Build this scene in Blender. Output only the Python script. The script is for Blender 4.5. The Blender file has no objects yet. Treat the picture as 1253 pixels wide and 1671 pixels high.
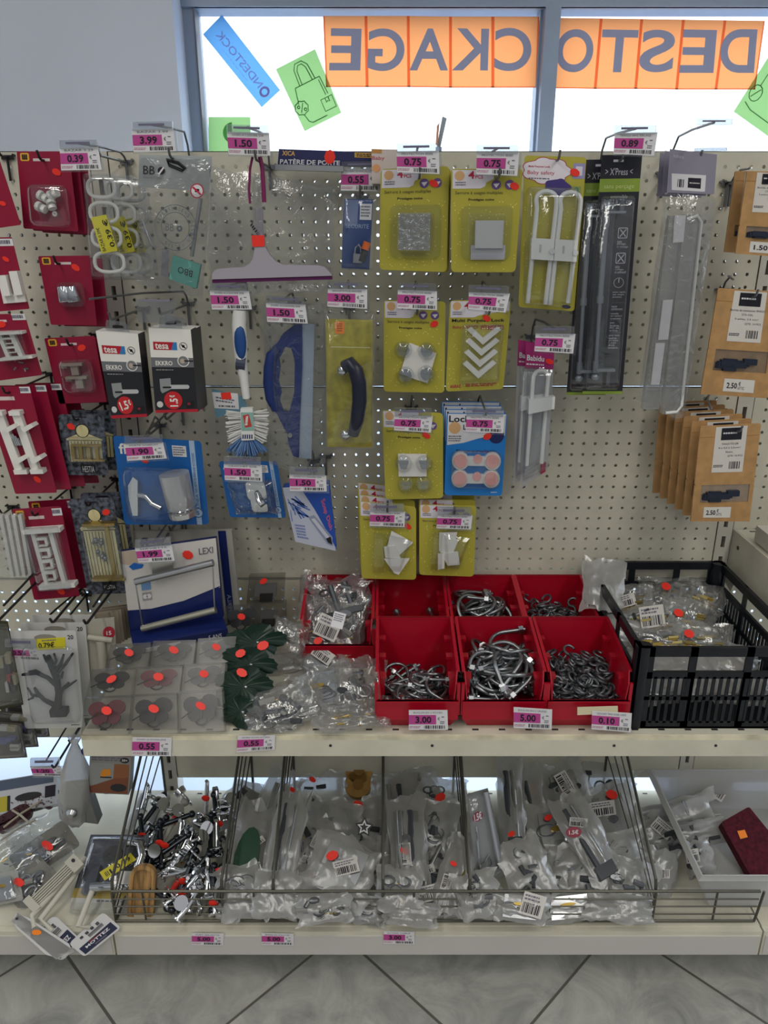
import bpy, math, random
from mathutils import Vector as V, Matrix, Euler
from mathutils.geometry import interpolate_bezier
R = math.radians
scene = bpy.context.scene
COL = scene.collection
# ---------------------------------------------------------------- camera
CAM_H, F, TILT = 1.52, 1257.0, R(20.2)
cd = bpy.data.cameras.new('camera'); cam = bpy.data.objects.new('camera', cd); COL.objects.link(cam)
cd.sensor_fit = 'HORIZONTAL'; cd.sensor_width = 36.0; cd.lens = F*36.0/1253.0
cam.location = (0, 0, CAM_H); cam.rotation_euler = (R(90)-TILT, 0, 0)
cd.clip_start = .02
scene.camera = cam
# ---------------------------------------------------------------- view, world, lamps
scene.view_settings.view_transform = 'Standard'
scene.view_settings.look = 'None'
scene.view_settings.gamma = 1.0
scene.view_settings.use_curve_mapping = False
scene.view_settings.exposure = 0.0
scene.cycles.transparent_max_bounces = 32
scene.cycles.max_bounces = 8
scene.cycles.caustics_reflective = False
scene.cycles.caustics_refractive = False
w = bpy.data.worlds.new('world'); scene.world = w; w.use_nodes = True
nt = w.node_tree; nt.nodes.clear()
tc = nt.nodes.new('ShaderNodeTexCoord'); sx = nt.nodes.new('ShaderNodeSeparateXYZ')
rp = nt.nodes.new('ShaderNodeValToRGB'); bg = nt.nodes.new('ShaderNodeBackground'); wo = nt.nodes.new('ShaderNodeOutputWorld')
mr = nt.nodes.new('ShaderNodeMapRange'); mr.inputs[1].default_value = -1; mr.inputs[2].default_value = 1
nt.links.new(tc.outputs['Generated'], sx.inputs[0]); nt.links.new(sx.outputs['Y'], mr.inputs[0]); nt.links.new(mr.outputs[0], rp.inputs[0])
# towards the street (+Y) a bright overcast sky, towards the shop (-Y) the dim shop interior
rp.color_ramp.elements[0].position = .50; rp.color_ramp.elements[0].color = (.125, .124, .126, 1)
rp.color_ramp.elements[1].position = .60; rp.color_ramp.elements[1].color = (.86, .93, 1.0, 1)
mz = nt.nodes.new('ShaderNodeMapRange'); mz.inputs[1].default_value = -.2; mz.inputs[2].default_value = .8; mz.inputs[3].default_value = .34; mz.inputs[4].default_value = 2.1
nt.links.new(sx.outputs['Z'], mz.inputs[0]); mu = nt.nodes.new('ShaderNodeMath'); mu.operation = 'MULTIPLY'; mu.inputs[1].default_value = 2.7
nt.links.new(mz.outputs[0], mu.inputs[0]); nt.links.new(mu.outputs[0], bg.inputs[1]); nt.links.new(rp.outputs[0], bg.inputs[0])
nt.links.new(bg.outputs[0], wo.inputs[0])
def area(name, loc, rot, sx_, sy_, power, col):
    l = bpy.data.lights.new(name, 'AREA'); l.shape = 'RECTANGLE'; l.size = sx_; l.size_y = sy_; l.energy = power; l.color = col
    o = bpy.data.objects.new(name, l); COL.objects.link(o); o.location = loc; o.rotation_euler = rot
    return o
area('ceiling_strip_light', (-.9, -.2, 2.72), (0, 0, 0), .25, 2.4, 20, (1, .95, .86))
area('ceiling_strip_light', (1.1, -.2, 2.72), (0, 0, 0), .25, 2.4, 20, (1, .95, .86))
area('ceiling_strip_light', (.1, -1.6, 2.72), (R(-20), 0, 0), 2.4, .3, 30, (1, .95, .86))

# ---------------------------------------------------------------- materials
MATS = {}
def srgb(h):
    if isinstance(h, tuple): c = h
    else: c = tuple(int(h[i:i+2], 16)/255 for i in (0, 2, 4))
    return tuple((x/12.92 if x <= .04045 else ((x+.055)/1.055)**2.4) for x in c) + (1,)
def M(hexc, rough=.5, metal=0.0, kind='plain', amt=.06, scale=60, spec=.4, bump=0):
    key = (hexc, rough, metal, kind, amt, scale, bump)
    if key in MATS: return MATS[key]
    m = bpy.data.materials.new('mat_%s_%s' % (kind, hexc)); m.use_nodes = True
    n = m.node_tree; b = n.nodes['Principled BSDF']; c = srgb(hexc)
    b.inputs['Base Color'].default_value = c; b.inputs['Roughness'].default_value = rough
    b.inputs['Metallic'].default_value = metal; b.inputs['Specular IOR Level'].default_value = spec
    if kind in ('mottle', 'wood', 'marble'):
        t = n.nodes.new('ShaderNodeTexCoord'); no = n.nodes.new('ShaderNodeTexNoise'); no.inputs['Scale'].default_value = scale
        no.inputs['Detail'].default_value = 5
        mp = n.nodes.new('ShaderNodeMapping'); n.links.new(t.outputs['Object'], mp.inputs[0]); n.links.new(mp.outputs[0], no.inputs['Vector'])
        if kind == 'wood': mp.inputs['Scale'].default_value = (9, 1, 1)
        r = n.nodes.new('ShaderNodeValToRGB'); n.links.new(no.outputs['Fac'], r.inputs[0])
        lo = tuple(max(0, x*(1-amt*2)) for x in c[:3]) + (1,); hi = tuple(min(1, x*(1+amt*2)) for x in c[:3]) + (1,)
        r.color_ramp.elements[0].color = lo; r.color_ramp.elements[1].color = hi
        r.color_ramp.elements[0].position = .35; r.color_ramp.elements[1].position = .65
        n.links.new(r.outputs[0], b.inputs['Base Color'])
        if bump:
            bp = n.nodes.new('ShaderNodeBump'); bp.inputs['Strength'].default_value = bump; bp.inputs['Distance'].default_value = .002
            n.links.new(no.outputs['Fac'], bp.inputs['Height']); n.links.new(bp.outputs[0], b.inputs['Normal'])
    elif kind == 'trans':   # paper lit through from behind
        tr = n.nodes.new('ShaderNodeBsdfTranslucent'); tr.inputs[0].default_value = c
        mx = n.nodes.new('ShaderNodeMixShader'); mx.inputs[0].default_value = amt
        n.links.new(b.outputs[0], mx.inputs[1]); n.links.new(tr.outputs[0], mx.inputs[2]); n.links.new(mx.outputs[0], n.nodes['Material Output'].inputs[0])
    MATS[key] = m; return m
def film(name, clear, tint, rough, bump=0, scale=40, frost=.5, rise=.45):
    """thin plastic: mostly see-through, with a sheen and a little milky scatter"""
    m = bpy.data.materials.new(name); m.use_nodes = True; n = m.node_tree; n.nodes.clear()
    out = n.nodes.new('ShaderNodeOutputMaterial'); t = n.nodes.new('ShaderNodeBsdfTransparent'); t.inputs[0].default_value = srgb(tint)
    g = n.nodes.new('ShaderNodeBsdfGlossy'); g.inputs['Roughness'].default_value = rough; g.inputs['Color'].default_value = (.95, .97, 1, 1)
    d = n.nodes.new('ShaderNodeBsdfDiffuse'); d.inputs[0].default_value = (.75, .75, .74, 1)
    tl = n.nodes.new('ShaderNodeBsdfTranslucent'); tl.inputs[0].default_value = (.75, .75, .74, 1)
    dm = n.nodes.new('ShaderNodeMixShader'); dm.inputs[0].default_value = .5
    n.links.new(d.outputs[0], dm.inputs[1]); n.links.new(tl.outputs[0], dm.inputs[2])
    gm = n.nodes.new('ShaderNodeMixShader'); gm.inputs[0].default_value = frost
    n.links.new(g.outputs[0], gm.inputs[1]); n.links.new(dm.outputs[0], gm.inputs[2])
    lw = n.nodes.new('ShaderNodeLayerWeight'); lw.inputs[0].default_value = .65
    mr = n.nodes.new('ShaderNodeMapRange'); mr.inputs[3].default_value = 1-clear; mr.inputs[4].default_value = min(1, 1-clear+rise)
    n.links.new(lw.outputs['Facing'], mr.inputs[0])
    mx = n.nodes.new('ShaderNodeMixShader'); n.links.new(mr.outputs[0], mx.inputs[0])
    n.links.new(t.outputs[0], mx.inputs[1]); n.links.new(gm.outputs[0], mx.inputs[2]); n.links.new(mx.outputs[0], out.inputs[0])
    if bump:
        no = n.nodes.new('ShaderNodeTexNoise'); no.inputs['Scale'].default_value = scale; no.inputs['Detail'].default_value = 3; no.inputs['Distortion'].default_value = 1.2
        tc = n.nodes.new('ShaderNodeTexCoord'); n.links.new(tc.outputs['Object'], no.inputs['Vector'])
        bp = n.nodes.new('ShaderNodeBump'); bp.inputs['Strength'].default_value = bump; bp.inputs['Distance'].default_value = .004
        n.links.new(no.outputs['Fac'], bp.inputs['Height'])
        for s in (g, d, lw): n.links.new(bp.outputs[0], s.inputs['Normal'])
    return m
CLEAR = film('clear_blister', .94, 'f4f6f8', .08, .3, 25, .2, .28)
HARD = film('clear_hard_plastic', .84, 'e8ecf0', .12, 0, 25, .5, .35)
BAG = film('crinkled_bag', .84, 'eeeeec', .14, .9, 24, .45)
HBAG = film('hanging_bag', .94, 'f2f3f4', .07, 1.0, 34, .22, .35)
GREYBAG = film('grey_bag', .56, 'dededc', .30, .7, 16, .72)
MILKY = film('milky_bag', .60, 'ecedec', .22, .8, 22, .72)
FROST = film('frosted_tub', .35, 'e0e0e4', .4, 0, 20, .85)
WHITE = M('e4e3de', .45); PAPER = M('dcdce0', .6); MAG = M('b84690', .55); INK = M('1c1626', .6); GREYINK = M('6a6878', .6)
BLACK = M('17181b', .45); DARK = M('2a2c30', .4); REDST = M('f03426', .45); ORST = M('f5861e', .5)
CARDRED = M('8e1436', .35); YEL = M('b4ab40', .4); STEEL = M('b9bcc0', .28, 1.0); DULL = M('7d8084', .4, .9); WIRE = M('7a7c80', .38, .85)
CHROME = M('dfe2e6', .08, 1.0); BEIGE = M('cfccbc', .42, 0, 'mottle', .03, 14); PLASW = M('dfe0de', .35); KRAFT = M('b48c5c', .65, 0, 'mottle', .06, 50)
BRASS = M('b59a52', .3, .9); BINRED = M('a80c26', .28); NAVY = M('16245e', .35); BLUE = M('0f62b8', .35); TAGBLUE = M('2c6ab0', .35)

# ---------------------------------------------------------------- pixel rays (measuring the photograph) and mesh builder
CT, ST = math.cos(TILT), math.sin(TILT); CP = V((0, 0, CAM_H))
def ray(px, py):
    u = (px-626.5)/F; v = (835.5-py)/F
    return V((u, CT+v*ST, -ST+v*CT))
def onY(px, py, Y): d = ray(px, py); return CP + d*(Y/d.y)
def onZ(px, py, z): d = ray(px, py); return CP + d*((z-CAM_H)/d.z)
def onX(px, py, X): d = ray(px, py); return CP + d*(X/d.x)

def tag(o, label=None, cat=None, group=None, kind=None):
    if label: o['label'] = label
    if cat: o['category'] = cat
    if group: o['group'] = group
    if kind: o['kind'] = kind
    return o
class MB:
    def __init__(s): s.v = []; s.f = []; s.m = []; s.mats = []
    def mi(s, m):
        if m not in s.mats: s.mats.append(m)
        return s.mats.index(m)
    def add(s, vs, fs, m):
        b = len(s.v); s.v.extend(V(x) for x in vs); k = s.mi(m)
        for f in fs: s.f.append(tuple(b+i for i in f)); s.m.append(k)
    def box(s, x0, x1, y0, y1, z0, z1, m):
        vs = [(x, y, z) for z in (z0, z1) for y in (y0, y1) for x in (x0, x1)]
        s.add(vs, [(0,2,3,1), (4,5,7,6), (0,1,5,4), (2,6,7,3), (0,4,6,2), (1,3,7,5)], m)
    def hexa(s, b, t, m):     # two quads of 4 points, bottom and top
        s.add(list(b)+list(t), [(3,2,1,0), (4,5,6,7), (0,1,5,4), (1,2,6,5), (2,3,7,6), (3,0,4,7)], m)
    def loft(s, rings, m, c0=True, c1=True):
        n = len(rings[0]); vs = [p for r in rings for p in r]; fs = []
        for i in range(len(rings)-1):
            for j in range(n):
                k = (j+1) % n; fs.append((i*n+j, i*n+k, (i+1)*n+k, (i+1)*n+j))
        if c0: fs.append(tuple(reversed(range(n))))
        if c1: fs.append(tuple((len(rings)-1)*n+j for j in range(n)))
        s.add(vs, fs, m)
    def tube(s, pts, r, m, n=8, closed=False):
        pts = [V(p) for p in pts]; rr = r if isinstance(r, (list, tuple)) else [r]*len(pts)
        rings = []; N = len(pts); up = None
        for i, p in enumerate(pts):
            a = pts[(i-1) % N] if (closed or i > 0) else p; b = pts[(i+1) % N] if (closed or i < N-1) else p
            t = (b-a).normalized()
            if up is None: up = t.orthogonal().normalized()
            up = (up - t*up.dot(t));
            up = up.normalized() if up.length > 1e-6 else t.orthogonal().normalized()
            q = t.cross(up)
            rings.append([p + (up*math.cos(2*math.pi*k/n) + q*math.sin(2*math.pi*k/n))*rr[i] for k in range(n)])
        if closed: rings.append(rings[0]); s.loft(rings, m, False, False)
        else: s.loft(rings, m)
    def ball(s, c, r, m, sc=(1,1,1), nu=10, nv=7):
        c = V(c); rings = []
        for i in range(1, nv):
            a = math.pi*i/nv
            rings.append([c + V((r*sc[0]*math.sin(a)*math.cos(2*math.pi*j/nu), r*sc[1]*math.sin(a)*math.sin(2*math.pi*j/nu), -r*sc[2]*math.cos(a))) for j in range(nu)])
        s.loft(rings, m)
    def build(s, name, parent=None, smooth=False, origin=None):
        me = bpy.data.meshes.new(name); o0 = V((0,0,0))
        root = parent
        while root is not None: o0 = o0 + root.location; root = root.parent
        if origin is not None: o0 = V(origin)
        me.from_pydata([tuple(p-o0) for p in s.v], [], s.f)
        for m in s.mats: me.materials.append(m)
        me.polygons.foreach_set('material_index', s.m)
        if smooth:
            me.polygons.foreach_set('use_smooth', [True]*len(s.f))
            try: me.set_sharp_from_angle(angle=R(smooth if smooth is not True else 40))
            except Exception: pass
        me.update()
        o = bpy.data.objects.new(name, me); COL.objects.link(o)
        if origin is not None: o.location = V(origin)
        if parent: o.parent = parent
        return o
def empty(name, loc, label, cat, group=None):
    o = bpy.data.objects.new(name, None); COL.objects.link(o); o.location = loc; o.empty_display_size = .02
    return tag(o, label, cat, group)
def clone(o, off=(0,0,0), label=None, parent=None, rot=None):
    c = o.copy(); COL.objects.link(c)
    if parent: c.parent = parent
    else:
        c.location = o.location + V(off)
        if label: c['label'] = label
        if rot: c.rotation_euler = rot
    for ch in list(o.children): clone(ch, parent=c)
    return c
TXT = {}
def glyphs(s, bold=0):
    key = (s, bold); res = 8 if len(s) == 1 else 2
    if key in TXT: return TXT[key]
    cu = bpy.data.curves.new('t', 'FONT'); cu.body = s; cu.resolution_u = res; cu.fill_mode = 'FRONT'; cu.offset = .022*bold
    o = bpy.data.objects.new('t', cu); me = o.to_mesh()
    vs = [tuple(v.co) for v in me.vertices]; fs = [tuple(p.vertices) for p in me.polygons]
    o.to_mesh_clear(); bpy.data.objects.remove(o); bpy.data.curves.remove(cu)
    if vs:
        x0 = min(v[0] for v in vs); x1 = max(v[0] for v in vs); y0 = min(v[1] for v in vs); y1 = max(v[1] for v in vs)
        vs = [((v[0]-x0)/max(x1-x0, 1e-6), (v[1]-y0)/max(y1-y0, 1e-6)) for v in vs]
    TXT[key] = (vs, fs); return TXT[key]
def bil(q, u, v):
    a, b, c, d = q
    return ((a[0]*(1-u)+b[0]*u)*(1-v)+(d[0]*(1-u)+c[0]*u)*v, (a[1]*(1-u)+b[1]*u)*(1-v)+(d[1]*(1-u)+c[1]*u)*v)
def xy(x0, y0, x1, y1): return [(x0, y0), (x1, y0), (x1, y1), (x0, y1)]
def cen(q): return (sum(p[0] for p in q)/len(q), sum(p[1] for p in q)/len(q))
class It:
    """a thing measured on its own plane (distance Y at its centre, tipped back by pitch, turned by yaw); drawings on it use photo pixels"""
    def __init__(s, name, label, cat, q, Y, group=None, pitch=0, yaw=0, root=True):
        s.q = q; s.name = name; c = cen(q); s.p0 = onY(c[0], c[1], Y)
        p, a = R(pitch), R(yaw)
        s.n = V((math.sin(a)*math.cos(p), -math.cos(a)*math.cos(p), math.sin(p)))
        s.root = empty(name, s.p0, label, cat, group) if root else None
        s.lab = (label, cat, group)
    def P(s, px, py, z=0):
        d = ray(px, py); return CP + d*(((s.p0+s.n*z)-CP).dot(s.n)/d.dot(s.n))
    def B(s, u, v): return bil(s.q, u, v)
    def sub(s, u0, v0, u1, v1): return [s.B(u0, v0), s.B(u1, v0), s.B(u1, v1), s.B(u0, v1)]
    def rr(s, u0, v0, u1, v1, r=.06, n=3):
        a = abs(s.q[1][0]-s.q[0][0])/max(1, abs(s.q[3][1]-s.q[0][1])); ru = r; rv = r*a; pts = []
        for (cu, cv, a0) in ((u0+ru, v0+rv, 180), (u1-ru, v0+rv, 270), (u1-ru, v1-rv, 0), (u0+ru, v1-rv, 90)):
            for k in range(n+1):
                t = R(a0+90*k/n); pts.append(s.B(cu+ru*math.cos(t), cv+rv*math.sin(t)))
        return pts
    def ell(s, u, v, ru, rv=None, n=16, a0=0):
        a = abs(s.q[1][0]-s.q[0][0])/max(1, abs(s.q[3][1]-s.q[0][1])); rv = rv if rv else ru*a
        return [s.B(u+ru*math.cos(a0+2*math.pi*k/n), v+rv*math.sin(a0+2*math.pi*k/n)) for k in range(n)]
    def prism(s, mb, pts, z0, z1, m, hole=None):
        f = [s.P(p[0], p[1], z1) for p in pts]; b = [p - s.n*(z1-z0) for p in f]; n = len(pts)
        if hole:
            hf = [s.P(p[0], p[1], z1) for p in hole]; hb = [p - s.n*(z1-z0) for p in hf]
            fs = []
            for i in range(n):
                j = (i+1) % n
                fs += [(i, j, 2*n+j, 2*n+i), (n+j, n+i, 3*n+i, 3*n+j), (j, i, n+i, n+j), (2*n+i, 2*n+j, 3*n+j, 3*n+i)]
            mb.add(f+b+hf+hb, fs, m); return
        mb.add(f+b, [tuple(range(n)), tuple(reversed(range(n, 2*n)))] + [(i, n+i, n+(i+1) % n, (i+1) % n) for i in range(n)], m)
    def flat(s, mb, pts, z, m): mb.add([s.P(p[0], p[1], z) for p in pts], [tuple(range(len(pts)))], m)
    def frect(s, mb, u0, v0, u1, v1, z, m): s.flat(mb, s.sub(u0, v0, u1, v1), z, m)
    def text(s, mb, t, q, z, m, bold=0, mirror=False):
        if len(q) == 4 and not isinstance(q[0], tuple): q = s.sub(*q)
        vs, fs = glyphs(t, bold)
        mb.add([s.P(*bil(q, (1-x) if mirror else x, 1-y), z) for x, y in vs], fs, m)
    def bars(s, mb, q, z, m, seed=1, n=26):
        if not isinstance(q[0], tuple): q = s.sub(*q)
        rnd = random.Random(seed); x = 0
        while x < .97:
            w_ = rnd.choice((.6, 1, 1.6))/n; mb.add([s.P(*bil(q, *uv), z) for uv in ((x, 0), (min(1, x+w_), 0), (min(1, x+w_), 1), (x, 1))], [(0,1,2,3)], m)
            x += w_ + rnd.choice((.5, .8, 1.3))/n
    def lines(s, mb, q, z, m, rows=3, seed=1):   # rows of print too small to read
        if not isinstance(q[0], tuple): q = s.sub(*q)
        rnd = random.Random(seed)
        for r in range(rows):
            x = 0; y0 = (r+.2)/rows; y1 = (r+.72)/rows; e = .75+.25*rnd.random()
            while x < e:
                l = min(e, x+.05+.12*rnd.random()); mb.add([s.P(*bil(q, *uv), z) for uv in ((x, y0), (l, y0), (l, y1), (x, y1))], [(0,1,2,3)], m); x = l+.03
    def tube(s, mb, pts, r, m, n=8, closed=False): mb.tube([s.P(*p) for p in pts], r, m, n, closed)
    def utube(s, mb, pts, r, m, n=8, closed=False): mb.tube([s.P(*s.B(p[0], p[1]), p[2]) for p in pts], r, m, n, closed)
    def dome(s, mb, pts, z0, h, m, shrink=.86, cap=True):
        c = cen(pts); rings = []
        for k, sc in ((0, 1.0), (.75, .97), (1.0, shrink)):
            rings.append([s.P(c[0]+(p[0]-c[0])*sc, c[1]+(p[1]-c[1])*sc, z0+h*k) for p in pts])
        mb.loft(rings, m, False, cap)
    def ball(s, mb, u, v, z, r, m, sc=(1,1,1)): mb.ball(s.P(*s.B(u, v), z), r, m, sc)
    def part(s, name, mb, smooth=False, parent=None, label=None):
        o = mb.build(name, parent or s.root, smooth)
        if label: o['label'] = label
        return o
    def single(s, mb, smooth=False):
        if s.root: bpy.data.objects.remove(s.root); s.root = None
        o = mb.build(s.name, None, smooth, origin=s.p0); return tag(o, *s.lab)
    def sticker(s, u, v, r=.09, m=None, a=1.0, name='price_sticker'):
        mb = MB(); r *= .8; q = s.ell(u, v, r, None, 8, .39)
        rnd = random.Random(int(u*97+v*31+s.q[0][0])); k_ = rnd.choice((.12, -.12, .2)); cc = cen(q); s.prism(mb, [(cc[0]+(p[0]-cc[0])*1.12+(p[1]-cc[1])*k_, cc[1]+(p[1]-cc[1])*.92+(p[0]-cc[0])*k_) for p in q], s.zs, s.zs+.0004, m or REDST)
        return s.part(name, mb)
    zs = .002
# ================================================================ THE ROOM
def structure(name, mb, smooth=False):
    return tag(mb.build(name, None, smooth), kind='structure')
def tile_mat():
    m = bpy.data.materials.new('grey_floor_tiles'); m.use_nodes = True; n = m.node_tree; b = n.nodes['Principled BSDF']
    tc = n.nodes.new('ShaderNodeTexCoord'); sp = n.nodes.new('ShaderNodeSeparateXYZ'); n.links.new(tc.outputs['Object'], sp.inputs[0])
    def math_(op, a, b_):
        x = n.nodes.new('ShaderNodeMath'); x.operation = op
        for i, q in enumerate((a, b_)):
            if q is None: continue
            if isinstance(q, (int, float)): x.inputs[i].default_value = q
            else: n.links.new(q, x.inputs[i])
        return x.outputs[0]
    X, Y = sp.outputs[0], sp.outputs[1]; s2 = math.sqrt(.5)
    a = math_('MULTIPLY', math_('SUBTRACT', X, Y), s2)       # lines running one way
    c = math_('MULTIPLY', math_('ADD', X, Y), s2)
    masks = []; cells = []
    for val, off, pit in ((a, -1.012, .438), (c, .868, .470)):
        q = math_('DIVIDE', math_('SUBTRACT', val, off), pit)
        fr = math_('FRACT', math_('ADD', q, 100.5), None); dd = math_('ABSOLUTE', math_('SUBTRACT', fr, .5), None)
        masks.append(math_('LESS_THAN', dd, .0065)); cells.append(math_('FLOOR', math_('ADD', q, 100.0), None))
    grout = math_('MAXIMUM', masks[0], masks[1])
    no = n.nodes.new('ShaderNodeTexNoise'); no.inputs['Scale'].default_value = 9; no.inputs['Detail'].default_value = 8; no.inputs['Roughness'].default_value = .68
    cmb = n.nodes.new('ShaderNodeCombineXYZ'); n.links.new(cells[0], cmb.inputs[0]); n.links.new(cells[1], cmb.inputs[1])
    va = n.nodes.new('ShaderNodeVectorMath'); va.operation = 'ADD'; n.links.new(tc.outputs['Object'], va.inputs[0]); n.links.new(cmb.outputs[0], va.inputs[1])
    n.links.new(va.outputs[0], no.inputs['Vector']); no.inputs['Distortion'].default_value = .8
    r = n.nodes.new('ShaderNodeValToRGB'); n.links.new(no.outputs['Fac'], r.inputs[0])
    r.color_ramp.elements[0].position = .3; r.color_ramp.elements[0].color = srgb('7c7d7a'); r.color_ramp.elements[1].position = .72; r.color_ramp.elements[1].color = srgb('b5b4ac')
    mx = n.nodes.new('ShaderNodeMix'); mx.data_type = 'RGBA'; n.links.new(grout, mx.inputs[0]); n.links.new(r.outputs[0], mx.inputs[6]); mx.inputs[7].default_value = srgb('55544c')
    n.links.new(mx.outputs[2], b.inputs['Base Color']); b.inputs['Roughness'].default_value = .38
    return m
mb = MB(); mb.box(-3, 3, -2.5, 2.12, -.03, 0, tile_mat()); structure('floor', mb)
PLASTER = M('cdd4e4', .8, 0, 'mottle', .01, 5)
mb = MB(); mb.box(-3.2, onY(290, 120, 1.95).x, 1.95, 2.16, .62, 2.9, PLASTER); structure('wall_back', mb)
mb = MB(); mb.box(-3.2, 3.2, -2.5, 2.2, 2.8, 2.9, M('d8d6d0', .8)); structure('ceiling', mb)
FRM = M('8f9db4', .4, 0, 'mottle', .03, 6); FRD = M('5d6470', .5)
WY = 2.08
xl = onY(300, 120, WY).x; xi = onY(329, 130, WY).x; zt = onY(600, 20, WY).z; xm0 = onY(874, 120, WY).x; xm1 = onY(902, 120, WY).x
mb = MB()
mb.box(xl-.02, xi, WY-.04, WY+.04, 0, 2.8, FRM); mb.box(xl-.02, 3, WY-.05, WY+.04, zt, 2.8, FRM)
mb.box(xm0, xm1-.035, WY-.02, WY+.03, 0, zt, FRM); mb.box(xm1-.035, xm1, WY-.05, WY+.03, 0, zt, FRM)
mb.box(xi, 3, WY-.03, WY+.03, 0, .10, FRM)
mb.box(xi, 3, WY-.045, WY-.035, zt, zt+.006, FRD); mb.box(xl-.028, xl-.02, WY-.06, WY, 0, 2.8, FRD)
mb.box(xi, xi+.004, WY-.045, WY, 0.1, zt, FRD)
structure('window_1', mb)
mb = MB(); mb.box(-3.2, xl-.03, 1.98, 2.02, .55, .62, FRM); mb.box(-1.75, -1.70, 1.98, 2.02, 0, .55, FRM); structure('trim_1', mb)
def glassmat():
    m = bpy.data.materials.new('window_glass'); m.use_nodes = True; n = m.node_tree; n.nodes.clear()
    o = n.nodes.new('ShaderNodeOutputMaterial'); t = n.nodes.new('ShaderNodeBsdfTransparent'); g = n.nodes.new('ShaderNodeBsdfGlossy'); g.inputs['Roughness'].default_value = .01
    t.inputs[0].default_value = (.97, .99, 1, 1); x = n.nodes.new('ShaderNodeMixShader'); x.inputs[0].default_value = .05
    n.links.new(t.outputs[0], x.inputs[1]); n.links.new(g.outputs[0], x.inputs[2]); n.links.new(x.outputs[0], o.inputs[0]); return m
mb = MB(); GL = glassmat(); mb.box(xi, 3, WY-.003, WY+.003, .1, zt, GL); mb.box(-3.2, xl-.03, 1.998, 2.004, 0, .55, GL); structure('window_2', mb)
mb = MB(); mb.box(-8, 8, 2.2, 14, -.06, -.02, M('bccbe4', .8, 0, 'mottle', .03, 3)); structure('floor_outside', mb)
mb = MB(); mb.box(-3.2, 3.0, 1.70, 2.02, 0, .04, M('c6d4ee', .5)); structure('trim_2', mb)

# ================================================================ THE GONDOLA: pegboard panels, uprights, shelves
WALLY = 1.635; XL, XR = -.552, .777
def pegboard(name, label, x0, x1, z0, z1, Y, face=-1, holes=True, group='perforated back panels of the gondola'):
    mb = MB(); P_ = .025; nx = int((x1-x0-.012)/P_); nz = int((z1-z0-.018)/P_); mx = ((x1-x0)-nx*P_)/2; mz = ((z1-z0)-nz*P_)/2
    if holes:
        ax, az, bx, bz = x0+mx, z0+mz, x1-mx, z1-mz; r = .0036; t = .0018*-face
        vs = []; fs = []
        for i in range(nx):
            for j in range(nz):
                cx, cz = ax+(i+.5)*P_, az+(j+.5)*P_; h = P_/2; b = len(vs)
                vs += [(cx-h, Y, cz-h), (cx+h, Y, cz-h), (cx+h, Y, cz+h), (cx-h, Y, cz+h)]
                for k in range(8):
                    a = R(22.5+45*k-135-22.5+22.5-22.5); vs.append((cx+r*math.cos(a), Y, cz+r*math.sin(a)))
                for k in range(8):
                    q = vs[b+4+k]; vs.append((q[0], Y+t, q[2]))
                # ring vertex 0 points at the lower-left corner (-135 deg)
                for s_ in range(4):
                    c0, c1 = b+s_, b+(s_+1) % 4; o0, o1, o2 = b+4+2*s_, b+4+2*s_+1, b+4+(2*s_+2) % 8
                    fs += [(c0, c1, o1), (c0, o1, o0), (c1, o2, o1)]
                for k in range(8):
                    k2 = (k+1) % 8; fs.append((b+4+k, b+4+k2, b+12+k2, b+12+k))
        mb.add(vs, fs, BEIGE)
        for (u0, u1, w0, w1) in ((x0, x1, z0, az), (x0, x1, bz, z1), (x0, ax, az, bz), (bx, x1, az, bz)):
            mb.add([(u0, Y, w0), (u1, Y, w0), (u1, Y, w1), (u0, Y, w1)], [(0,1,2,3)], BEIGE)
    else: mb.box(x0, x1, min(Y, Y-.001*face), max(Y, Y-.001*face), z0, z1, BEIGE)
    e = .010*-face    # returned edges
    for (u0, u1, w0, w1) in ((x0, x1, z0, z0+.0012), (x0, x1, z1-.0012, z1), (x0, x0+.0012, z0, z1), (x1-.0012, x1, z0, z1)):
        mb.box(u0, u1, min(Y, Y+e), max(Y, Y+e), w0, w1, BEIGE)
    o = mb.build(name, None, False, origin=((x0+x1)/2, Y, z0)); return tag(o, label, 'back panel', group)
ZS = [1.66, 1.203, .752]
pw = .018
for i, (z1, z0, nm) in enumerate(((1.66, 1.205, 'top'), (1.202, .754, 'middle'))):
    pegboard('pegboard_panel', 'beige perforated metal back panel of the centre bay, %s row' % nm, XL+pw, XR-pw, z0, z1, WALLY)
    pegboard('pegboard_panel', 'beige perforated metal back panel of the left bay, %s row' % nm, XL-.85, XL-pw, z0, z1, WALLY)
    pegboard('pegboard_panel', 'beige perforated metal back panel of the right bay, %s row' % nm, XR+pw, XR+.35, z0, z1, WALLY)
pegboard('pegboard_panel', 'beige perforated back panel strip right above the bins on the shelf', XL+pw, XR-pw, .60, .751, WALLY)
pegboard('pegboard_panel', 'beige perforated back panel of the left bay, lowest one with an open gap below', XL-.85, XL-pw, .31, .751, WALLY)
pegboard('pegboard_panel', 'beige perforated back panel of the right bay beside the black crate', XR+pw, XR+.35, .31, .751, WALLY)
pegboard('plain_back_panel', 'plain beige back panel under the shelf behind the wire basket', XL+pw, XR-pw, .186, .598, WALLY, holes=False)
pegboard('plain_back_panel', 'plain beige back panel at the lower right behind the frosted tub', XR+pw, XR+.35, .17, .30, WALLY, holes=False)
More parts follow.
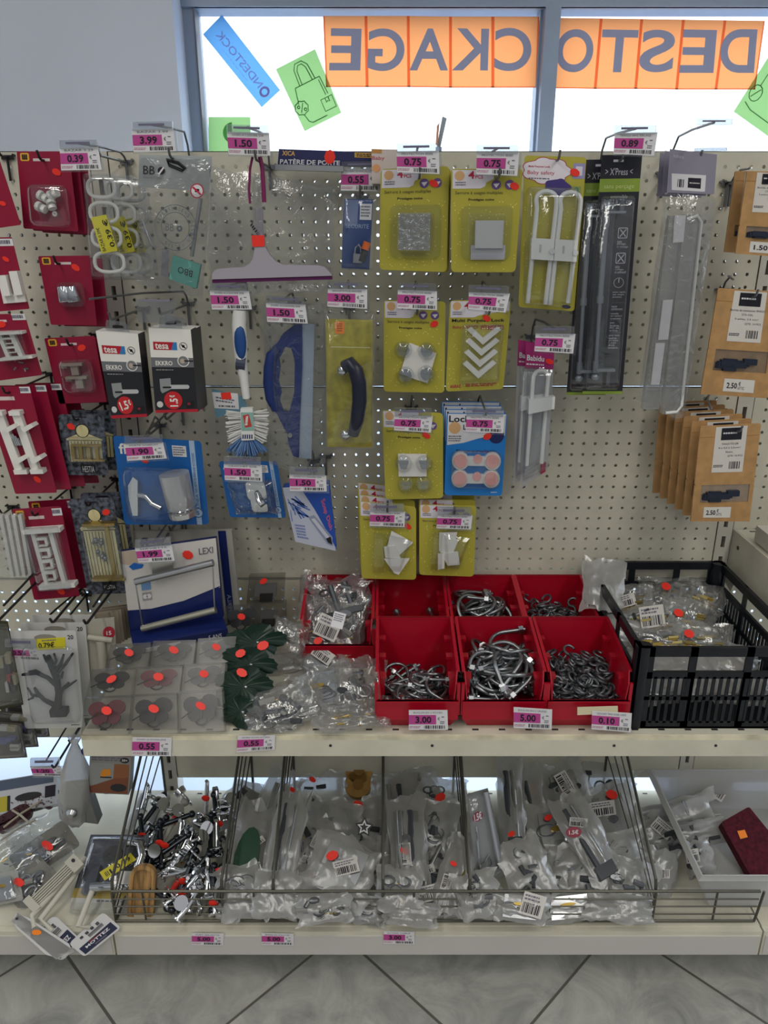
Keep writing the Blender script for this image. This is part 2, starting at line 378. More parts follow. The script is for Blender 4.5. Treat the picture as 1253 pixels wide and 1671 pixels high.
for i, (z1, z0) in enumerate(((1.66, 1.205), (1.202, .754))):
    dz = 0 if i == 0 else -.0135
    pegboard('rear_pegboard_panel', 'perforated panel on the back side of the gondola, seen only through the holes', XL+pw, XR-pw, z0+dz, z1+dz, WALLY+.05, 1, group='back side panels of the gondola')
    pegboard('rear_pegboard_panel', 'perforated panel on the back side of the gondola, seen only through the holes', XL-.85, XL-pw, z0, z1, WALLY+.05, 1, group='back side panels of the gondola')
    pegboard('rear_pegboard_panel', 'perforated panel on the back side of the gondola, seen only through the holes', XR+pw, XR+.35, z0, z1, WALLY+.05, 1, group='back side panels of the gondola')
def upright(X, label):
    t = empty('gondola_upright', (X, WALLY, 0), label, 'upright', 'slotted uprights of the gondola')
    mb = MB(); w_ = pw-.001; y0, y1 = WALLY-.002, WALLY+.045
    mb.box(X-w_, X-.0045, y0, y1, .02, 1.66, PLASW2); mb.box(X+.0045, X+w_, y0, y1, .02, 1.66, PLASW2)
    z = .06
    while z < 1.64:
        mb.box(X-.0045, X+.0045, y0, y0+.004, z, z+.022, PLASW2); z += .05
    mb.box(X-.0045, X+.0045, y0+.03, y1, .02, 1.66, BLACK)
    mb.build('post', t)
    mb = MB(); mb.box(X-.018, X+.018, 1.40, 1.68, .0, .075, BEIGE); mb.build('foot', t)
    return t
PLASW2 = M('c9c7bc', .4)
upright(XL, 'beige slotted upright between the left and centre bays, behind the boxes')
upright(XR, 'beige slotted upright right of centre, beside the kraft pouches')
# --- middle shelf
SZ = .635; SF = 1.205
DIRTY = M('d3cdb4', .5, 0, 'mottle', .12, 18)
t = empty('shelf', ((XL+XR)/2, 1.4, SZ), 'long beige metal shelf carrying the red bins and the black crate', 'shelf')
mb = MB(); x0, x1 = XL-.012, XR+.012
mb.box(x0, x1, SF+.02, WALLY-.004, SZ-.012, SZ, BEIGE); mb.box(x0, x1, SF, SF+.02, SZ-.004, SZ, BEIGE); mb.build('shelf_top', t)
mb = MB(); mb.box(x0, x1, SF-.004, SF+.002, SZ-.046, SZ-.010, BEIGE); mb.box(x0, x1, SF-.004, SF+.012, SZ-.010, SZ-.001, DIRTY)
for x in (-.10, .09, .43, .62): mb.tube([(x, SF-.0052, SZ-.022), (x, SF-.003, SZ-.022)], .0028, DARK, 8)
mb.build('front_lip', t)
mb = MB(); x = x0+.03
while x < x1-.02: mb.box(x, x+.012, SF+.012, SF+.0165, SZ-.0005, SZ+.0006, DARK); x += .05
mb.build('slot', t)['kind'] = 'stuff'
for X in (x0, x1-.003):
    mb = MB(); mb.box(X, X+.003, SF+.01, WALLY-.004, SZ-.05, SZ-.012, BEIGE); mb.build('side_bracket', t)
# --- base shelves
def base_shelf(x0, x1, label):
    t = empty('base_shelf', ((x0+x1)/2, 1.4, .15), label, 'shelf')
    mb = MB(); mb.box(x0, x1, 1.215, WALLY-.006, .135, .15, BEIGE); mb.build('shelf_top', t)
    mb = MB(); mb.box(x0, x1, 1.202, 1.215, .083, .148, BEIGE); mb.box(x0+.004, x1-.004, 1.1990, 1.202, .088, .138, M('c6c4c0', .3)); mb.build('kick_rail', t)
    mb = MB(); x = x0+.03
    while x < x1-.02: mb.box(x, x+.012, WALLY-.02, WALLY-.016, .15, .1506, DARK); x += .05
    mb.build('slot', t)['kind'] = 'stuff'
    for x in (x0+.035, x1-.035):
        mb = MB(); mb.tube([(x, 1.30, .083), (x, 1.30, .05), (x, 1.30, .0)], [.034, .030, .016], PLASW, 14); mb.build('foot', t)
base_shelf(XL-.01, XR+.01, 'beige base shelf under the wire basket, price strips on its front rail')
base_shelf(XL-.9, XL-.014, 'beige base shelf of the left bay heaped with loose packs')
base_shelf(XR+.014, XR+.40, 'beige base shelf of the right bay, only its corner in the picture')
# --- right bay shelf with its bracket
t = empty('bracket_shelf', (XR+.2, 1.45, .85), 'beige shelf with a tall side bracket at the right edge above the crate', 'shelf')
mb = MB(); bx = XR+.02
prof = [(WALLY-.003, .877), (1.25, .877), (1.25, .80), (1.52, .775), (1.585, .772), (1.60, .735), (WALLY-.003, .745)]
mb.add([(bx, y, z) for y, z in prof] + [(bx+.003, y, z) for y, z in prof], [tuple(range(7)), tuple(reversed(range(7, 14)))] + [(i, 7+i, 7+(i+1) % 7, (i+1) % 7) for i in range(7)], BEIGE)
mb.tube([(bx-.001, 1.60, .845), (bx+.001, 1.60, .845)], .005, DARK); mb.build('side_bracket', t)
mb = MB(); mb.box(bx+.004, bx+.33, 1.25, WALLY-.004, .865, .877, BEIGE)
for k in range(6): mb.box(bx+.03+k*.05, bx+.045+k*.05, WALLY-.018, WALLY-.013, .877, .8776, DARK)
mb.build('shelf_top', t)
mb = MB(); mb.box(bx+.012, bx+.3, 1.24, 1.56, .88, .915, M('c9c5ba', .6, 0, 'mottle', .05, 9)); tag(mb.build('flat_box', None, False, origin=(bx+.1, 1.3, .88)), 'plain pale flat carton lying on the shelf at the right edge', 'box')
# ================================================================ HOOKS AND PRICE LABELS
def hook(hx, hy, Yh, label, E=None, m=None, r=.0023, group='double peg hooks on the perforated panels'):
    m = m or WIRE; p = onY(hx, hy, Yh); X = p.x; z = p.z; W_ = WALLY-.003
    t = empty('peg_hook', (X, WALLY, z), label, 'hook', group)
    mb = MB(); mb.tube([(X, W_, z), (X, Yh-.012, z), (X, Yh-.020, z+.004), (X, Yh-.026, z+.014)], r, m, 8); mb.build('prong', t, True)
    mb = MB(); mb.box(X-.012, X+.012, W_-.002, W_, z-.004, z+.004, m); mb.tube([(X, W_-.003, z), (X, W_-.003, z-.042)], r*1.15, m, 8)
    for s in (-1, 1): mb.tube([(X+s*.0125, W_-.006, z+.004), (X+s*.0125, WALLY+.01, z+.004)], r, m, 8)
    mb.build('back_plate', t, 40)
    if E is not None:
        e = onY(*E); mb = MB(); zz = max(e.z, z+.012)
        mb.tube([(X, W_-.002, z+.002), (X, W_-.010, zz*.6+z*.4), (X, W_-.03, zz), ((X+e.x)/2, (W_+e.y)/2, (zz+e.z)/2+.002), tuple(e)], r*.9, m, 8); mb.build('label_arm', t, True)
    return t
def auto_Y(q):
    w_ = math.hypot(q[1][0]-q[0][0], q[1][1]-q[0][1]); c = cen(q); return .0735*F/w_*ray(*c).y
TITLES = {}
def ptag(q, price, title, label, hookp=None, Y=None, top=12, holder=True, pitch=0, hl=None, tint=None):
    Y = Y or min(1.56, max(1.40, auto_Y(q))); it = It('price_label', label, 'price label', q, Y, 'pink price labels', pitch)
    a, b, c, d = q
    if holder:
        h = [(a[0], a[1]-top), (b[0]-2, b[1]-top), (b[0]-2, b[1]+1), (a[0], a[1]+1)]
        mb = MB(); it.prism(mb, h, -.001, .0045, HARD); it.prism(mb, [(a[0]+1, a[1]), (b[0]+4, b[1]), (c[0]+4, c[1]+3), (d[0]-1, d[1]+3)], -.0022, -.001, CLEAR); it.part('holder', mb)
        mb = MB(); it.prism(mb, [bil(h, .16, .22), bil(h, .8, .22), bil(h, .8, .5), bil(h, .16, .5)], .0046, .0056, M('6c6a82', .4)); it.part('clip_slot', mb)
    mb = MB(); it.prism(mb, q, 0, .0008, tint or PAPER); z = .0011
    it.text(mb, title, (.12, .075, .86, .175), z, GREYINK)
    it.text(mb, '€', (.74, .36, .80, .52), z, INK); it.lines(mb, (.84, .30, .93, .40), z, GREYINK, 1, 3); it.lines(mb, (.80, .55, .93, .72), z, GREYINK, 2, 5)
    it.lines(mb, (.02, .80, .36, .93), z, M('b0608a', .6), 2, 7); it.bars(mb, (.39, .775, .95, .945), z, INK, len(label), 30)
    it.part('card', mb)
    mb = MB(); it.prism(mb, it.sub(.0, .25, .70, .72), .0009, .0013, MAG); it.text(mb, price, (.17, .32, .58, .66), .0017, INK, 1.4); it.part('price_panel', mb, label='magenta panel with the price')
    if hookp and holder:
        hook(hookp[0], hookp[1], hookp[2] if len(hookp) > 2 else Y+.02, hl or ('grey hook and arm of ' + ' '.join(label.split(',')[0].split()[1:10])), ((a[0]+b[0])/2, a[1]-top*.6, Y+.0), m=hookp[3] if len(hookp) > 3 else None)
    return it

Q = lambda *p: [(p[i], p[i+1]) for i in range(0, 8, 2)]
TAGS = [
 (Q(97,241,160,240,166,277,100,278), '0.39', 'BAZAR 0.39', 'pink 0.39 price label left of the white oval rings pack', (168,255,1.50), 1.44),
 (Q(215,211,283,210,287,247,218,248), '3.99', 'BAZAR 3.99', 'pink 3.99 price label above the bagged mirror, against the white wall', (282,258,1.50), None),
 (Q(370,215,439,217,441,254,373,252), '1.50', 'DIVERS ACCESSOIRE SDB', 'pink 1.50 price label in front of the green window sticker', (420,262,1.48), None),
 (Q(557,276,620,275,621,312,556,311), '0.55', 'DIVERS QUINCAILLERIE', 'pink 0.55 price label above the small blue padlock pack', (588,318,1.50), None),
 (Q(647,247,716,246,717,284,648,281), '0.75', 'PROTECTION BEBE', 'pink 0.75 price label topmost left, over the yellow pack with the square window', (684,290,1.49), None),
 (Q(778,249,847,249,844,287,777,284), '0.75', 'PROTECTION BEBE', 'pink 0.75 price label over the yellow pack left of the cabinet lock pack', (812,290,1.47), None),
 (Q(1003,217,1073,216,1067,254,1001,251), '0.89', 'TRINGLE SANS PERCAGE', 'pink 0.89 price label above the dark curtain rod card', (1010,262,1.50), None),
 (Q(342,474,406,475,411,505,346,505), '1.50', 'DIVERS ACCESSOIRE SDB', 'pink 1.50 price label above the white and blue dish brush', (392,512,1.52), None),
 (Q(434,494,498,497,502,528,436,525), '1.50', 'DIVERS ACCESSOIRE SDB', 'pink 1.50 price label on the bag of the blue window squeegee', (470,505,1.52), None),
 (Q(535,471,599,472,599,504,534,500), '3.00', 'BROCHETTE POUR MENUISIER', 'pink 3.00 price label above the yellow pack with the black handle', (566,512,1.52), None),
 (Q(649,473,713,475,713,506,648,503), '0.75', 'PROTECTION BEBE', 'pink 0.75 price label above the yellow pack with clear round corner guards', (680,512,1.52), None),
 (Q(765,477,832,479,825,510,764,504), '0.75', 'PROTECTION BEBE', 'pink 0.75 price label over the yellow pack with stacked white chevrons', (796,512,1.50), None),
 (Q(874,544,939,545,935,577,872,573), '0.75', 'PROTECTION BEBE', 'pink 0.75 price label above the magenta topped lock pack', (884,562,1.52), None),
 (Q(644,678,706,679,703,706,643,702), '0.75', 'PROTECTION BEBE', 'pink 0.75 price label on the yellow pack left of the blue and pink one', (674,685,1.52), None),
 (Q(761,678,823,679,821,707,760,704), '0.75', 'PROTECTION BEBE', 'pink 0.75 price label on the blue pack with two pink lock straps', (790,680,1.52), None),
 (Q(604,834,661,835,660,860,603,858), '0.75', 'PROTECTION BEBE', 'pink 0.75 price label on the bottom left yellow pack above the bins', (632,832,1.52), None),
 (Q(714,840,771,841,768,864,712,862), '0.75', 'PROTECTION BEBE', 'pink 0.75 price label on the bottom right yellow pack above the bins', (740,835,1.52), None),
 (Q(203,724,266,722,272,748,208,752), '1.90', 'PORTE GOBELET', 'pink 1.90 price label on the blue cup holder pack', (232,720,1.50), None),
 (Q(365,757,427,759,428,786,367,783), '1.50', 'CROCHET SDB', 'pink 1.50 price label on the blue bathroom hook pack', (400,756,1.52), None),
 (Q(472,774,532,776,533,802,473,801), '1.50', 'DIVERS ACCESSOIRE SDB', 'pink 1.50 price label on the blue and white soap dish box', (505,778,1.52), None),
 (Q(220,894,280,889,285,915,226,918), '1.99', 'SERVIETTE', 'pink 1.99 price label on the white and navy towel rail box', (262,888,1.46), None),
 (Q(8,1055,61,1056,67,1078,14,1075), '0.55', 'DIVERS QUINCAILLERIE', 'pink 0.55 price label left of the black tree hook pack', (75,1052,1.40,BLACK), 1.36),
 (Q(49,1251,98,1250,106,1267,54,1266), '1.20', 'DIVERS QUINCAILLERIE', 'pink 1.20 price label low down on the left in front of the bright gap', (120,1205,1.55,BLACK), 1.40),
]
for q, pr, ti, la, hp, Y in TAGS: ptag(q, pr, ti, la, hp, Y)
# labels without a hook: stuck on the shelf lip, on the bins and on the kick rail
for q, pr, ti, la, Y, pt in [
 (Q(216,1203,280,1204,279,1234,215,1233), '0.55', 'DIVERS QUINCAILLERIE', 'pink 0.55 price label on the shelf lip below the butterfly boxes', SF-.0065, 0),
 (Q(388,1201,449,1200,448,1223,386,1228), '0.55', 'DIVERS QUINCAILLERIE', 'pink 0.55 price label on the shelf lip below the dark green leaves', SF-.0065, 0),
 (Q(667,1159,730,1159,731,1191,667,1191), '3.00', 'BOULON EN U MOYEN', 'pink 3.00 price label on the red bin of small bolts', 1.2015, 0),
 (Q(838,1154,901,1158,900,1190,838,1188), '5.00', 'BOULON EN U GRAND', 'pink 5.00 price label on the red bin of large curved bolts', 1.2015, 0),
 (Q(966,1160,1031,1164,1029,1195,965,1190), '0.10', 'CROCHET TENS ACIER UNITE', 'pink 0.10 price label on the red bin of grey S hooks', 1.2015, 0),
 (Q(313,1523,365,1524,364,1543,313,1542), '5.00', 'PORT SERVIETTE', 'small pink 5.00 price strip, leftmost on the bottom rail', 1.1982, 0),
 (Q(427,1523,479,1524,479,1543,427,1542), '5.00', 'BARRE DE DOUCHE', 'small pink 5.00 price strip, right one of the two on the bottom rail', 1.1982, 0),
 (Q(626,1520,676,1521,676,1541,626,1540), '3.00', 'DIVERS TABLE', 'small pink 3.00 price strip on the middle of the bottom rail', 1.1982, 0)]:
    ptag(q, pr, ti, la, None, Y, holder=False, pitch=pt)
it = It('masking_tape', 'cream strip of tape on the lip of the rightmost front bin', 'tape', Q(942,1154,1008,1152,1008,1164,942,1167), 1.2030); mb = MB(); it.prism(mb, it.q, 0, .0004, M('d9cfae', .6)); it.single(mb)
# empty clear holder at the upper right
it = It('empty_label_holder', 'empty clear label holder on a long wire arm before the window', 'label holder', Q(1138,194,1196,194,1192,246,1134,247), 1.40)
mb = MB(); it.prism(mb, it.sub(0, 0, 1, .17), 0, .006, HARD); it.prism(mb, it.sub(0, .17, .9, 1), 0, .0012, CLEAR); it.prism(mb, it.sub(0, .9, .9, 1), 0, .004, HARD); it.part('holder', mb)
mb = MB(); it.prism(mb, it.sub(.15, .04, .8, .09), .0062, .007, M('6c6a82', .4)); it.part('clip_slot', mb)
hook(1135, 262, 1.50, 'grey wire hook with the long arm of the empty label holder', (1165, 200, 1.40))

# ================================================================ CARDS ON THE LEFT
def redcard(q, Y, label, content, n=1, group='red cards of curtain fittings', off=(.006, .02, -.004), stick=(.7, .17), logo=(.06, .02), hk=None, white=None, slot=(.30, .09, .62, .125)):
    it = It('fitting_card', label, 'card', q, Y, group)
    mb = MB(); it.prism(mb, it.rr(0, 0, 1, 1, .03), 0, .001, CARDRED); z = .0014
    it.flat(mb, it.sub(*slot), z, M('d8c8c8', .4))
    if logo:
        u, v = logo; it.flat(mb, it.rr(u, v, u+.17, v+.105, .03), z, M('e0a93a', .4))
        for k in range(3):
            it.frect(mb, u+.035+k*.035, v+.02, u+.055+k*.035, v+.085, z+.0004, BLACK)
        for k in range(3): it.frect(mb, u+.03, v+.02+k*.024, u+.135, v+.034+k*.024, z+.0005, BLACK)
    if white: it.frect(mb, *white, z, PAPER); it.lines(mb, white, z+.0004, GREYINK, 1, 4)
    it.part('backing_card', mb)
    if content: content(it)
    if stick: it.zs = .0018; it.sticker(stick[0], stick[1], .095)
    o = it.root
    ords = ['directly behind it', 'second behind it', 'third behind it']
    for k in range(1, n):
        c = o.copy(); COL.objects.link(c); c.location = o.location + V(off)*k; c['label'] = 'dark red card behind the ' + label.split(' with ')[-1].split(',')[0] + ' card, ' + ords[k-1]
        src = o.children[0]; ch = src.copy(); COL.objects.link(ch); ch.parent = c
    if hk: hook(hk[0], hk[1], Y-.0, 'black hook of the ' + ' '.join(label.split()[:10]), None, BLACK, .0022, 'black peg hooks')
    return it
def knobs(it):
    for i, (u, v, a) in enumerate(((.42, .58, .6), (.62, .54, -.5), (.37, .72, .5), (.56, .68, 1.4))):
        mb = MB(); du, dv = .085*math.cos(a), .05*math.sin(a)
        it.utube(mb, [(u-du, v-dv, .010), (u-du*.3, v-dv*.3, .012)], .0085, WHITE, 10); it.utube(mb, [(u-du*.3, v-dv*.3, .012), (u+du*.2, v+dv*.2, .012)], .004, WHITE, 8)
        it.utube(mb, [(u+du*.2, v+dv*.2, .012), (u+du, v+dv, .014)], .0075, WHITE, 10); it.part('knob', mb, 35)
    mb = MB(); it.utube(mb, [(.60+.03*math.cos(t), .79+.022*math.sin(t), .008) for t in [k*math.pi/6 for k in range(12)]], .002, WHITE, 6, True); it.part('ring', mb, True)
    bubble(it, .12, .42, .88, .96, .018)
def bubble(it, u0, v0, u1, v1, h, r=.12, m=None, z0=.0012, name='clear_cover', shrink=.86):
    mb = MB(); it.dome(mb, it.rr(u0, v0, u1, v1, r), z0, h, m or CLEAR, shrink); return it.part(name, mb, 50)
def cones(it):
    for k, u in enumerate((.37, .55)):
        mb = MB(); a, b = it.P(*it.B(u, .44), .014), it.P(*it.B(u+.035, .66), .014); mb.tube([a, a+(b-a)*.04, b-(b-a)*.04, b], [.0085, .009, .0125, .012], CHROME, 18); it.part('cone', mb, 40)
    bubble(it, .25, .38, .82, .74, .034)
def clips(it):
    for k, (u, v) in enumerate(((.42, .44), (.46, .64))):
        mb = MB(); c = M('9c8c80', .45)
        it.prism(mb, it.sub(u-.22, v-.04, u+.22, v+.0), .006, .018, c); it.prism(mb, it.sub(u-.03, v, u+.12, v+.14), .006, .014, c); it.prism(mb, it.sub(u-.22, v, u-.1, v+.03), .004, .012, c); it.part('clip', mb)
    bubble(it, .15, .34, .85, .86, .022)
def rack(n, w0=.22, w1=.74, v0=.24, v1=.9):
    def f(it):
        c = WHITE; mb = MB()
        it.prism(mb, it.sub(w0-.12, v0, w1+.14, v0+.045), .002, .022, c); it.prism(mb, it.sub(w0-.06, v1-.045, w1+.2, v1), .002, .022, c)
        it.prism(mb, [it.B(w0+.04, v0+.04), it.B(w0+.12, v0+.04), it.B(w0+.16, v1-.04), it.B(w0+.08, v1-.04)], .002, .012, c)
        it.prism(mb, [it.B(w1-.12, v0+.04), it.B(w1-.03, v0+.04), it.B(w1+.03, v1-.04), it.B(w1-.06, v1-.04)], .002, .012, c); it.part('frame', mb)
        for k in range(n):
            v = v0+.09+k*(v1-v0-.16)/n; mb = MB(); u = w0+.13+.02*k/n
            it.prism(mb, it.sub(u, v, u+.22, v+.03), .003, .013, c); it.prism(mb, it.sub(u+.16, v+.03, u+.22, v+.085), .003, .013, c); it.prism(mb, it.sub(u+.02, v+.085, u+.2, v+.1), .003, .011, c); it.part('clip', mb)
        mb = MB(); rnd = random.Random(n)
        for k in range(7): u, v = w0+.2+rnd.random()*.18, v0+.3+rnd.random()*.3; a = rnd.random()*3; it.utube(mb, [(u, v, .008), (u+.1*math.cos(a), v+.05*math.sin(a), .01)], .0016, DULL, 6)
        it.part('screws', mb)['kind'] = 'stuff'
        bubble(it, w0-.1, v0-.03, w1+.14, v1+.02, .028, .05)
    return f
def brackets(it):
    c = WHITE
    for s, u in enumerate((.14, .52)):
        mb = MB()
        it.prism(mb, [it.B(u-.06, .25), it.B(u+.12, .24), it.B(u+.2, .80), it.B(u+.02, .81)], .002, .014, c)
        it.prism(mb, it.sub(u-.12, .23, u+.12, .27), .002, .02, c); it.prism(mb, it.sub(u-.02, .78, u+.28, .82), .002, .02, c)
        for v in (.36, .66): it.prism(mb, [it.B(u+.06, v+.03), it.B(u+.30, v-.01), it.B(u+.34, v+.02), it.B(u+.10, v+.07)], .006, .03, c)
        it.part('bracket', mb)
    mb = MB()
    for k in range(5): it.utube(mb, [(.30+.05*k, .42+.02*k, .008), (.36+.04*k, .55, .01)], .0018, STEEL, 6)
    it.part('screws', mb)['kind'] = 'stuff'
redcard(Q(27,247,112,247,128,378,38.5,373), 1.50, 'red card with four white plastic knobs, top left', knobs, 3, off=(.008, .02, -.0035), stick=(.72, .26), hk=(72, 262))
redcard(Q(62,418,146,417,158,531,83,530), 1.50, 'red card with two chrome cone ends', cones, 2, off=(.012, .03, -.006), hk=(98, 430))
redcard(Q(72,552,154,548,174,656,97,659), 1.50, 'red card with two brownish glider clips', clips, 2, off=(.012, .03, -.006), hk=(118, 562))
redcard(Q(-62,262,-2,258,34,367,-30,376), 1.46, 'red card with an orange sticker, cut off at the top left edge', None, 1, stick=(.72, .66), logo=None)
hook(8, 256+0, 1.62, 'black bare hook stub beside the top left red card', None, BLACK, .0022, 'black peg hooks')
redcard(Q(-46,388,19,387,48,504,-20,510), 1.46, 'red card with a white rail end and a white tag, below the top left one', lambda it: [it.part('rail_end', (lambda mb: (it.prism(mb, it.sub(.42, .52, .62, .80), .002, .02, WHITE), it.prism(mb, it.sub(.72, .47, .92, .80), .002, .016, WHITE), it.prism(mb, it.sub(.42, .78, .96, .90), .002, .008, WHITE), mb)[-1])(MB()))], 1, stick=(.72, .30), logo=None, white=(.62, .02, 1.0, .12))
redcard(Q(-46,513,40,512,69,612,-8,622), 1.46, 'red card with a white wire rack end, third down the left edge', rack(2, .30, .70, .28, .72), 1, stick=(.50, .16), logo=None, white=(.74, .0, 1.0, .10))
redcard(Q(-30,632,48,631,93,804,25,806), 1.44, 'large red card with white twin brackets at the left edge', brackets, 4, off=(.017, .03, -.003), stick=(.62, .87), logo=None, white=(.78, .0, 1.0, .06), hk=(16, 640))
redcard(Q(19,831,99,826,130,973,56,979), 1.46, 'red card with a white ladder shaped rack', rack(4), 2, off=(.018, .035, .004), stick=(.62, .93), white=(.80, .02, 1.0, .10), hk=(62, 838))
hook(10, 835, 1.60, 'black bare hook stub between the two lower red cards', None, BLACK, .0022, 'black peg hooks')
# marble patterned cards with brass fittings
MARB = M('4a4f5a', .4, 0, 'mottle', .45, 110)
def marble(q, Y, label, rows, hk, n=2):
    it = It('marble_card', label, 'card', q, Y, 'marble patterned cards of brass fittings')
    mb = MB(); it.prism(mb, it.rr(0, 0, 1, 1, .08), 0, .001, MARB); z = .0014; CR = M('d9cf9c', .5); BK = BLACK
    v0 = .30 if rows == 1 else .21; v1 = .78 if rows == 1 else .86
    it.flat(mb, [it.B(.12, v0+.10), it.B(.46, v0), it.B(.56, v0), it.B(.94, v0+.11), it.B(.90, v0+.13), it.B(.14, v0+.13)], z, CR)
    it.flat(mb, it.ell(.5, v0-.03, .155), z+.0002, BK); it.flat(mb, it.ell(.5, v0-.03, .135), z+.0004, CR)
    it.frect(mb, .18, v0+.12, .9, v1, z, CR)
    for k in range(9): it.frect(mb, .22+k*.075, v0+.14, .235+k*.075, v1, z+.0003, BK)
    it.frect(mb, .38, .88 if rows > 1 else .82, .72, .965, z, BK); it.text(mb, 'HESTIA', (.42, .91 if rows > 1 else .85, .69, .95), z+.0005, M('cfcfd2', .5))
    it.frect(mb, .34, .035, .62, .05, z, M('201020', .5)); it.part('backing_card', mb)
    mb = MB(); zs = .004
    if rows == 1:
        it.prism(mb, it.sub(.2, .5, .9, .53), .003, .012, BRASS)
        for k in range(4): it.prism(mb, it.sub(.2+.18*k, .53, .27+.18*k, .76), .003, .010, BRASS)
        it.prism(mb, it.sub(.22, .74, .94, .77), .003, .012, BRASS); it.part('bracket', mb)
    else:
        it.prism(mb, it.sub(.18, .27, .92, .30), .003, .02, BRASS); it.prism(mb, it.sub(.16, .84, .95, .87), .003, .02, BRASS); it.prism(mb, it.sub(.68, .30, .76, .84), .003, .008, BRASS); it.part('bracket', mb)
        rnd = random.Random(4); mb = MB()
        for k in range(9): u, v = .38+rnd.random()*.2, .42+rnd.random()*.26; a = rnd.random()*6; it.utube(mb, [(u, v, .008), (u+.12*math.cos(a), v+.05*math.sin(a), .012)], .0022, DULL, 6); it.ball(mb, u, v, .012, .005, DULL)
        it.part('screws', mb, True)['kind'] = 'stuff'
    bubble(it, .08, v0+.06, .97, v1+.02, .03, .08)
    it.zs = .002; it.sticker(.26 if rows == 1 else .78, .20 if rows == 1 else .15, .10)
    for k in range(1, n):
        c = it.root.copy(); COL.objects.link(c); c.location = it.root.location + V((.012, .03, .002)); c['label'] = 'marble patterned card hanging behind the ' + ('short' if rows == 1 else 'tall') + ' one'
        ch = it.root.children[0].copy(); COL.objects.link(ch); ch.parent = c
    hook(hk[0], hk[1], Y, 'black hook of the ' + ' '.join(label.split()[:10]), None, BLACK, .0022, 'black peg hooks')
marble(Q(94,676,169,677,177,776,106,775), 1.48, 'short marble patterned card with a brass bracket, below the red cards', 1, (128, 684))
marble(Q(112,814,185,812,211,968,144,970), 1.47, 'tall marble patterned card with a long brass bracket', 2, (148, 822))
# clear pack of white rails at the left edge
it = It('rail_pack', 'clear pack of white plastic rails at the left edge', 'pack', Q(-40,838,40,836,58,942,-16,950), 1.46)
for k in range(4):
    mb = MB(); it.prism(mb, it.sub(.46+k*.13, .04, .53+k*.13, .97), .002, .012, WHITE); it.part('rail', mb)
bubble(it, 0, 0, 1, 1, .02, .04, HBAG)
# ---- white oval rings pack with yellow price sticker
it = It('oval_ring_pack', 'clear pack of four white oval rings with a yellow 0.39 sticker', 'pack', Q(136,286,190,286,212,455,151,455), 1.50, 'oval ring packs')
for k in range(4):
    mb = MB(); it.utube(mb, [(.5+.40*math.copysign(abs(math.cos(t))**.75, math.cos(t)), .12+.24*k+.095*math.copysign(abs(math.sin(t))**.75, math.sin(t)), .012) for t in [j*math.pi/10 for j in range(20)]], .0034, WHITE, 8, True); it.part('ring', mb, True)
bubble(it, -.04, -.02, 1.04, 1.01, .022, .1)
mb = MB(); yq = Q(148,355,173,350,192,409,166,414); it.prism(mb, yq, .0225, .023, M('e8dc20', .45))
it.text(mb, '0.39 €', [bil(yq, .62, .88), bil(yq, .62, .12), bil(yq, .95, .12), bil(yq, .95, .88)], .0233, INK, 1); it.text(mb, 'BAZAR 0.39€', [bil(yq, .10, .95), bil(yq, .10, .3), bil(yq, .32, .3), bil(yq, .32, .95)], .0233, INK); it.part('price_sticker', mb, label='yellow price sticker')
clone(it.root, (.022, .03, -.002), 'clear pack of oval rings behind the one with the yellow sticker')
clone(it.root, (.036, .055, -.004), 'rearmost clear pack of oval rings on the hook')
# ---- bagged mirror
it = It('mirror_bag', 'clear printed bag with a round stamp and a teal box inside', 'bag', Q(227,252,346,255,331,487,223,463), 1.50)
mb = MB(); it.prism(mb, it.sub(0, 0, 1, .25), 0, .0006, film('header_film', .45, 'd8e4e8', .2, .3, 20, .8)); it.part('header', mb)
mb = MB(); z = .003; it.text(mb, 'BB', (.06, .085, .22, .15), z, INK); it.text(mb, 'REALISBODENS', (.06, .165, .32, .18), z, GREYINK)
it.prism(mb, it.ell(.31, .118, .05, None, 20), z, z+.0003, INK, it.ell(.31, .118, .016, None, 20)); it.flat(mb, [it.B(.27, .14), it.B(.285, .15), it.B(.35, .097), it.B(.335, .087)], z+.0005, PAPER)
it.part('printed_logo', mb)
mb = MB(); g = M('6e7880', .6)
for r0, r1 in ((.30, .29), (.205, .195)): it.prism(mb, it.ell(.54, .53, r0, None, 40), z, z+.0003, g, it.ell(.54, .53, r1, None, 40))
def arc_text(it, mb, s, cu, cv, r, a0, a1, h, z, m, flip=False):
    ar = abs(it.q[1][0]-it.q[0][0])/abs(it.q[3][1]-it.q[0][1]); n = len(s)
    for i, ch in enumerate(s):
        if ch == ' ': continue
        a = R(a0+(a1-a0)*i/(n-1)); sg = -1 if flip else 1
        tx, ty = -math.sin(a)*sg, math.cos(a)*sg; nx, ny = math.cos(a)*sg, math.sin(a)*sg; cw = h*.62
        cx, cy = r*math.cos(a), r*math.sin(a)
        c4 = [(cx-tx*cw/2+nx*h/2, cy-ty*cw/2+ny*h/2), (cx+tx*cw/2+nx*h/2, cy+ty*cw/2+ny*h/2), (cx+tx*cw/2-nx*h/2, cy+ty*cw/2-ny*h/2), (cx-tx*cw/2-nx*h/2, cy-ty*cw/2-ny*h/2)]
        it.text(mb, ch, [it.B(cu+x, cv+y*ar) for x, y in c4], z, m)
arc_text(it, mb, 'REALISBODENS DESIGN', .54, .53, .248, -170, 35, .05, z, g); arc_text(it, mb, 'SWEDEN', .54, .53, .248, 120, 60, .05, z, g, True)
it.text(mb, 'BB', (.40, .505, .52, .56), z, g); it.prism(mb, it.ell(.60, .533, .042, None, 16), z, z+.0003, g, it.ell(.60, .533, .015, None, 16)); it.part('printed_stamp', mb)
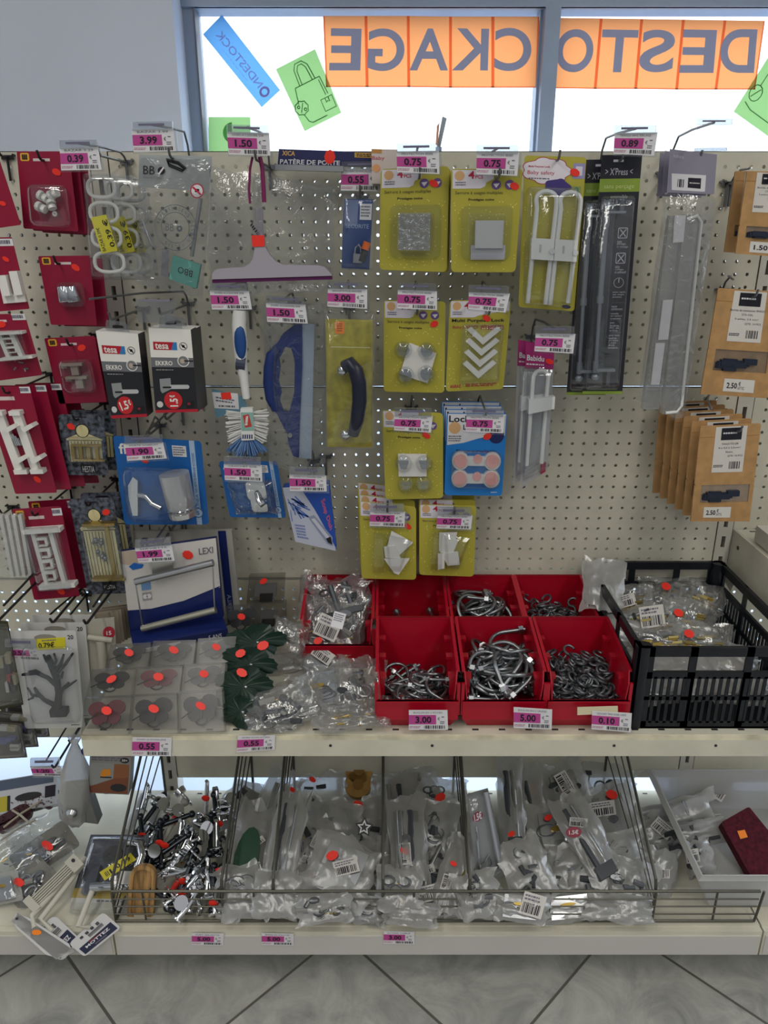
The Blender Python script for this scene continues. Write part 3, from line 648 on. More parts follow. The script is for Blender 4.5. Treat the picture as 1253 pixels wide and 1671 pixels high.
mb = MB(); it.flat(mb, it.ell(.82, .25, .095), z+.0002, M('c02040', .5)); it.flat(mb, it.ell(.82, .25, .08), z+.0004, PAPER); it.flat(mb, it.sub(.79, .235, .85, .26), z+.0006, INK); it.flat(mb, [it.B(.75, .23), it.B(.77, .22), it.B(.885, .27), it.B(.87, .28)], z+.0008, M('c02040', .5)); it.part('no_drilling_mark', mb)
mb = MB(); it.utube(mb, [(.88, .30, -.004), (.80, .72, -.004)], .0035, STEEL, 10); it.part('bar', mb, True)
mb = MB(); it.utube(mb, [(.06, .5, -.004), (.2, .68, -.004), (.28, .7, -.004)], .0018, STEEL, 8); it.part('wire', mb, True)
mb = MB(); tq = Q(282,417,327,432,320,471,276,455); it.prism(mb, tq, -.012, .001, M('5fa79c', .5)); it.text(mb, 'BBO', [bil(tq, .78, .62), bil(tq, .25, .62), bil(tq, .25, .35), bil(tq, .78, .35)], .0014, INK); it.part('teal_box', mb)
mb = MB(); it.prism(mb, [it.B(*p) for p in ((.36,.70),(.46,.70),(.46,.90),(.36,.90))], -.008, -.004, STEEL); it.part('steel_plate', mb)
mb = MB(); it.utube(mb, [(.38, .035, .003), (.54, .055, .003), (.64, .095, .003), (.60, .11, .003), (.42, .075, .003)], .003, BLACK, 8, True); it.part('hang_loop', mb, True)
def sheet(it, u0, v0, u1, v1, m, name='bag_film', amp=.006, bulge=.012, n=14, seed=1, ragged=0, z0=0, back=True):
    rnd = random.Random(seed); import mathutils
    mb = MB(); off = V((rnd.random()*50, rnd.random()*50, 0))
    for side in ((1, -1) if back else (1,)):
        vs = []
        for j in range(n+1):
            for i in range(n+1):
                u, v = i/n, j/n; e = (4*u*(1-u))**.5*(4*v*(1-v))**.5
                q = V((u*4, v*5, side*3.3)) + off; nz = mathutils.noise.noise(q)*amp + mathutils.noise.noise(q*2.7)*amp*.55
                p = it.B(u0+(u1-u0)*u + (mathutils.noise.noise(q+V((9, 0, 0)))*ragged if e < .35 else 0), v0+(v1-v0)*v + (mathutils.noise.noise(q+V((0, 9, 0)))*ragged if e < .35 else 0))
                vs.append(it.P(p[0], p[1], z0 + side*(bulge*e + .0004) + nz*min(1, e*1.6+.25)))
        mb.add(vs, [(j*(n+1)+i, j*(n+1)+i+1, (j+1)*(n+1)+i+1, (j+1)*(n+1)+i) for j in range(n) for i in range(n)], m)
    return it.part(name, mb, 80)
sheet(it, 0, .02, 1, 1, HBAG, amp=.004, bulge=.004, seed=3)
# ---- purple edged squeegee in a big bag
it = It('shower_squeegee', 'grey squeegee with a purple rubber edge in a big clear bag', 'squeegee', Q(342,262,548,300,544,475,340,475), 1.50)
SQ = M('a5a1ac', .4); PUR = M('5c1c56', .35)
mb = MB(); pts = [(346,456),(346,447),(350,441),(360,438.5),(398,436),(408,430),(413,420),(415,408),(416,385),(424,381),(430,385),(432,402),(440,416),(450,427),(462,432),(520,433),(530,436),(540,447),(542,450)]
it.prism(mb, pts, .002, .014, SQ); it.part('head', mb, label='grey head')
mb = MB(); it.prism(mb, Q(346,455,542,448,542,456,346,462), .004, .010, PUR); it.part('rubber_blade', mb, label='purple blade')
mb = MB(); it.tube(mb, [(424,384,.008),(423,340,.008)], .007, film('clear_handle', .7, 'e8e0ec', .1, 0, 20, .4), 10); it.part('handle', mb, True)
for k, pl in enumerate(([(412,256,.01),(408,275,.01),(406,310,.01),(408,332,.01)], [(424,256,.01),(428,275,.01),(430,310,.01),(431,330,.01)])):
    mb = MB(); it.tube(mb, pl, .0022 if k == 0 else .004, M('7c2258', .4), 8); it.part('handle_loop', mb, True)
mb = MB(); it.prism(mb, Q(410,384,431,384,432,402,412,403), .015, .0156, REDST); it.part('price_sticker', mb)
mb = MB(); it.bars(mb, Q(411,364,425,383,421,386,408,368), .0148, INK, 5, 14); it.part('barcode', mb)
sheet(it, 0, .05, .42, 1.02, HBAG, amp=.006, bulge=.01, seed=5, ragged=.05)
sheet(it, .36, .03, 1.0, 1.02, HBAG, amp=.006, bulge=.01, seed=8, ragged=.05)
# ---- long coat rail box at the top edge
it = It('coat_rail_box', 'long navy box lettered PATERE DE PORTE lying along the panel top', 'box', Q(455,243,622,249,622,272,453,268), 1.56)
mb = MB(); it.prism(mb, it.q, -.03, 0, M('2a2c5c', .4)); it.text(mb, 'XICA', (.035, .10, .16, .42), .0006, M('e0b268', .5), 1); it.text(mb, 'PATÈRE DE PORTE', (.02, .58, .60, .98), .0006, PAPER, 1)
it.frect(mb, .74, .05, 1.0, .40, .0004, M('c79c4a', .5)); it.lines(mb, (.76, .1, .98, .36), .0007, INK, 2, 3); it.part('carton', mb)
mb = MB(); it.prism(mb, Q(449,268,560,271,560,280,449,277), -.01, .012, STEEL); it.part('steel_rail', mb)
mb = MB(); it.prism(mb, it.ell(.50, .42, .055, .5, 8), .0006, .001, REDST); it.part('price_sticker', mb)
it = It('box', 'small white and brown box standing behind the first yellow pack', 'box', Q(606,243,648,244,649,300,607,300), 1.54); it.name = 'small_box'; it.root.name = 'small_box'
mb = MB(); it.prism(mb, it.q, -.02, 0, M('cfc3c0', .5)); it.frect(mb, 0, 0, .4, .12, .0004, M('c08c48', .5)); it.text(mb, 'Baby', (.02, .2, .5, .34), .0005, M('c04060', .5)); it.flat(mb, it.ell(.18, .55, .16), .0005, M('dca070', .5)); it.part('carton', mb)
# ---- blue padlock pack
it = It('padlock_pack', 'small blue blister pack with a keyring lock and an orange key cap', 'pack', Q(560,317,617,318,610,443,556,440), 1.505)
mb = MB(); it.prism(mb, it.sub(.02, .06, .86, .98), 0, .001, M('24447e', .4)); z = .0014
it.frect(mb, .06, .07, .44, .42, z, M('6f7fa8', .5)); it.frect(mb, .50, .12, .84, .33, z, PAPER); it.lines(mb, (.53, .14, .8, .30), z+.0003, GREYINK, 4, 2); it.text(mb, 'SECURITE', (.1, .39, .78, .445), z+.0002, M('9fb2d4', .5))
it.part('backing_card', mb)
mb = MB(); it.utube(mb, [(.40, .82, .01), (.42, .70, .01), (.50, .66, .01), (.57, .70, .01), (.60, .82, .01)], .002, STEEL, 8); it.prism(mb, it.sub(.36, .78, .62, .9), .004, .014, STEEL); it.part('padlock', mb, 40)
mb = MB(); it.utube(mb, [(.76, .62, .012), (.70, .72, .012)], .007, M('f07020', .4), 10); it.part('key_cap', mb, 40, label='orange cap')
mb = MB(); it.utube(mb, [(.69, .74, .012), (.60, .88, .012)], .006, DARK, 10); it.part('key', mb, 40)
bubble(it, 0, .0, 1, 1, .02, .08)
# ================================================================ YELLOW BABY SAFETY PACKS
BUFF = M('dcd8e2', .45); SKIN = M('d3a878', .5); LOGOR = M('b8264a', .45); PURP = M('6a4e8c', .45)
def dots(it, mb, z, m, seed=1, n=70, v0=.3):
    rnd = random.Random(seed)
    for k in range(n):
        u, v = rnd.uniform(.03, .97), rnd.uniform(v0, .98); it.flat(mb, it.ell(u, v, .0085, None, 5), z, m)
def yellowpack(q, Y, label, content, hk=None, style=0, stick=None, n=1, off=(0, .012, .002), hklab=None):
    it = It('baby_safety_pack', label, 'pack', q, Y, 'yellow baby safety packs'); mb = MB()
    it.prism(mb, it.rr(0, 0, 1, 1, .06), 0, .001, YEL); z = .0014
    it.flat(mb, [it.B(*p) for p in ((.02,.01),(.98,.01) if style == 1 else (.60,.01),(.98,.12) if style == 1 else (.60,.10),(.80,.13) if style == 1 else (.50,.13),(.48,.17),(.42,.19),(.02,.19))], z, BUFF)
    it.flat(mb, it.ell(.12, .065, .07), z+.0003, SKIN); it.lines(mb, (.06, .12, .24, .165), z+.0004, GREYINK, 2, 3)
    if style < 2: it.text(mb, '4', (.24, .02, .33, .095), z+.0003, LOGOR, 1); it.text(mb, 'PCS', (.34, .06, .45, .095), z+.0003, LOGOR, 1)
    if style == 1:
        it.text(mb, 'Multi Purpose Lock', (.05, .205, .92, .25), z+.0003, INK, 1); it.text(mb, 'Baby SAFETY', (.07, .28, .50, .32), z+.0003, LOGOR); it.text(mb, 'FITMENTS', (.54, .28, .92, .33), z+.0003, LOGOR, 1)
        it.text(mb, 'ANRAZ', (.07, .93, .26, .965), z+.0003, LOGOR, 1); it.lines(mb, (.34, .92, .9, .96), z+.0003, LOGOR, 2, 6)
    else:
        it.text(mb, 'Serrure à usages multiples', (.06, .215, .74, .255), z+.0003, M('4a4630', .5)); it.text(mb, 'Protèges coins', (.25, .285, .62, .315), z+.0003, M('3c3a20', .5), 1)
        for u in (.64, .83): it.flat(mb, it.ell(u, .155, .068), z+.0002, PURP); it.flat(mb, [it.B(u-.045, .145), it.B(u+.05, .14), it.B(u, .185)], z+.0005, PAPER)
    dots(it, mb, z+.0001, M('efe98a', .4), int(q[0][0])); it.part('backing_card', mb)
    content(it)
    if stick: it.zs = .0022; it.sticker(stick[0], stick[1], .075)
    ords = ['directly behind it', 'second behind it', 'third behind it']
    for k in range(1, n):
        c = it.root.copy(); COL.objects.link(c); c.location = it.root.location + V(off)*k; c['label'] = 'yellow pack hidden behind the ' + label.split(', ')[-1] + ', ' + ords[k-1]
        ch = it.root.children[0].copy(); COL.objects.link(ch); ch.parent = c
    if hk: hook(hk[0], hk[1], Y, 'grey hook of the ' + ' '.join(label.split()[:10]), None)
    return it
def squarewin(inner):
    def f(it):
        mb = MB(); it.dome(mb, it.rr(.15, .36, .90, .88, .08), .0012, .012, CLEAR, .94); it.dome(mb, it.rr(.24, .43, .80, .82, .05), .010, .024, CLEAR, .9); it.part('clear_cover', mb, 50)
        mb = MB()
        if inner == 1:
            it.prism(mb, it.rr(.27, .44, .74, .80, .02), .004, .020, film('clear_square', .62, 'f2f2f4', .07, 1.0, 70, .45))
        else:
            it.prism(mb, it.sub(.36, .50, .78, .77), .004, .012, WHITE); it.prism(mb, it.sub(.30, .74, .82, .88), .003, .007, M('cbcbd6', .4))
        it.part('corner_guards', mb)
    return f
def roundguards(it):
    mb = MB()
    it.prism(mb, [it.B(*p) for p in ((.42,.46),(.86,.57),(.72,.90),(.52,.86),(.44,.84),(.27,.80))], .003, .007, WHITE)
    it.part('adhesive_sheet', mb)
    for (u, v) in ((.32, .54), (.70, .55), (.36, .82), (.70, .80)):
        mb = MB(); it.dome(mb, it.ell(u, v, .15, None, 14), .0012, .02, CLEAR, .7); it.part('clear_cover', mb, 60)
        mb = MB(); it.prism(mb, it.ell(u, v, .10, None, 14), .008, .014, HARD); it.part('corner_guard', mb)
def chevrons(it):
    for k in range(4):
        v = .33+k*.125; mb = MB(); a = .31-.012*k
        it.prism(mb, [it.B(*p) for p in ((a,v),(a+.07,v-.035),(a+.28,v+.09),(a+.50,v-.035),(a+.57,v),(a+.28,v+.165))], .004, .014, WHITE); it.part('corner_guard', mb)
    bubble(it, .22, .26, .92, .93, .02, .06)
def sheetguards(it):
    mb = MB(); it.prism(mb, it.sub(.24, .49, .72, .745), .003, .008, WHITE); it.part('adhesive_sheet', mb)
    for (u, v) in ((.33, .60), (.68, .60), (.36, .84), (.66, .84)):
        mb = MB(); it.dome(mb, it.ell(u, v, .15, None, 14), .0012, .022, CLEAR, .7); it.part('clear_cover', mb, 60)
        mb = MB(); it.prism(mb, [it.B(u-.09, v-.03), it.B(u+.09, v-.03), it.B(u+.05, v+.06), it.B(u-.05, v+.06)], .008, .016, HARD); it.part('corner_guard', mb)
def angled(seed):
    def f(it):
        S = [((.56,.36),(.94,.50),(.66,.70),(.46,.62)), ((.42,.58),(.62,.55),(.72,.72),(.44,.72)), ((.42,.74),(.88,.72),(.68,.94),(.60,.92))] if seed == 1 else \
            [((.36,.40),(.68,.38),(.62,.60),(.36,.66)), ((.42,.42),(.70,.50),(.60,.70),(.38,.68)), ((.40,.70),(.70,.66),(.74,.84),(.52,.86)), ((.34,.70),(.46,.70),(.46,.90),(.34,.92))]
        for k, s in enumerate(S):
            mb = MB(); it.prism(mb, [it.B(*p) for p in s], .004+.003*k, .009+.003*k, WHITE); it.part('corner_guard', mb)
        for s in (((.24,.40),(.40,.40),(.42,.92),(.20,.92)), ((.44,.40),(.92,.46),(.72,.90),(.5,.9))):
            mb = MB(); it.dome(mb, [it.B(*p) for p in s], .0012, .026, CLEAR, .7); it.part('clear_cover', mb)
    return f
yellowpack(Q(621,276,733,271,729,444,619,440), 1.505, 'yellow pack with a crinkled clear square, top row left', squarewin(1), stick=(.78, .16), n=3, off=(.003, .014, -.001))
yellowpack(Q(736,276,853,275,841,444,736,444), 1.49, 'yellow pack with a plain white square, top row right', squarewin(2), stick=(.90, .17), n=3, off=(.001, .014, .001))
yellowpack(Q(626,490,727,492,725,641,626,639), 1.53, 'yellow pack with clear round guards on a white sheet, second row', roundguards, stick=(.82, .25))
yellowpack(Q(734,490,834,490,821,635,727,639), 1.53, 'yellow pack with four stacked white chevrons', chevrons, style=1, stick=(.62, .20))
yellowpack(Q(623,669,723,674,723,813,629,815), 1.53, 'yellow pack with a white rectangle and four clear guards, third row', sheetguards, stick=(.72, .27), n=4, off=(-.003, .014, .004))
yellowpack(Q(586,817,679,827,679,946,590,944), 1.53, 'yellow pack with slanted white sheets, left of the two over the bins', angled(1), stick=(.85, .28), n=4, off=(-.002, .018, .008))
yellowpack(Q(684,823,777,825,773,941,684,938), 1.53, 'yellow pack with folded white strips, right of the two over the bins', angled(2), n=4, off=(.0, .018, .006))
# ---- blue pack with pink straps
it = It('door_lock_pack', 'blue and white pack with two white straps ending in pink discs', 'pack', Q(729,674,828,675,819,809,725,808), 1.53, 'blue door lock packs')
mb = MB(); it.prism(mb, it.rr(0, 0, 1, 1, .05), 0, .001, M('1c7fd0', .35)); z = .0014
it.flat(mb, [it.B(*p) for p in ((.02,.01),(.98,.01),(.98,.27),(.75,.27),(.52,.31),(.3,.36),(.02,.39))], z, M('d9d9de', .45)); it.text(mb, 'Lock', (.04, .03, .40, .11), z+.0003, INK, 1)
it.flat(mb, it.ell(.14, .18, .10), z+.0003, SKIN); it.lines(mb, (.04, .27, .3, .35), z+.0003, GREYINK, 3, 8); it.text(mb, 'L', (.28, .14, .33, .2), z+.0003, INK, 1); it.flat(mb, it.ell(.84, .27, .13), z+.0003, NAVY); it.text(mb, 'Bloque-porte/tiroir', (.18, .44, .84, .49), z+.0003, NAVY, 1)
it.lines(mb, (.8, .95, .93, .97), z, PAPER, 1, 3); it.part('backing_card', mb)
for v in (.585, .80):
    mb = MB(); PK = M('e8a8a4', .35); it.prism(mb, it.sub(.26, v-.055, .76, v+.055), .004, .012, PLASW)
    for u in (.26, .80): it.prism(mb, it.ell(u, v, .145, None, 20), .004, .014, PLASW); it.prism(mb, it.ell(u, v, .11, None, 20), .014, .019, PK)
    it.prism(mb, it.ell(.55, v-.03, .075, None, 14), .012, .014, PK); it.part('lock_strap', mb, label='white strap with pink discs')
bubble(it, .10, .45, .95, .92, .026, .1); it.zs = .0022; it.sticker(.69, .28, .08)
for k in (1, 2, 3): 
    c = it.root.copy(); COL.objects.link(c); c.location = it.root.location + V((-.003, .014, .005))*k; c['label'] = 'blue and white pack behind the one with pink discs, ' + ('first', 'second', 'third')[k-1] + ' from the front'
    ch = it.root.children[0].copy(); COL.objects.link(ch); ch.parent = c
# ---- cabinet lock pack
it = It('cabinet_lock_pack', 'tall yellow pack with two white U shaped cabinet locks', 'pack', Q(856,254,957,257,937,508,846,501), 1.50, 'cabinet lock packs')
mb = MB(); it.prism(mb, it.rr(0, 0, 1, 1, .05), 0, .001, YEL); z = .0014
def cloud(cx, cy, sx, sy, lobes=7, n=8):
    pts = []
    for k in range(lobes):
        a0 = 2*math.pi*k/lobes; c = (cx+sx*.72*math.cos(a0), cy+sy*.68*math.sin(a0))
        for j in range(n): a = a0-1.0+2.0*j/(n-1); pts.append((c[0]+sx*.34*math.cos(a), c[1]+sy*.40*math.sin(a)))
    return pts
it.flat(mb, [it.B(*p) for p in cloud(.37, .095, .40, .085)], z, M('b03058', .5)); it.flat(mb, [it.B(*p) for p in cloud(.37, .095, .385, .080)], z+.0003, M('e6dfe8', .5))
it.text(mb, 'Multi Purpose Lock', (.07, .062, .42, .078), z+.0006, LOGOR, 1); it.text(mb, 'Baby safety', (.06, .095, .50, .128), z+.0006, LOGOR); it.lines(mb, (.08, .14, .5, .155), z+.0006, GREYINK, 1, 4)
it.flat(mb, [it.B(*p) for p in cloud(.56, .20, .22, .055, 5)], z+.0008, M('45387c', .4)); it.frect(mb, .80, .04, .99, .14, z, M('9a94c4', .5)); it.frect(mb, .84, .06, .95, .12, z+.0003, BUFF); it.frect(mb, .80, .19, .95, .25, z, M('8a9a60', .5))
it.text(mb, '2', (.84, .195, .92, .245), z+.0004, M('5a7a60', .5), 1); it.flat(mb, it.ell(.85, .975, .08, .012), z, NAVY); dots(it, mb, z, M('efe98a', .4), 9); it.part('backing_card', mb)
for s, (u, dv) in enumerate(((.20, 0), (.60, 0))):
    mb = MB(); sl = -.06
    outer = [(u+.02+sl, .97), (u+.04, .34)] + [(u+.19-.17*math.cos(t), .285-.055*math.sin(t)) for t in [k*math.pi/8 for k in range(9)]] + [(u+.36, .34), (u+.30+sl*.4, .97 if s == 0 else .95)]
    it.utube(mb, [(a, b, .012) for a, b in outer], .0042, PLASW, 8); it.part('u_bar', mb, True)
    mb = MB(); it.prism(mb, it.sub(u-.02, .54, u+.37, .68), .006, .022, PLASW); it.prism(mb, it.sub(u+.12, .58, u+.15, .63), .022, .023, M('b9b9c0', .4)); it.prism(mb, it.ell(u+.34, .62, .05, None, 12), .022, .024, M('cfcfd4', .4)); it.part('slider', mb)
bubble(it, .06, .2, .93, .985, .028, .08); it.zs = .0024; it.sticker(.83, .10, .09)
c = it.root.copy(); COL.objects.link(c); c.location = it.root.location + V((.004, .02, .002)); c['label'] = 'yellow pack behind the two white U shaped cabinet locks'; ch = it.root.children[0].copy(); COL.objects.link(ch); ch.parent = c
hook(908, 262, 1.50, 'grey hook through the tall yellow cabinet lock pack', None)
# ---- magenta topped lock
it = It('sliding_lock_pack', 'narrow clear pack with a magenta top and a white sliding lock', 'pack', Q(858,558,905,566,893,771,848,798), 1.52, 'magenta topped packs')
mb = MB(); it.prism(mb, [it.B(*p) for p in ((0,0),(1,0),(1,.98),(0,1))], 0, .0006, film('pack_card', .35, 'e8e6ec', .3, 0, 20, .85)); it.prism(mb, it.sub(0, 0, 1, .18), .0006, .0012, M('a0266c', .4)); it.text(mb, 'Babidu', (.06, .085, .66, .125), .0016, PAPER, 1); it.lines(mb, (.05, .14, .8, .16), .0016, PAPER, 1, 3); it.part('backing_card', mb)
mb = MB(); outer = [(.22, .86), (.30, .30)] + [(.58-.26*math.cos(t), .24-.05*math.sin(t)) for t in [k*math.pi/8 for k in range(9)]] + [(.82, .34), (.76, .90)]
it.utube(mb, [(a, b, .012) for a, b in outer], .0042, PLASW, 8); it.part('u_bar', mb, True)
mb = MB(); it.prism(mb, it.sub(.20, .40, 1.12, .50), .006, .026, PLASW); it.part('slider', mb)
mb = MB(); it.prism(mb, it.sub(.76, .91, .93, .985), .002, .008, M('a03050', .4)); it.part('end_cap', mb)
bubble(it, .08, .17, 1.06, .97, .03, .1); it.zs = .002; it.sticker(.85, .12, .16)
clone(it.root, (-.012, .018, .002), 'narrow magenta topped pack behind the front sliding lock')
# ---- curtain rod card
def rod(it, glob=True):
    mb = MB(); D = M('24252f', .45); it.prism(mb, it.sub(0, 0, 1, 1), 0, .001, D); z = .0014; G = M('8aa23c', .45); W_ = M('c8c8d0', .5); S = M('6a6d80', .5)
    it.prism(mb, it.sub(.30, .02, .55, .03), z, z+.0002, W_)
    it.text(mb, '> X\'Press <', (.12, .055, .80, .085), z, W_); it.frect(mb, 0, .10, 1, .155, z, G); it.text(mb, 'sans perçage', (.12, .128, .86, .146), z+.0003, M('c8d48c', .5)); it.text(mb, 'extensible', (.30, .168, .72, .182), z, W_); it.text(mb, 'de 22 à 30 cm', (.12, .186, .84, .204), z, W_)
    it.frect(mb, 0, .988, 1, 1, z, G)
    for k, (vv, rows) in enumerate(((.325, ('sans','perçage,','ni vissage')), (.43, ('sans','collage,','ni adhésif')), (.535, ('pose rapide','par simple','pression')))):
        if k < 2:
            qd = it.rr(.56, vv-.02, .80, vv+.025, .03); it.prism(mb, qd, z, z+.0002, W_, it.rr(.575, vv-.017, .785, vv+.022, .03))
            it.flat(mb, [it.B(.60, vv-.012), it.B(.62, vv-.014), it.B(.77, vv+.017), it.B(.75, vv+.019)], z, W_); it.flat(mb, [it.B(.60, vv+.017), it.B(.62, vv+.019), it.B(.77, vv-.012), it.B(.75, vv-.014)], z, W_)
        else: it.prism(mb, it.ell(.68, vv, .125, None, 24), z, z+.0002, W_, it.ell(.68, vv, .115, None, 24)); it.flat(mb, it.sub(.67, vv-.018, .69, vv), z, W_)
        for j, t_ in enumerate(rows): it.text(mb, t_, (.56, vv+.035+j*.0105, .56+.028*len(t_), vv+.044+j*.0105), z, W_)
    for j, (vv, t_) in enumerate(((.630,'tient'),(.640,'solidement'),(.660,'nomade,'),(.670,'se replace'),(.680,'à volonté'),(.700,'pour'),(.710,'fenêtres'),(.720,'PVC, alu'),(.730,'et bois'),(.752,'pour tous'),(.762,'cadres :'),(.772,'en biais,'),(.782,'à angle'),(.792,'droit,'),(.802,'mouluré...'))):
        it.text(mb, t_, (.55, vv, .55+.028*len(t_), vv+.0085), z, W_)
    for vv in (.390, .495, .618, .650, .690, .742): it.frect(mb, .55, vv, .85, vv+.0012, z, S)
    it.part('backing_card', mb)
    RD = M('9aa0a8', .3, .7); mb = MB(); it.utube(mb, [(.23, .245, .014), (.25, .60, .014)], .0052, RD, 12); it.utube(mb, [(.25, .60, .014), (.28, .90, .014)], .0036, RD, 12); it.utube(mb, [(.23, .23, .014), (.235, .30, .014)], .0066, RD, 12)
    it.utube(mb, [(.25, .59, .014), (.252, .62, .014)], .0065, RD, 12); it.utube(mb, [(.275, .86, .014), (.28, .91, .014)], .0055, RD, 12); it.part('rod', mb, 40)
    for vv, uu, s in ((.215, .225, 1), (.93, .285, .75)): mb = MB(); it.ball(mb, uu, vv, .014, .011*s, RD); it.part('finial', mb, True)
    mb = MB(); it.prism(mb, it.sub(.26, .235, .72, .245), .006, .022, RD); it.prism(mb, it.sub(.56, .19, .66, .24), .006, .010, M('5a5c68', .4)); it.part('wall_bracket', mb)
    mb = MB(); it.prism(mb, it.sub(.30, .895, .78, .907), .006, .022, RD); it.prism(mb, it.sub(.58, .905, .66, .965), .006, .010, M('5a5c68', .4)); it.part('wall_bracket', mb)
    mb = MB(); it.dome(mb, it.rr(.06, .17, .92, .985, .08), .0012, .028, CLEAR, .9); it.part('clear_cover', mb, 50)
it = It('curtain_rod_card', 'long dark card with a silver curtain rod and a green band', 'card', Q(982,253,1048,252,1015,643,950,643), 1.50, 'curtain rod cards'); rod(it)
clone(it.root, (-.026, .02, -.006), 'dark curtain rod card half hidden behind the front one')
# ---- long bagged plastic covers
it = It('cover_strip_bag', 'long clear bag of white plastic strips with a grey header card', 'bag', Q(1094,243,1170,252,1108,679,1040,655), 1.48)
mb = MB(); it.prism(mb, Q(1093,243,1170,252,1165,317,1088,314), .002, .003, M('8e8a9c', .45)); it.prism(mb, Q(1096,283,1152,286,1150,313,1096,310), .003, .0034, PAPER); it.prism(mb, Q(1123,290,1144,291,1143,308,1122,306), .0036, .0038, INK); it.lines(mb, Q(1125,297,1142,298,1142,301,1125,300), .0042, PAPER, 1, 2); it.bars(mb, Q(1106,292,1117,293,1116,306,1105,305), .0038, INK, 3, 8)
it.text(mb, 'kobera', Q(1099,251,1115,253,1115,259,1099,257), .0034, M('c8c8d8', .5)); it.part('header_card', mb)
for k, (pa, pb) in enumerate((((1106,352),(1062,668)), ((1130,350),(1094,676)))):
    mb = MB(); w_ = 13; it.prism(mb, [(pa[0]-w_, pa[1]), (pa[0]+w_, pa[1]), (pb[0]+w_, pb[1]), (pb[0]-w_, pb[1])], -.016, 0, film('strip_plastic_%d' % k, .58, 'eeeef0', .12, .3, 12, .6)); it.part('plastic_strip', mb)
mb = MB(); it.tube(mb, [(1121,358,.004),(1138,352,.004),(1144,362,.004),(1112,662,.004),(1104,672,.004),(1086,674,.004)], .003, PLASW, 8); it.part('edge_trim', mb, True)
for q in (Q(1101,352,1119,351,1115,395,1098,396), Q(1082,490,1098,489,1090,554,1074,555), Q(1070,560,1085,560,1076,628,1062,628)):
    mb = MB(); it.prism(mb, q, .001, .005, M('d4d4da', .4)); it.part('strip_panel', mb)
sheet(it, .0, .17, 1.12, 1.0, HBAG, amp=.005, bulge=.016, seed=14, ragged=.05)
for k in (1, 2):
    c = It('header_card', 'grey header card of a bag behind the front long bag of strips, ' + ('nearer one' if k == 1 else 'rearmost one'), 'card', [(p[0]-8*k, p[1]+3*k) for p in Q(1093,243,1165,251,1160,317,1088,314)], 1.48+.02*k, 'header cards behind'); mb = MB(); c.prism(mb, c.q, 0, .001, M('8e8a9c', .45)); c.single(mb)
# ---- kraft pouches
def pouch(q, Y, label, text, price, n=1, off=(0,0,0), win=(.62, .80), yaw=0, lw=(.26, .78), plab=(.20, .85, .66, .96)):
    it = It('kraft_pouch', label, 'pouch', q, Y, 'kraft pouches of connectors', 0, yaw)
    mb = MB(); v0, v1 = win
    it.prism(mb, it.rr(0, 0, 1, v0, .03), 0, .004, KRAFT); it.prism(mb, it.sub(0, v0, .12, v1), 0, .004, KRAFT); it.prism(mb, it.sub(.93, v0, 1, v1), 0, .004, KRAFT); it.prism(mb, it.sub(0, v1, 1, 1), 0, .004, KRAFT); it.prism(mb, it.sub(.1, v0, .95, v1), -.003, .0, KRAFT)
    z = .0044; it.frect(mb, 0, .115, 1, .12, z, M('a8763c', .6)); it.part('pouch_body', mb)
    mb = MB(); it.frect(mb, lw[0], .015, lw[1], .49, z+.0002, M('d6d2cc', .5)); it.frect(mb, lw[0]+.10, .03, lw[1]-.08, .155, z+.0005, M('181a26', .5)); it.lines(mb, (lw[0]+.13, .07, lw[1]-.11, .10), z+.0008, PAPER, 1, 3)
    for j, t_ in enumerate(text): it.text(mb, t_, (lw[0]+.52*(.5-.022*len(t_)) if j < 3 else lw[0]+.24, .185+j*.042, lw[0]+.52*(.5+.022*len(t_)) if j < 3 else lw[1]-.03, .205+j*.042), z+.0006, INK)
    it.lines(mb, (lw[0]+.02, .41, lw[0]+.2, .44), z+.0006, INK, 2, 5); it.bars(mb, (lw[0]+.28, .38, lw[0]+.46, .455), z+.0006, INK, 4, 14); it.part('white_label', mb)
    mb = MB(); it.frect(mb, *plab, z+.0002, M('d8d6d0', .5)); a, b, c, d = plab; it.text(mb, price, (a+(c-a)*.10, b+(d-b)*.3, a+(c-a)*.44, b+(d-b)*.75), z+.0006, INK, 1); it.text(mb, '€', (a+(c-a)*.48, b+(d-b)*.2, a+(c-a)*.55, b+(d-b)*.5), z+.0006, INK, 1); it.text(mb, 'U/TTC', (a+(c-a)*.47, b+(d-b)*.58, a+(c-a)*.68, b+(d-b)*.8), z+.0006, INK); it.part('price_sticker', mb)
    mb = MB(); rnd = random.Random(3); CB = M('20283a', .45)
    for k in range(8):
        u = .16+rnd.random()*.5; v = v0+.015+rnd.random()*(v1-v0-.07); it.prism(mb, it.sub(u, v, u+.2, v+.055), .0, .006+rnd.random()*.004, CB)
    it.part('connectors', mb)['kind'] = 'stuff'
    mb = MB(); it.flat(mb, it.sub(.11, v0, .94, v1), .003, HARD); it.part('clear_window', mb)
    for k in range(1, n):
        c = clone(it.root, V(off)*k, 'kraft pouch in the lower row at the right, %s' % (('first', 'second', 'third', 'fourth', 'fifth', 'sixth')[k-1] + ' back from the front one') if n > 2 else 'kraft pouch directly behind the one with the 1.50 sticker')
    return it
pouch(Q(1143,696,1242,691,1223,851,1127,851), 1.46, 'front kraft pouch of the lower row with dark connectors in its window', ('WAGO 773-208', '8 x 0,5 à 2,5mm²', 'Noire', 'QTE: 10 PCS'), '2.50', 6, (-.008, .024, .004))
pouch(Q(1172,470,1275,476,1252,650,1143,643), 1.50, 'kraft pouch hanging alone at mid height at the right edge', ('Bornes de connexion WAGO', '273-105,', '5 pôles, 2.5 mm²', 'QTE: 10 PCS'), '2.50', 1, win=(.57, .77), plab=(.32, .84, .78, .96))
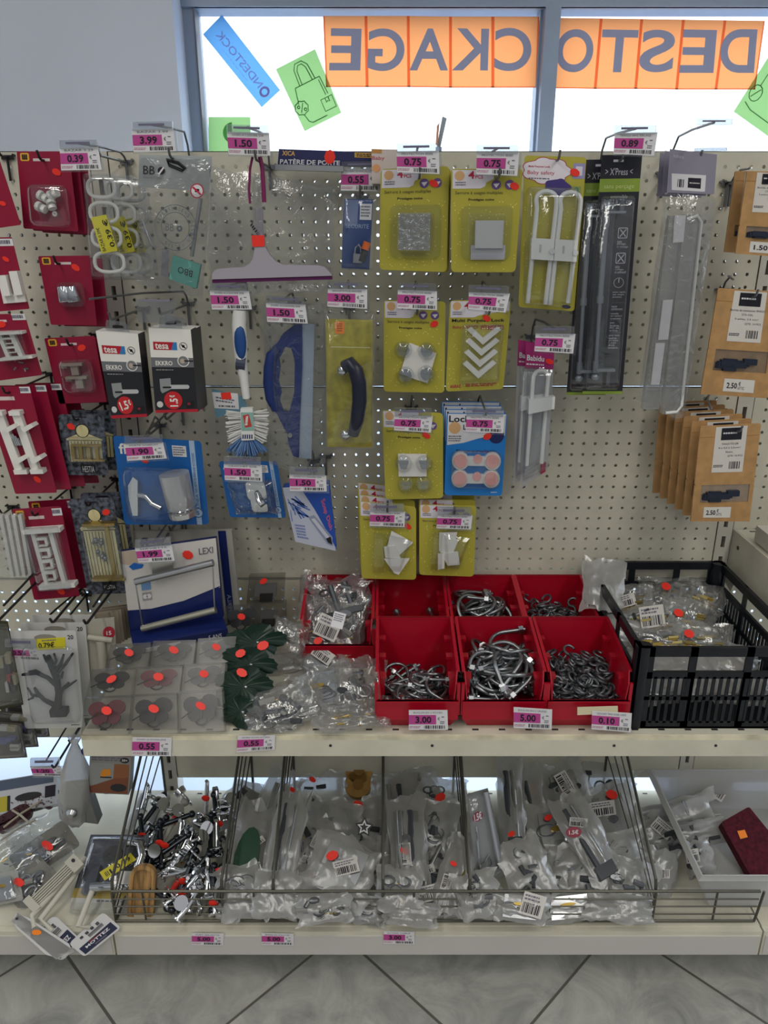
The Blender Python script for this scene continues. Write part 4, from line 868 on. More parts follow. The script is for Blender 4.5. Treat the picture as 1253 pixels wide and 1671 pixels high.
pouch(Q(1219,279,1312,281,1298,421,1200,414), 1.48, 'upper kraft pouch with a 1.50 sticker at the right edge', ('Bornes de connexion', '273-102', '4 pôles, 2.5 mm²', 'QTE: 10 PCS'), '1.50', 2, (-.008, .03, .002), win=(.66, .80), lw=(.18, .95), plab=(.22, .84, .9, .97))
hook(1196, 480, 1.60, 'grey bare hook stub left of the middle kraft pouch', None); hook(1190, 300, 1.62, 'grey bare hook stub left of the upper kraft pouch', None); hook(1085, 285, 1.62, 'grey bare hook stub left of the header cards', None)
hook(1200, 702, 1.46, 'grey hook through the row of kraft pouches', (1160, 668, 1.46)); hook(1225, 484, 1.50, 'grey hook with a bent arm over the middle kraft pouch', (1196, 456, 1.50)); hook(1252, 292, 1.48, 'grey hook with a bent arm over the upper kraft pouch', (1222, 275, 1.50))
# ================================================================ BOXES AND PACKS ON THE LEFT OF THE CENTRE BAY
def side_box(it, q, depth, m_front, m_side, m_top=None, name='carton', z1=0):
    """closed carton whose front face is q; the sides run back from it"""
    f = [it.P(p[0], p[1], z1) for p in q]; b = [p - it.n*depth for p in f]; mb = MB()
    mb.add(f, [(3,2,1,0)], m_front); mb.add(f+b, [(4,5,6,7), (0,1,5,4), (2,3,7,6)], m_top or m_side); mb.add(f+b, [(1,2,6,5), (3,0,4,7)], m_side); return mb
def adhesive_box(q, Y, label, price_rot):
    it = It('adhesive_box', label, 'box', q, Y, 'adhesive hook boxes'); BK = M('23252b', .4); mb = side_box(it, q, .042, BK, BK, WHITE); z = .0005
    RB = M('b01c30', .4)
    it.frect(mb, 0, 0, 1, .345, z, WHITE); it.frect(mb, 0, .345, 1, .46, z, M('6c6e74', .45)); it.frect(mb, 0, .965, 1, 1, z, RB)
    it.frect(mb, .08, .16, .56, .255, z+.0003, RB); it.flat(mb, [it.B(.50,.255), it.B(.56,.16), it.B(.64,.16), it.B(.64,.255)], z+.0004, M('2f7ab8', .4)); it.text(mb, 'tesa', (.12, .175, .44, .245), z+.0006, WHITE, 1)
    it.prism(mb, it.ell(.79, .205, .095, None, 18), z, z+.0003, INK, it.ell(.79, .205, .082, None, 18)); it.flat(mb, [it.B(.73, .19), it.B(.75, .18), it.B(.85, .225), it.B(.83, .235)], z+.0005, INK); it.flat(mb, it.sub(.76, .19, .82, .22), z+.0005, INK)
    it.text(mb, 'EKKRO', (.10, .385, .50, .44), z+.0004, WHITE, 1); it.prism(mb, it.ell(.76, .385, .14, None, 20), z+.0003, z+.0008, WHITE, it.ell(.76, .385, .12, None, 20)); it.flat(mb, it.ell(.76, .385, .12, None, 20), z+.0004, M('77797e', .45)); it.flat(mb, it.ell(.74, .385, .06), z+.0009, M('b5a898', .45)); it.flat(mb, it.sub(.78, .375, .99, .39), z+.0009, INK)
    it.lines(mb, (.10, .485, .60, .50), z+.0003, M('b0b0b0', .5), 1, 3)
    it.flat(mb, [it.B(*p) for p in ((.16,.60),(.42,.59),(.42,.72),(.20,.77),(.16,.74))], z+.0003, M('8e9294', .4)); it.flat(mb, it.sub(.40, .67, .82, .72), z+.0004, M('b9bcbe', .35)); it.flat(mb, it.sub(.22, .69, .42, .71), z+.0006, BLACK); it.flat(mb, it.ell(.8, .695, .05), z+.0005, M('b9bcbe', .35))
    it.flat(mb, it.ell(.12, .90, .075), z+.0003, M('c8c8c8', .5)); it.frect(mb, .74, .87, .93, .95, z+.0003, BLACK); it.frect(mb, .77, .885, .84, .915, z+.0006, M('8a2038', .5))
    it.part('carton', mb)
    mb = MB(); zz = .0014; it.prism(mb, it.ell(.44, .855, .215, None, 26), .0006, .0012, M('c2252c', .4)); cq = [it.B(*p) for p in (((.27,.82),(.56,.79),(.61,.885),(.33,.92)) if not price_rot else ((.36,.93),(.36,.80),(.55,.80),(.55,.93)))]
    it.text(mb, '1.5', [bil(cq, 0, 0), bil(cq, .76, 0), bil(cq, .76, 1), bil(cq, 0, 1)], zz, WHITE, 1.5); it.text(mb, '€', [bil(cq, .83, .0), bil(cq, 1.05, 0), bil(cq, 1.05, .65), bil(cq, .83, .65)], zz, WHITE, 1.5); it.part('price_sticker', mb, label='round red 1.5 € sticker')
    mb = MB(); it.prism(mb, [it.B(*p) for p in ((.25,0),(.27,-.10),(.31,-.14),(.72,-.13),(.80,-.08),(.80,0))], -.012, -.011, HARD); it.prism(mb, [it.B(*p) for p in ((.42,-.08),(.50,-.09),(.66,-.085),(.68,-.06),(.5,-.05),(.42,-.05))], -.0108, -.0104, BLACK); it.part('hang_tab', mb)
    return it
adhesive_box(Q(156,540,225,545,240,680,182,683), 1.43, 'left black and white adhesive hook box with a round 1.5 € sticker', False)
adhesive_box(Q(242,535,311,538,323,672,254,674), 1.43, 'right black and white adhesive hook box with a round 1.5 € sticker', True)
adhesive_box(Q(250,533,319,536,331,668,262,670), 1.49, 'third adhesive hook box, behind the right one with a sticker', False)
hook(266, 512, 1.44, 'grey hook between the two adhesive boxes', (146, 488, 1.42)); hook(186, 520, 1.45, 'grey hook behind the left adhesive hook box', None)
it = It('empty_label_holder', 'empty clear label holder above the adhesive hook boxes', 'label holder', Q(221,488,287,489,284,528,226,526), 1.42); mb = MB(); it.prism(mb, it.q, 0, .002, HARD); it.prism(mb, it.sub(.12, 0, .85, .1), .002, .003, M('7c7c8c', .4)); it.part('holder', mb)

def linea(q, Y, label, cat, content, group, n=1, off=(.02, .03, .002), brand=True):
    it = It(label[0], label[1], cat, q, Y, group); mb = MB(); B_ = M('1762ae', .35); it.prism(mb, it.rr(0, 0, 1, 1, .04), 0, .0012, B_); z = .0016
    it.frect(mb, .86, .0, .92, 1, z, M('aac4e0', .45)); it.text(mb, 'UNE SALLE DE BAIN PAR ACCESSOIRE', [it.B(.905,.20), it.B(.905,.0+.60), it.B(.873,.60), it.B(.873,.20)][::-1] if False else [it.B(.905,.62), it.B(.905,.15), it.B(.875,.15), it.B(.875,.62)][0:4], z+.0003, B_)
    it.text(mb, 'LINEA', [it.B(.875,.80), it.B(.875,.64), it.B(.91,.64), it.B(.91,.80)], z+.0003, B_); it.flat(mb, it.ell(.885, .86, .06), z+.0003, M('2a5a94', .4)); it.flat(mb, it.ell(.885, .86, .05), z+.0005, M('aac4e0', .45)); it.text(mb, '5', (.868, .84, .90, .885), z+.0008, B_, 1)
    it.frect(mb, .66, .07, .82, .20, z, PAPER); it.lines(mb, (.67, .08, .81, .19), z+.0003, GREYINK, 4, 4); it.text(mb, 'fl', (.05, .08, .13, .20), z+.0003, WHITE, 1); it.part('backing_card', mb)
    content(it)
    for k in range(1, n):
        c = it.root.copy(); COL.objects.link(c); c.location = it.root.location + V(off)*k; c['label'] = 'blue card behind the ' + label[1].split(' with ')[0]; ch = it.root.children[0].copy(); COL.objects.link(ch); ch.parent = c
    return it
def cup(it):
    c0, c1 = it.B(.66, .36), it.B(.73, .99); m = film('frosted_cup', .42, 'd6dce6', .15, 0, 20, .6); mb = MB()
    a, b = it.P(*it.B(.65, .40), .035), it.P(*it.B(.71, .90), .035); ax = (b-a)
    outer = [(0, .0295), (.45, .0285), (.95, .027), (1.0, .024)]; mb.tube([a+ax*t for t, r in outer], [r for t, r in outer], m, 26); it.part('tumbler', mb, 50, label='frosted tumbler')
    mb = MB(); e = a+ax*.80; mb.tube([e-ax*.02, e, e+ax*.03], [.0292, .031, .0292], CHROME, 26); f = e+ax*.10; it_r = MB()
    mb.tube([f-ax*.01, f+ax*.10], [.0285, .027], film('cup_base', .3, 'c8ccd2', .1, 0, 20, .4), 26); it.part('ring_holder', mb, 50)
    mb = MB(); it.utube(mb, [(.21, .66, .014), (.30, .68, .02), (.36, .76, .028), (.46, .81, .034)], .0055, CHROME, 12); it.part('arm', mb, True)
    mb = MB(); it.prism(mb, [it.B(*p) for p in ((.10,.56),(.17,.46),(.22,.50),(.20,.66),(.17,.90),(.11,.90),(.09,.70))], .006, .016, CHROME); it.part('wall_plate', mb)
    bubble(it, .04, .34, .80, .98, .03, .1); it.zs = .002; it.sticker(.33, .26, .05)
linea(Q(184,711,328,720,341,856,203,856), 1.49, ('cup_holder_pack', 'blue blister pack with a frosted tumbler in a chrome holder'), 'pack', cup, 'blue bathroom packs', 2, (.028, .035, .006))
def hookset(it):
    rnd = random.Random(2); mb = MB()
    it.prism(mb, it.rr(.38, .36, .72, .70, .07), .004, .018, CHROME); it.part('hook_plate', mb)
    mb = MB(); it.utube(mb, [(.55, .56, .02), (.56, .70, .03), (.60, .78, .034), (.68, .72, .036)], .005, CHROME, 10); it.prism(mb, it.rr(.42, .62, .70, .90, .05), .006, .014, CHROME); it.part('hook_arm', mb, 40)
    sheet(it, .1, .34, .86, .94, HBAG, amp=.006, bulge=.02, seed=21, ragged=.05, z0=.012)
linea(Q(357,753,452,753,467,845,375,844), 1.52, ('bathroom_hook_pack', 'small blue pack with a bagged chrome bathroom hook'), 'pack', hookset, 'blue bathroom packs')
# ---- towel rail box
it = It('towel_rail_box', 'white and navy box with a steel towel rail, leaning at the shelf back', 'box', Q(198,900,352,878,364,1008,212,1030), 1.455)
mb = side_box(it, it.q, .012, M('cfccc8', .45), NAVY); z = .0006
it.flat(mb, [it.B(*p) for p in ((0,.74),(.25,.76),(.6,.72),(1,.60),(1,1),(0,1))], z, NAVY); it.flat(mb, [it.B(*p) for p in ((0,0),(.24,.02),(.20,.22),(.0,.16))], z, M('b8a898', .5)); it.flat(mb, [it.B(*p) for p in ((.06,.20),(.12,.16),(.22,.2),(.2,.24),(.1,.25))], z+.0002, BLUE)
it.text(mb, 'LEXI', (.81, .10, .96, .18), z+.0003, GREYINK, .5); it.frect(mb, .17, .42, .27, .52, z+.0002, M('6f9ac8', .5)); it.frect(mb, .17, .55, .27, .65, z+.0002, M('9a9a9c', .5)); it.flat(mb, it.ell(.2, .6, .025), z+.0004, PAPER); it.flat(mb, it.ell(.24, .6, .025), z+.0004, PAPER)
it.text(mb, 'UNE SALLE DE BAIN', [it.B(.985,.62), it.B(.985,.12), it.B(1.0,.12), it.B(1.0,.62)], z+.0003, PAPER); it.part('carton', mb)
mb = MB(); f = [onY(212,1030,1.452), onY(364,1008,1.452), onY(371,1026,1.40), onY(217,1055,1.40)]; d = [p - V((0, -.006, .024)) for p in f]
mb.hexa([d[0], d[1], d[2], d[3]], [f[0], f[1], f[2], f[3]], NAVY); o_ = It('x','x','x',Q(217,1055,371,1026,371,1044,218,1073),1.398,root=False)
o_.frect(mb, .06, .35, .5, .75, .0006, M('b9bcc8', .5)); o_.text(mb, '5 ANS', (.8, .3, .94, .7), .0006, M('c8c8d0', .5)); mb.build('carton_base', it.root)
mb = MB(); it.prism(mb, it.sub(.30, .14, .52, .38), .001, .008, M('b5b4ac', .3, .8)); it.part('wall_plate', mb)
mb = MB(); it.utube(mb, [(.11, .40, .025), (.95, .30, .025)], .0075, STEEL, 14); it.part('upper_bar', mb, 50)
mb = MB(); it.utube(mb, [(.13, .99, .025), (.93, .89, .025)], .0075, M('c2c0b0', .3, .9), 14); it.part('lower_bar', mb, 50)
for u0, u1, v0, v1 in ((.115, .14, .42, .98), (.94, .92, .32, .88)): mb = MB(); it.utube(mb, [(u0, v0, .025), (u1, v1, .025)], .0016, STEEL, 8); it.part('side_wire', mb)
it.zs = .0014; it.sticker(.69, .16, .065)
it = It('grey_card_box', 'grey and navy card pack mostly hidden behind the towel rail box', 'pack', Q(217,868,378,866,393,1018,240,1030), 1.52); mb = MB(); it.prism(mb, it.q, -.012, 0, M('a09f98', .5)); it.frect(mb, .86, .0, .94, 1, .0004, NAVY)
it.text(mb, 'PERLA', [it.B(.925,.86), it.B(.925,.68), it.B(.885,.68), it.B(.885,.86)], .0007, M('9aa0b8', .5)); it.text(mb, 'fl', (.05, .06, .14, .2), .0006, NAVY, 1); it.part('carton', mb)
hook(275, 682, 1.52, 'grey hook with an arm reaching the blue cup holder pack', (240, 705, 1.47)); hook(282, 862, 1.53, 'grey hook over the towel rail box', None)
# ---- dish brush
it = It('dish_brush', 'white dish brush with a blue grip and fanned bristles', 'brush', Q(378,505,436,505,440,745,370,745), 1.50)
mb = MB(); it.tube(mb, [(391,506,0),(390,530,0),(392,560,0),(393,590,0),(398,618,0),(402,650,0)], [.013,.0135,.014,.012,.009,.0075], PLASW, 14); it.part('handle', mb, 50)
mb = MB(); c = it.P(392, 558, .009); mb.ball(c, 1, M('1f4a8a', .45), (.0115, .008, .034), 16, 12); it.part('grip', mb, True, label='ridged blue grip')
mb = MB(); it.tube(mb, [(386,592,.002),(401,594,.002)], .0135, M('3c4458', .4), 12); it.part('neck_band', mb)
mb = MB(); it.prism(mb, Q(392,667,412,666,415,718,394,719), .012, .026, PLASW); it.flat(mb, Q(393,673,413,673,414,703,394,703), .0264, M('86b0a8', .5)); it.flat(mb, Q(396,678,406,676,411,696,400,698), .0266, M('c03c38', .45)); it.lines(mb, Q(398,694,400,679,407,678,406,694), .0269, WHITE, 1, 2)
for k in range(5): it.flat(mb, Q(395.5+k*3.6,709,397.5+k*3.6,709,397.5+k*3.6,716,395.5+k*3.6,716), .0264, NAVY)
it.part('head', mb)
rnd = random.Random(6)
mbw, mbb = MB(), MB()
for k in range(120):
    t = rnd.random(); s = rnd.choice((-1, 1)); y0 = 672+t*40; a = R(-8+45*t+rnd.uniform(-5, 5)); L = rnd.uniform(30, 38)
    it.tube(mbw, [(403+s*8, y0, .018+rnd.uniform(-.006, .006)), (403+s*(8+L*math.cos(a)*.75), y0+L*math.sin(a)*.6, .018+rnd.uniform(-.014, .014))], .0011, PLASW, 4)
for k in range(90):
    a = R(rnd.uniform(-50, 50)); L = rnd.uniform(28, 36); it.tube(mbb, [(403+10*math.sin(a), 712, .018), (403+(10+L)*math.sin(a), 712+L*math.cos(a), .018+rnd.uniform(-.014, .014))], .0012, M('5a80b4', .45), 4)
it.part('bristles', mbw, label='white bristles')['kind'] = 'stuff'; it.part('bristles', mbb, label='blue bristles')['kind'] = 'stuff'
mb = MB(); it.prism(mb, Q(345,634,398,648,404,668,352,682), -.006, -.005, M('5f8aa0', .5)); it.prism(mb, Q(346,640,388,642,390,668,350,666), -.005, -.0046, PAPER); it.lines(mb, Q(352,646,384,652,384,660,352,656), -.0042, GREYINK, 2, 6); it.bars(mb, Q(357,661,383,662,383,665,357,664), -.0042, INK, 7); it.prism(mb, Q(360,641,376,640,378,651,362,652), -.0044, -.004, REDST); it.part('cardboard_tag', mb)
# ---- window squeegee in a bag
it = It('window_squeegee', 'royal blue window squeegee with a pale blade in a clear bag', 'squeegee', Q(432,522,522,522,518,760,440,752), 1.52)
SB = M('173276', .35); mb = MB()
outer = [(482,529),(493,529),(493,600),(489,690),(487,747),(478,744),(470,723),(469,708),(464,700),(452,676),(445,668),(438,650),(434,620),(436,585),(444,566),(452,560),(462,544)]
hole = [(465,566),(475,568),(481,590),(480,640),(472,672),(462,672),(456,655),(459,640),(454,622),(457,600),(455,585),(460,578)]
import mathutils.geometry as mg
f3 = [V((p[0], p[1], 0)) for p in outer]; h3 = [V((p[0], p[1], 0)) for p in hole]; tri = mg.tessellate_polygon([f3, h3]); allp = outer+hole; n_ = len(allp)
F_ = [it.P(p[0], p[1], .012) for p in allp]; Bk = [p - it.n*.012 for p in F_]; fs = [tuple(t) for t in tri] + [tuple(n_+i for i in reversed(t)) for t in tri]
for a0, L in ((0, len(outer)), (len(outer), len(hole))):
    for i in range(L): j = (i+1) % L; fs.append((a0+i, n_+a0+i, n_+a0+j, a0+j))
mb.add(F_+Bk, fs, SB); it.part('frame', mb)
mb = MB(); it.tube(mb, [(454,568,.008),(444,580,.008),(441,600,.008),(440,625,.008),(443,650,.008),(450,670,.008)], [.008,.012,.013,.013,.012,.008], M('162e6a', .5), 12); it.part('grip', mb, 60)
mb = MB(); it.prism(mb, Q(493,529,513,529,508,749,488,747), .003, .008, M('a8b8cc', .35)); it.part('blade', mb, label='pale blue blade')
mb = MB(); it.prism(mb, it.ell(.43, .807, .045, None, 14), .012, .014, STEEL); it.part('rivet', mb)
sheet(it, -.02, -.12, 1.16, 1.04, HBAG, amp=.006, bulge=.012, seed=33, ragged=.04, z0=.006)
# ---- black handle pack
it = It('handle_pack', 'clear pack on yellow card with a curved dark blue handle', 'pack', Q(531,520,608,522,607,730,534,730), 1.50)
mb = MB(); it.prism(mb, it.q, 0, .001, M('a89e34', .45, 0, 'mottle', .12, 45)); it.frect(mb, .1, .215, .95, .222, .0014, M('d8d29a', .4)); it.part('backing_card', mb)
mb = MB(); it.utube(mb, [(.40, .37, .02), (.52, .345, .026), (.64, .40, .03), (.71, .50, .032), (.72, .64, .032), (.67, .78, .03), (.58, .90, .022)], [.012, .0135, .0145, .0145, .0145, .014, .011], M('1e2236', .35), 14); it.part('handle', mb, 60)
for u, v in ((.36, .40), (.42, .90)): mb = MB(); it.ball(mb, u, v, .014, .012, CHROME); it.part('mount', mb, True, label='chrome mount')
mb = MB(); it.prism(mb, it.rr(.20, .02, .40, .115, .03), .0015, .002, ORST); it.lines(mb, (.24, .03, .36, .1), .0023, M('a05a10', .5), 4, 2); it.part('price_sticker', mb, label='orange price sticker')
bubble(it, -.04, -.07, 1.05, 1.02, .036, .05)
# ---- soap dish box
it = It('soap_dish_box', 'blue and white carton with a soap dish picture hanging askew', 'box', Q(461,796,540,790,550,899,482,884), 1.50)
mb = side_box(it, Q(461,796,536,790,548,899,482,884), .03, M('b9bed0', .4), M('1a4aa4', .35)); z = .0006; BL = M('1c4ba8', .35)
it.flat(mb, [it.B(*p) for p in ((.38,.04),(.97,.02),(.99,.98),(.86,.80),(.60,.40),(.42,.12))], z, BL); it.text(mb, 'Soap Dish', [it.B(.84,.20), it.B(.95,.66), it.B(.86,.72), it.B(.72,.26)], z+.0003, M('c05a80', .5), 1)
rnd = random.Random(12)
for k in range(16): a = R(rnd.uniform(20, 100)); u, v = .05+rnd.random()*.2, .15+rnd.random()*.3; it.flat(mb, [it.B(u, v), it.B(u+.30*math.cos(a), v+.22*math.sin(a)), it.B(u+.29*math.cos(a)-.02, v+.22*math.sin(a)+.01), it.B(u-.01, v+.02)], z+.0002, M('3c64b4', .4))
it.flat(mb, [it.B(*p) for p in ((.42,.52),(.56,.48),(.92,.80),(.90,.94),(.78,.92))], z+.0003, M('8a93b0', .4)); it.flat(mb, [it.B(*p) for p in ((.48,.55),(.56,.53),(.84,.80),(.80,.86))], z+.0005, M('c3c8d6', .3)); it.flat(mb, [it.B(*p) for p in ((.76,.84),(.88,.80),(.90,.92),(.80,.90))], z+.0006, BLACK); it.lines(mb, (.08, .66, .36, .92), z+.0003, M('7084b8', .5), 5, 3)
it.part('carton', mb)
hook(402, 744, 1.53, 'grey hook above the small blue bathroom hook pack', None); hook(530, 752, 1.60, 'grey bare hook stub above the soap dish box', None)

# ================================================================ ON THE WINDOW
PY_ = WY-.006
OR_ = M('f6c69c', .6, 0, 'trans', .85); ORD = M('f2a080', .6, 0, 'trans', .85); GRB = M('a0a4c4', .6)
def poster(name, label, q, m, group=None): return It(name, label, 'poster', q, PY_, group)
word = 'DESTOCKAGE'; tl = [(1183,33,1248,34,1232,146,1168,146), (1115,32,1183,33,1168,146,1104,146), (1047,31,1115,32,1104,146,1037,145), (981,30,1047,31,1037,145,971,145), (912,29,981,30,971,145,903,144), (804,27,880,27,876,143,804,143), (735,27,804,27,804,143,735,143), (666,26,735,27,735,143,667,142), (597,26,666,26,667,142,599,142), (527,26,597,26,599,142,532,142)]
lb = [(1176,47,1234,119), (1112,48,1168,119), (1045,48,1101,118), (981,48,1040,118), (908,47,969,118), (806,45,866,116), (737,46,796,115), (668,46,731,115), (599,46,659,116), (537,46,588,115)]
for i, ch in enumerate(word):
    q = Q(*tl[i]); it = poster('letter_poster', 'orange window poster with a mirrored dark %s%s' % (ch, '' if i not in (1, 9) else (', second from the right end' if i == 1 else ', at the left end of the row')), q, OR_, 'orange letter posters on the glass')
    mb = MB(); it.prism(mb, it.sub(.0, 0, 1, 1), 0, .0008, OR_); it.frect(mb, 0.0, 0, .035, 1, .0010, ORD); it.frect(mb, .965, 0, 1, 1, .0010, ORD); it.frect(mb, .0, .985, 1, 1, .0010, ORD)
    x0, y0, x1, y1 = lb[i]; s_ = -3 if i < 5 else 0
    it.text(mb, ch, Q(x0+2, y0, x1+2, y0+1, x1-4 if i < 5 else x1, y1, x0-4 if i < 5 else x0, y1), .0014, GRB, 1.0, True); it.part('paper', mb)
SKY_ = M('a0ccec', .6, 0, 'trans', .8)
it = poster('blue_sticker', 'slanted sky blue sticker with mirrored pale lettering in the left pane', Q(362,24,457,147,427,175,331,56), SKY_)
mb = MB(); it.prism(mb, it.q, 0, .0006, SKY_); PK = M('d8bcd0', .6, 0, 'trans', .8)
def along(u0, u1, v0, v1): return it.sub(u0, v0, u1, v1)
it.text(mb, 'NDESTOCK', (.10, .36, .83, .66), .001, PK, .6, True); it.prism(mb, it.ell(.90, .53, .055, .22, 18), .0008, .001, PK, it.ell(.90, .53, .032, .12, 18)); it.lines(mb, (.27, .74, .80, .84), .001, M('e0ecfa', .6, 0, 'trans', .8), 1, 4); it.part('paper', mb)
GR_ = M('c0dcb0', .6, 0, 'trans', .75); LN = M('5aa058', .6, 0, 'trans', .5)
it = poster('green_sticker', 'tilted green sticker with an outlined shopping bag, left of the letters', Q(450,113,514,80,557,184,497,214), GR_, 'green stickers on the glass')
mb = MB(); it.prism(mb, it.q, 0, .0006, GR_); L_ = lambda pts, cl=False: it.utube(mb, [(a, b, .001) for a, b in pts], .0012, LN, 4, cl)
L_([(.22,.38),(.85,.38)]); L_([(.22,.38),(.14,.62)]); L_([(.16,.78),(.20,.90),(.28,.94),(.66,.94)]); L_([(.85,.38),(.88,.66)]); L_([(.80,.42),(.82,.66)])
L_([(.34,.38),(.36,.14),(.44,.06),(.60,.06),(.70,.14),(.74,.38)]); L_([(.40,.38),(.42,.17),(.48,.10),(.58,.10),(.64,.17),(.67,.38)]); L_([(.17+.16*math.cos(t)*(1+.08*math.cos(8*t)), .68+.10*math.sin(t)*(1+.08*math.cos(8*t))) for t in [k*math.pi/12 for k in range(24)]], True)
L_([(.12,.74),(.24,.62)]); L_([(.11+.03*math.cos(t), .65+.02*math.sin(t)) for t in [k*math.pi/4 for k in range(8)]], True); L_([(.24+.03*math.cos(t), .72+.02*math.sin(t)) for t in [k*math.pi/4 for k in range(8)]], True)
L_([(.66,.70),(.95,.70),(.95,.88),(.66,.88)], True); L_([(.77,.70),(.77,.77),(.81,.75),(.85,.77),(.85,.70)]); it.part('paper', mb)
it = poster('green_sticker', 'green square sticker low in the left corner of the window', Q(340,191,408,191,410,262,341,262), GR_, 'green stickers on the glass'); mb = MB(); it.prism(mb, it.q, 0, .0006, GR_); it.flat(mb, [it.B(.56+.22*math.cos(t), .36+.24*math.sin(t)) for t in [math.pi*(.5+k/10) for k in range(11)]], .001, LN); it.part('paper', mb)
it = poster('green_sticker', 'green sticker cut off by the right edge of the picture', Q(1262,80,1320,128,1253,222,1197,182), GR_, 'green stickers on the glass'); mb = MB(); it.prism(mb, it.q, 0, .0006, GR_)
L_([(.2+.14*math.cos(t), .62+.12*math.sin(t)) for t in [k*math.pi/6 for k in range(12)]], True); L_([(.14,.7),(.26,.54)]); L_([(.1,.8),(.3,.85),(.9,.85)]); L_([(.2,.5),(.2,.2),(.8,.2)]); it.part('paper', mb)
# things beyond the glass
mb = MB(); mb.tube([(-1.7, 5.2, 3.4), (-1.2, 5.2, 3.75)], .007, DULL, 6); mb.tube([(-1.2, 5.2, 3.75), (-.75, 5.2, 3.55)], .007, DULL, 6); mb.tube([(-1.6, 5.2, -.02), (-1.6, 5.2, 3.5)], .012, DULL, 6)
o = mb.build('street_pole', None, False, origin=(-1.6, 5.2, 0)); tag(o, 'thin pole with sloping wires outside, beyond the left pane', 'pole')
it = It('folded_sign', 'small folded striped sign on a post outside, above the yellow packs', 'sign', Q(722,190,729,193,718,243,713,238), 3.2); mb = MB(); it.prism(mb, it.q, -.02, 0, M('8c8a80', .6)); it.prism(mb, Q(713,205,717,200,714,238,711,235), .0, .01, M('c07a50', .6)); it.part('sign_board', mb); mb = MB(); e = it.P(716,240); mb.tube([e, (e.x, e.y, -.02)], .012, DULL, 8); it.part('post', mb)
it = It('parked_car', 'pale car seen in slivers through the low gap, behind the left upright', 'car', Q(170,1205,420,1210,420,1296,170,1296), 2.75)
mb = MB(); CARM = M('c4ccd6', .25); x0, x1 = it.P(225,1250).x, it.P(420,1250).x+.5
body = [(2.75,.16),(2.75,.42),(2.9,.62),(3.3,.70),(3.7,.95),(5.2,.98),(5.8,.72),(6.2,.6),(6.2,.2)]
mb.add([(x0, y, z) for y, z in body]+[(x1, y, z) for y, z in body], [tuple(reversed(range(9))), tuple(range(9, 18))]+[(i, (i+1) % 9, 9+(i+1) % 9, 9+i) for i in range(9)], CARM); mb.build('body', it.root)
mb = MB(); mb.box(x0-.02, x1+.02, 2.70, 2.78, .12, .30, M('20262e', .5)); mb.build('bumper', it.root)
mb = MB(); mb.add([(x0+.1, 3.34, .73), (x1-.1, 3.34, .73), (x1-.2, 3.68, .94), (x0+.2, 3.68, .94)], [(0,1,2,3)], M('2c3640', .1)); mb.build('windscreen', it.root)
for x in (x0+.25, x1-.25):
    mb = MB(); mb.tube([(x-.1, 3.2, .28), (x+.1, 3.2, .28)], .30, BLACK, 20); mb.build('wheel', it.root, 40)
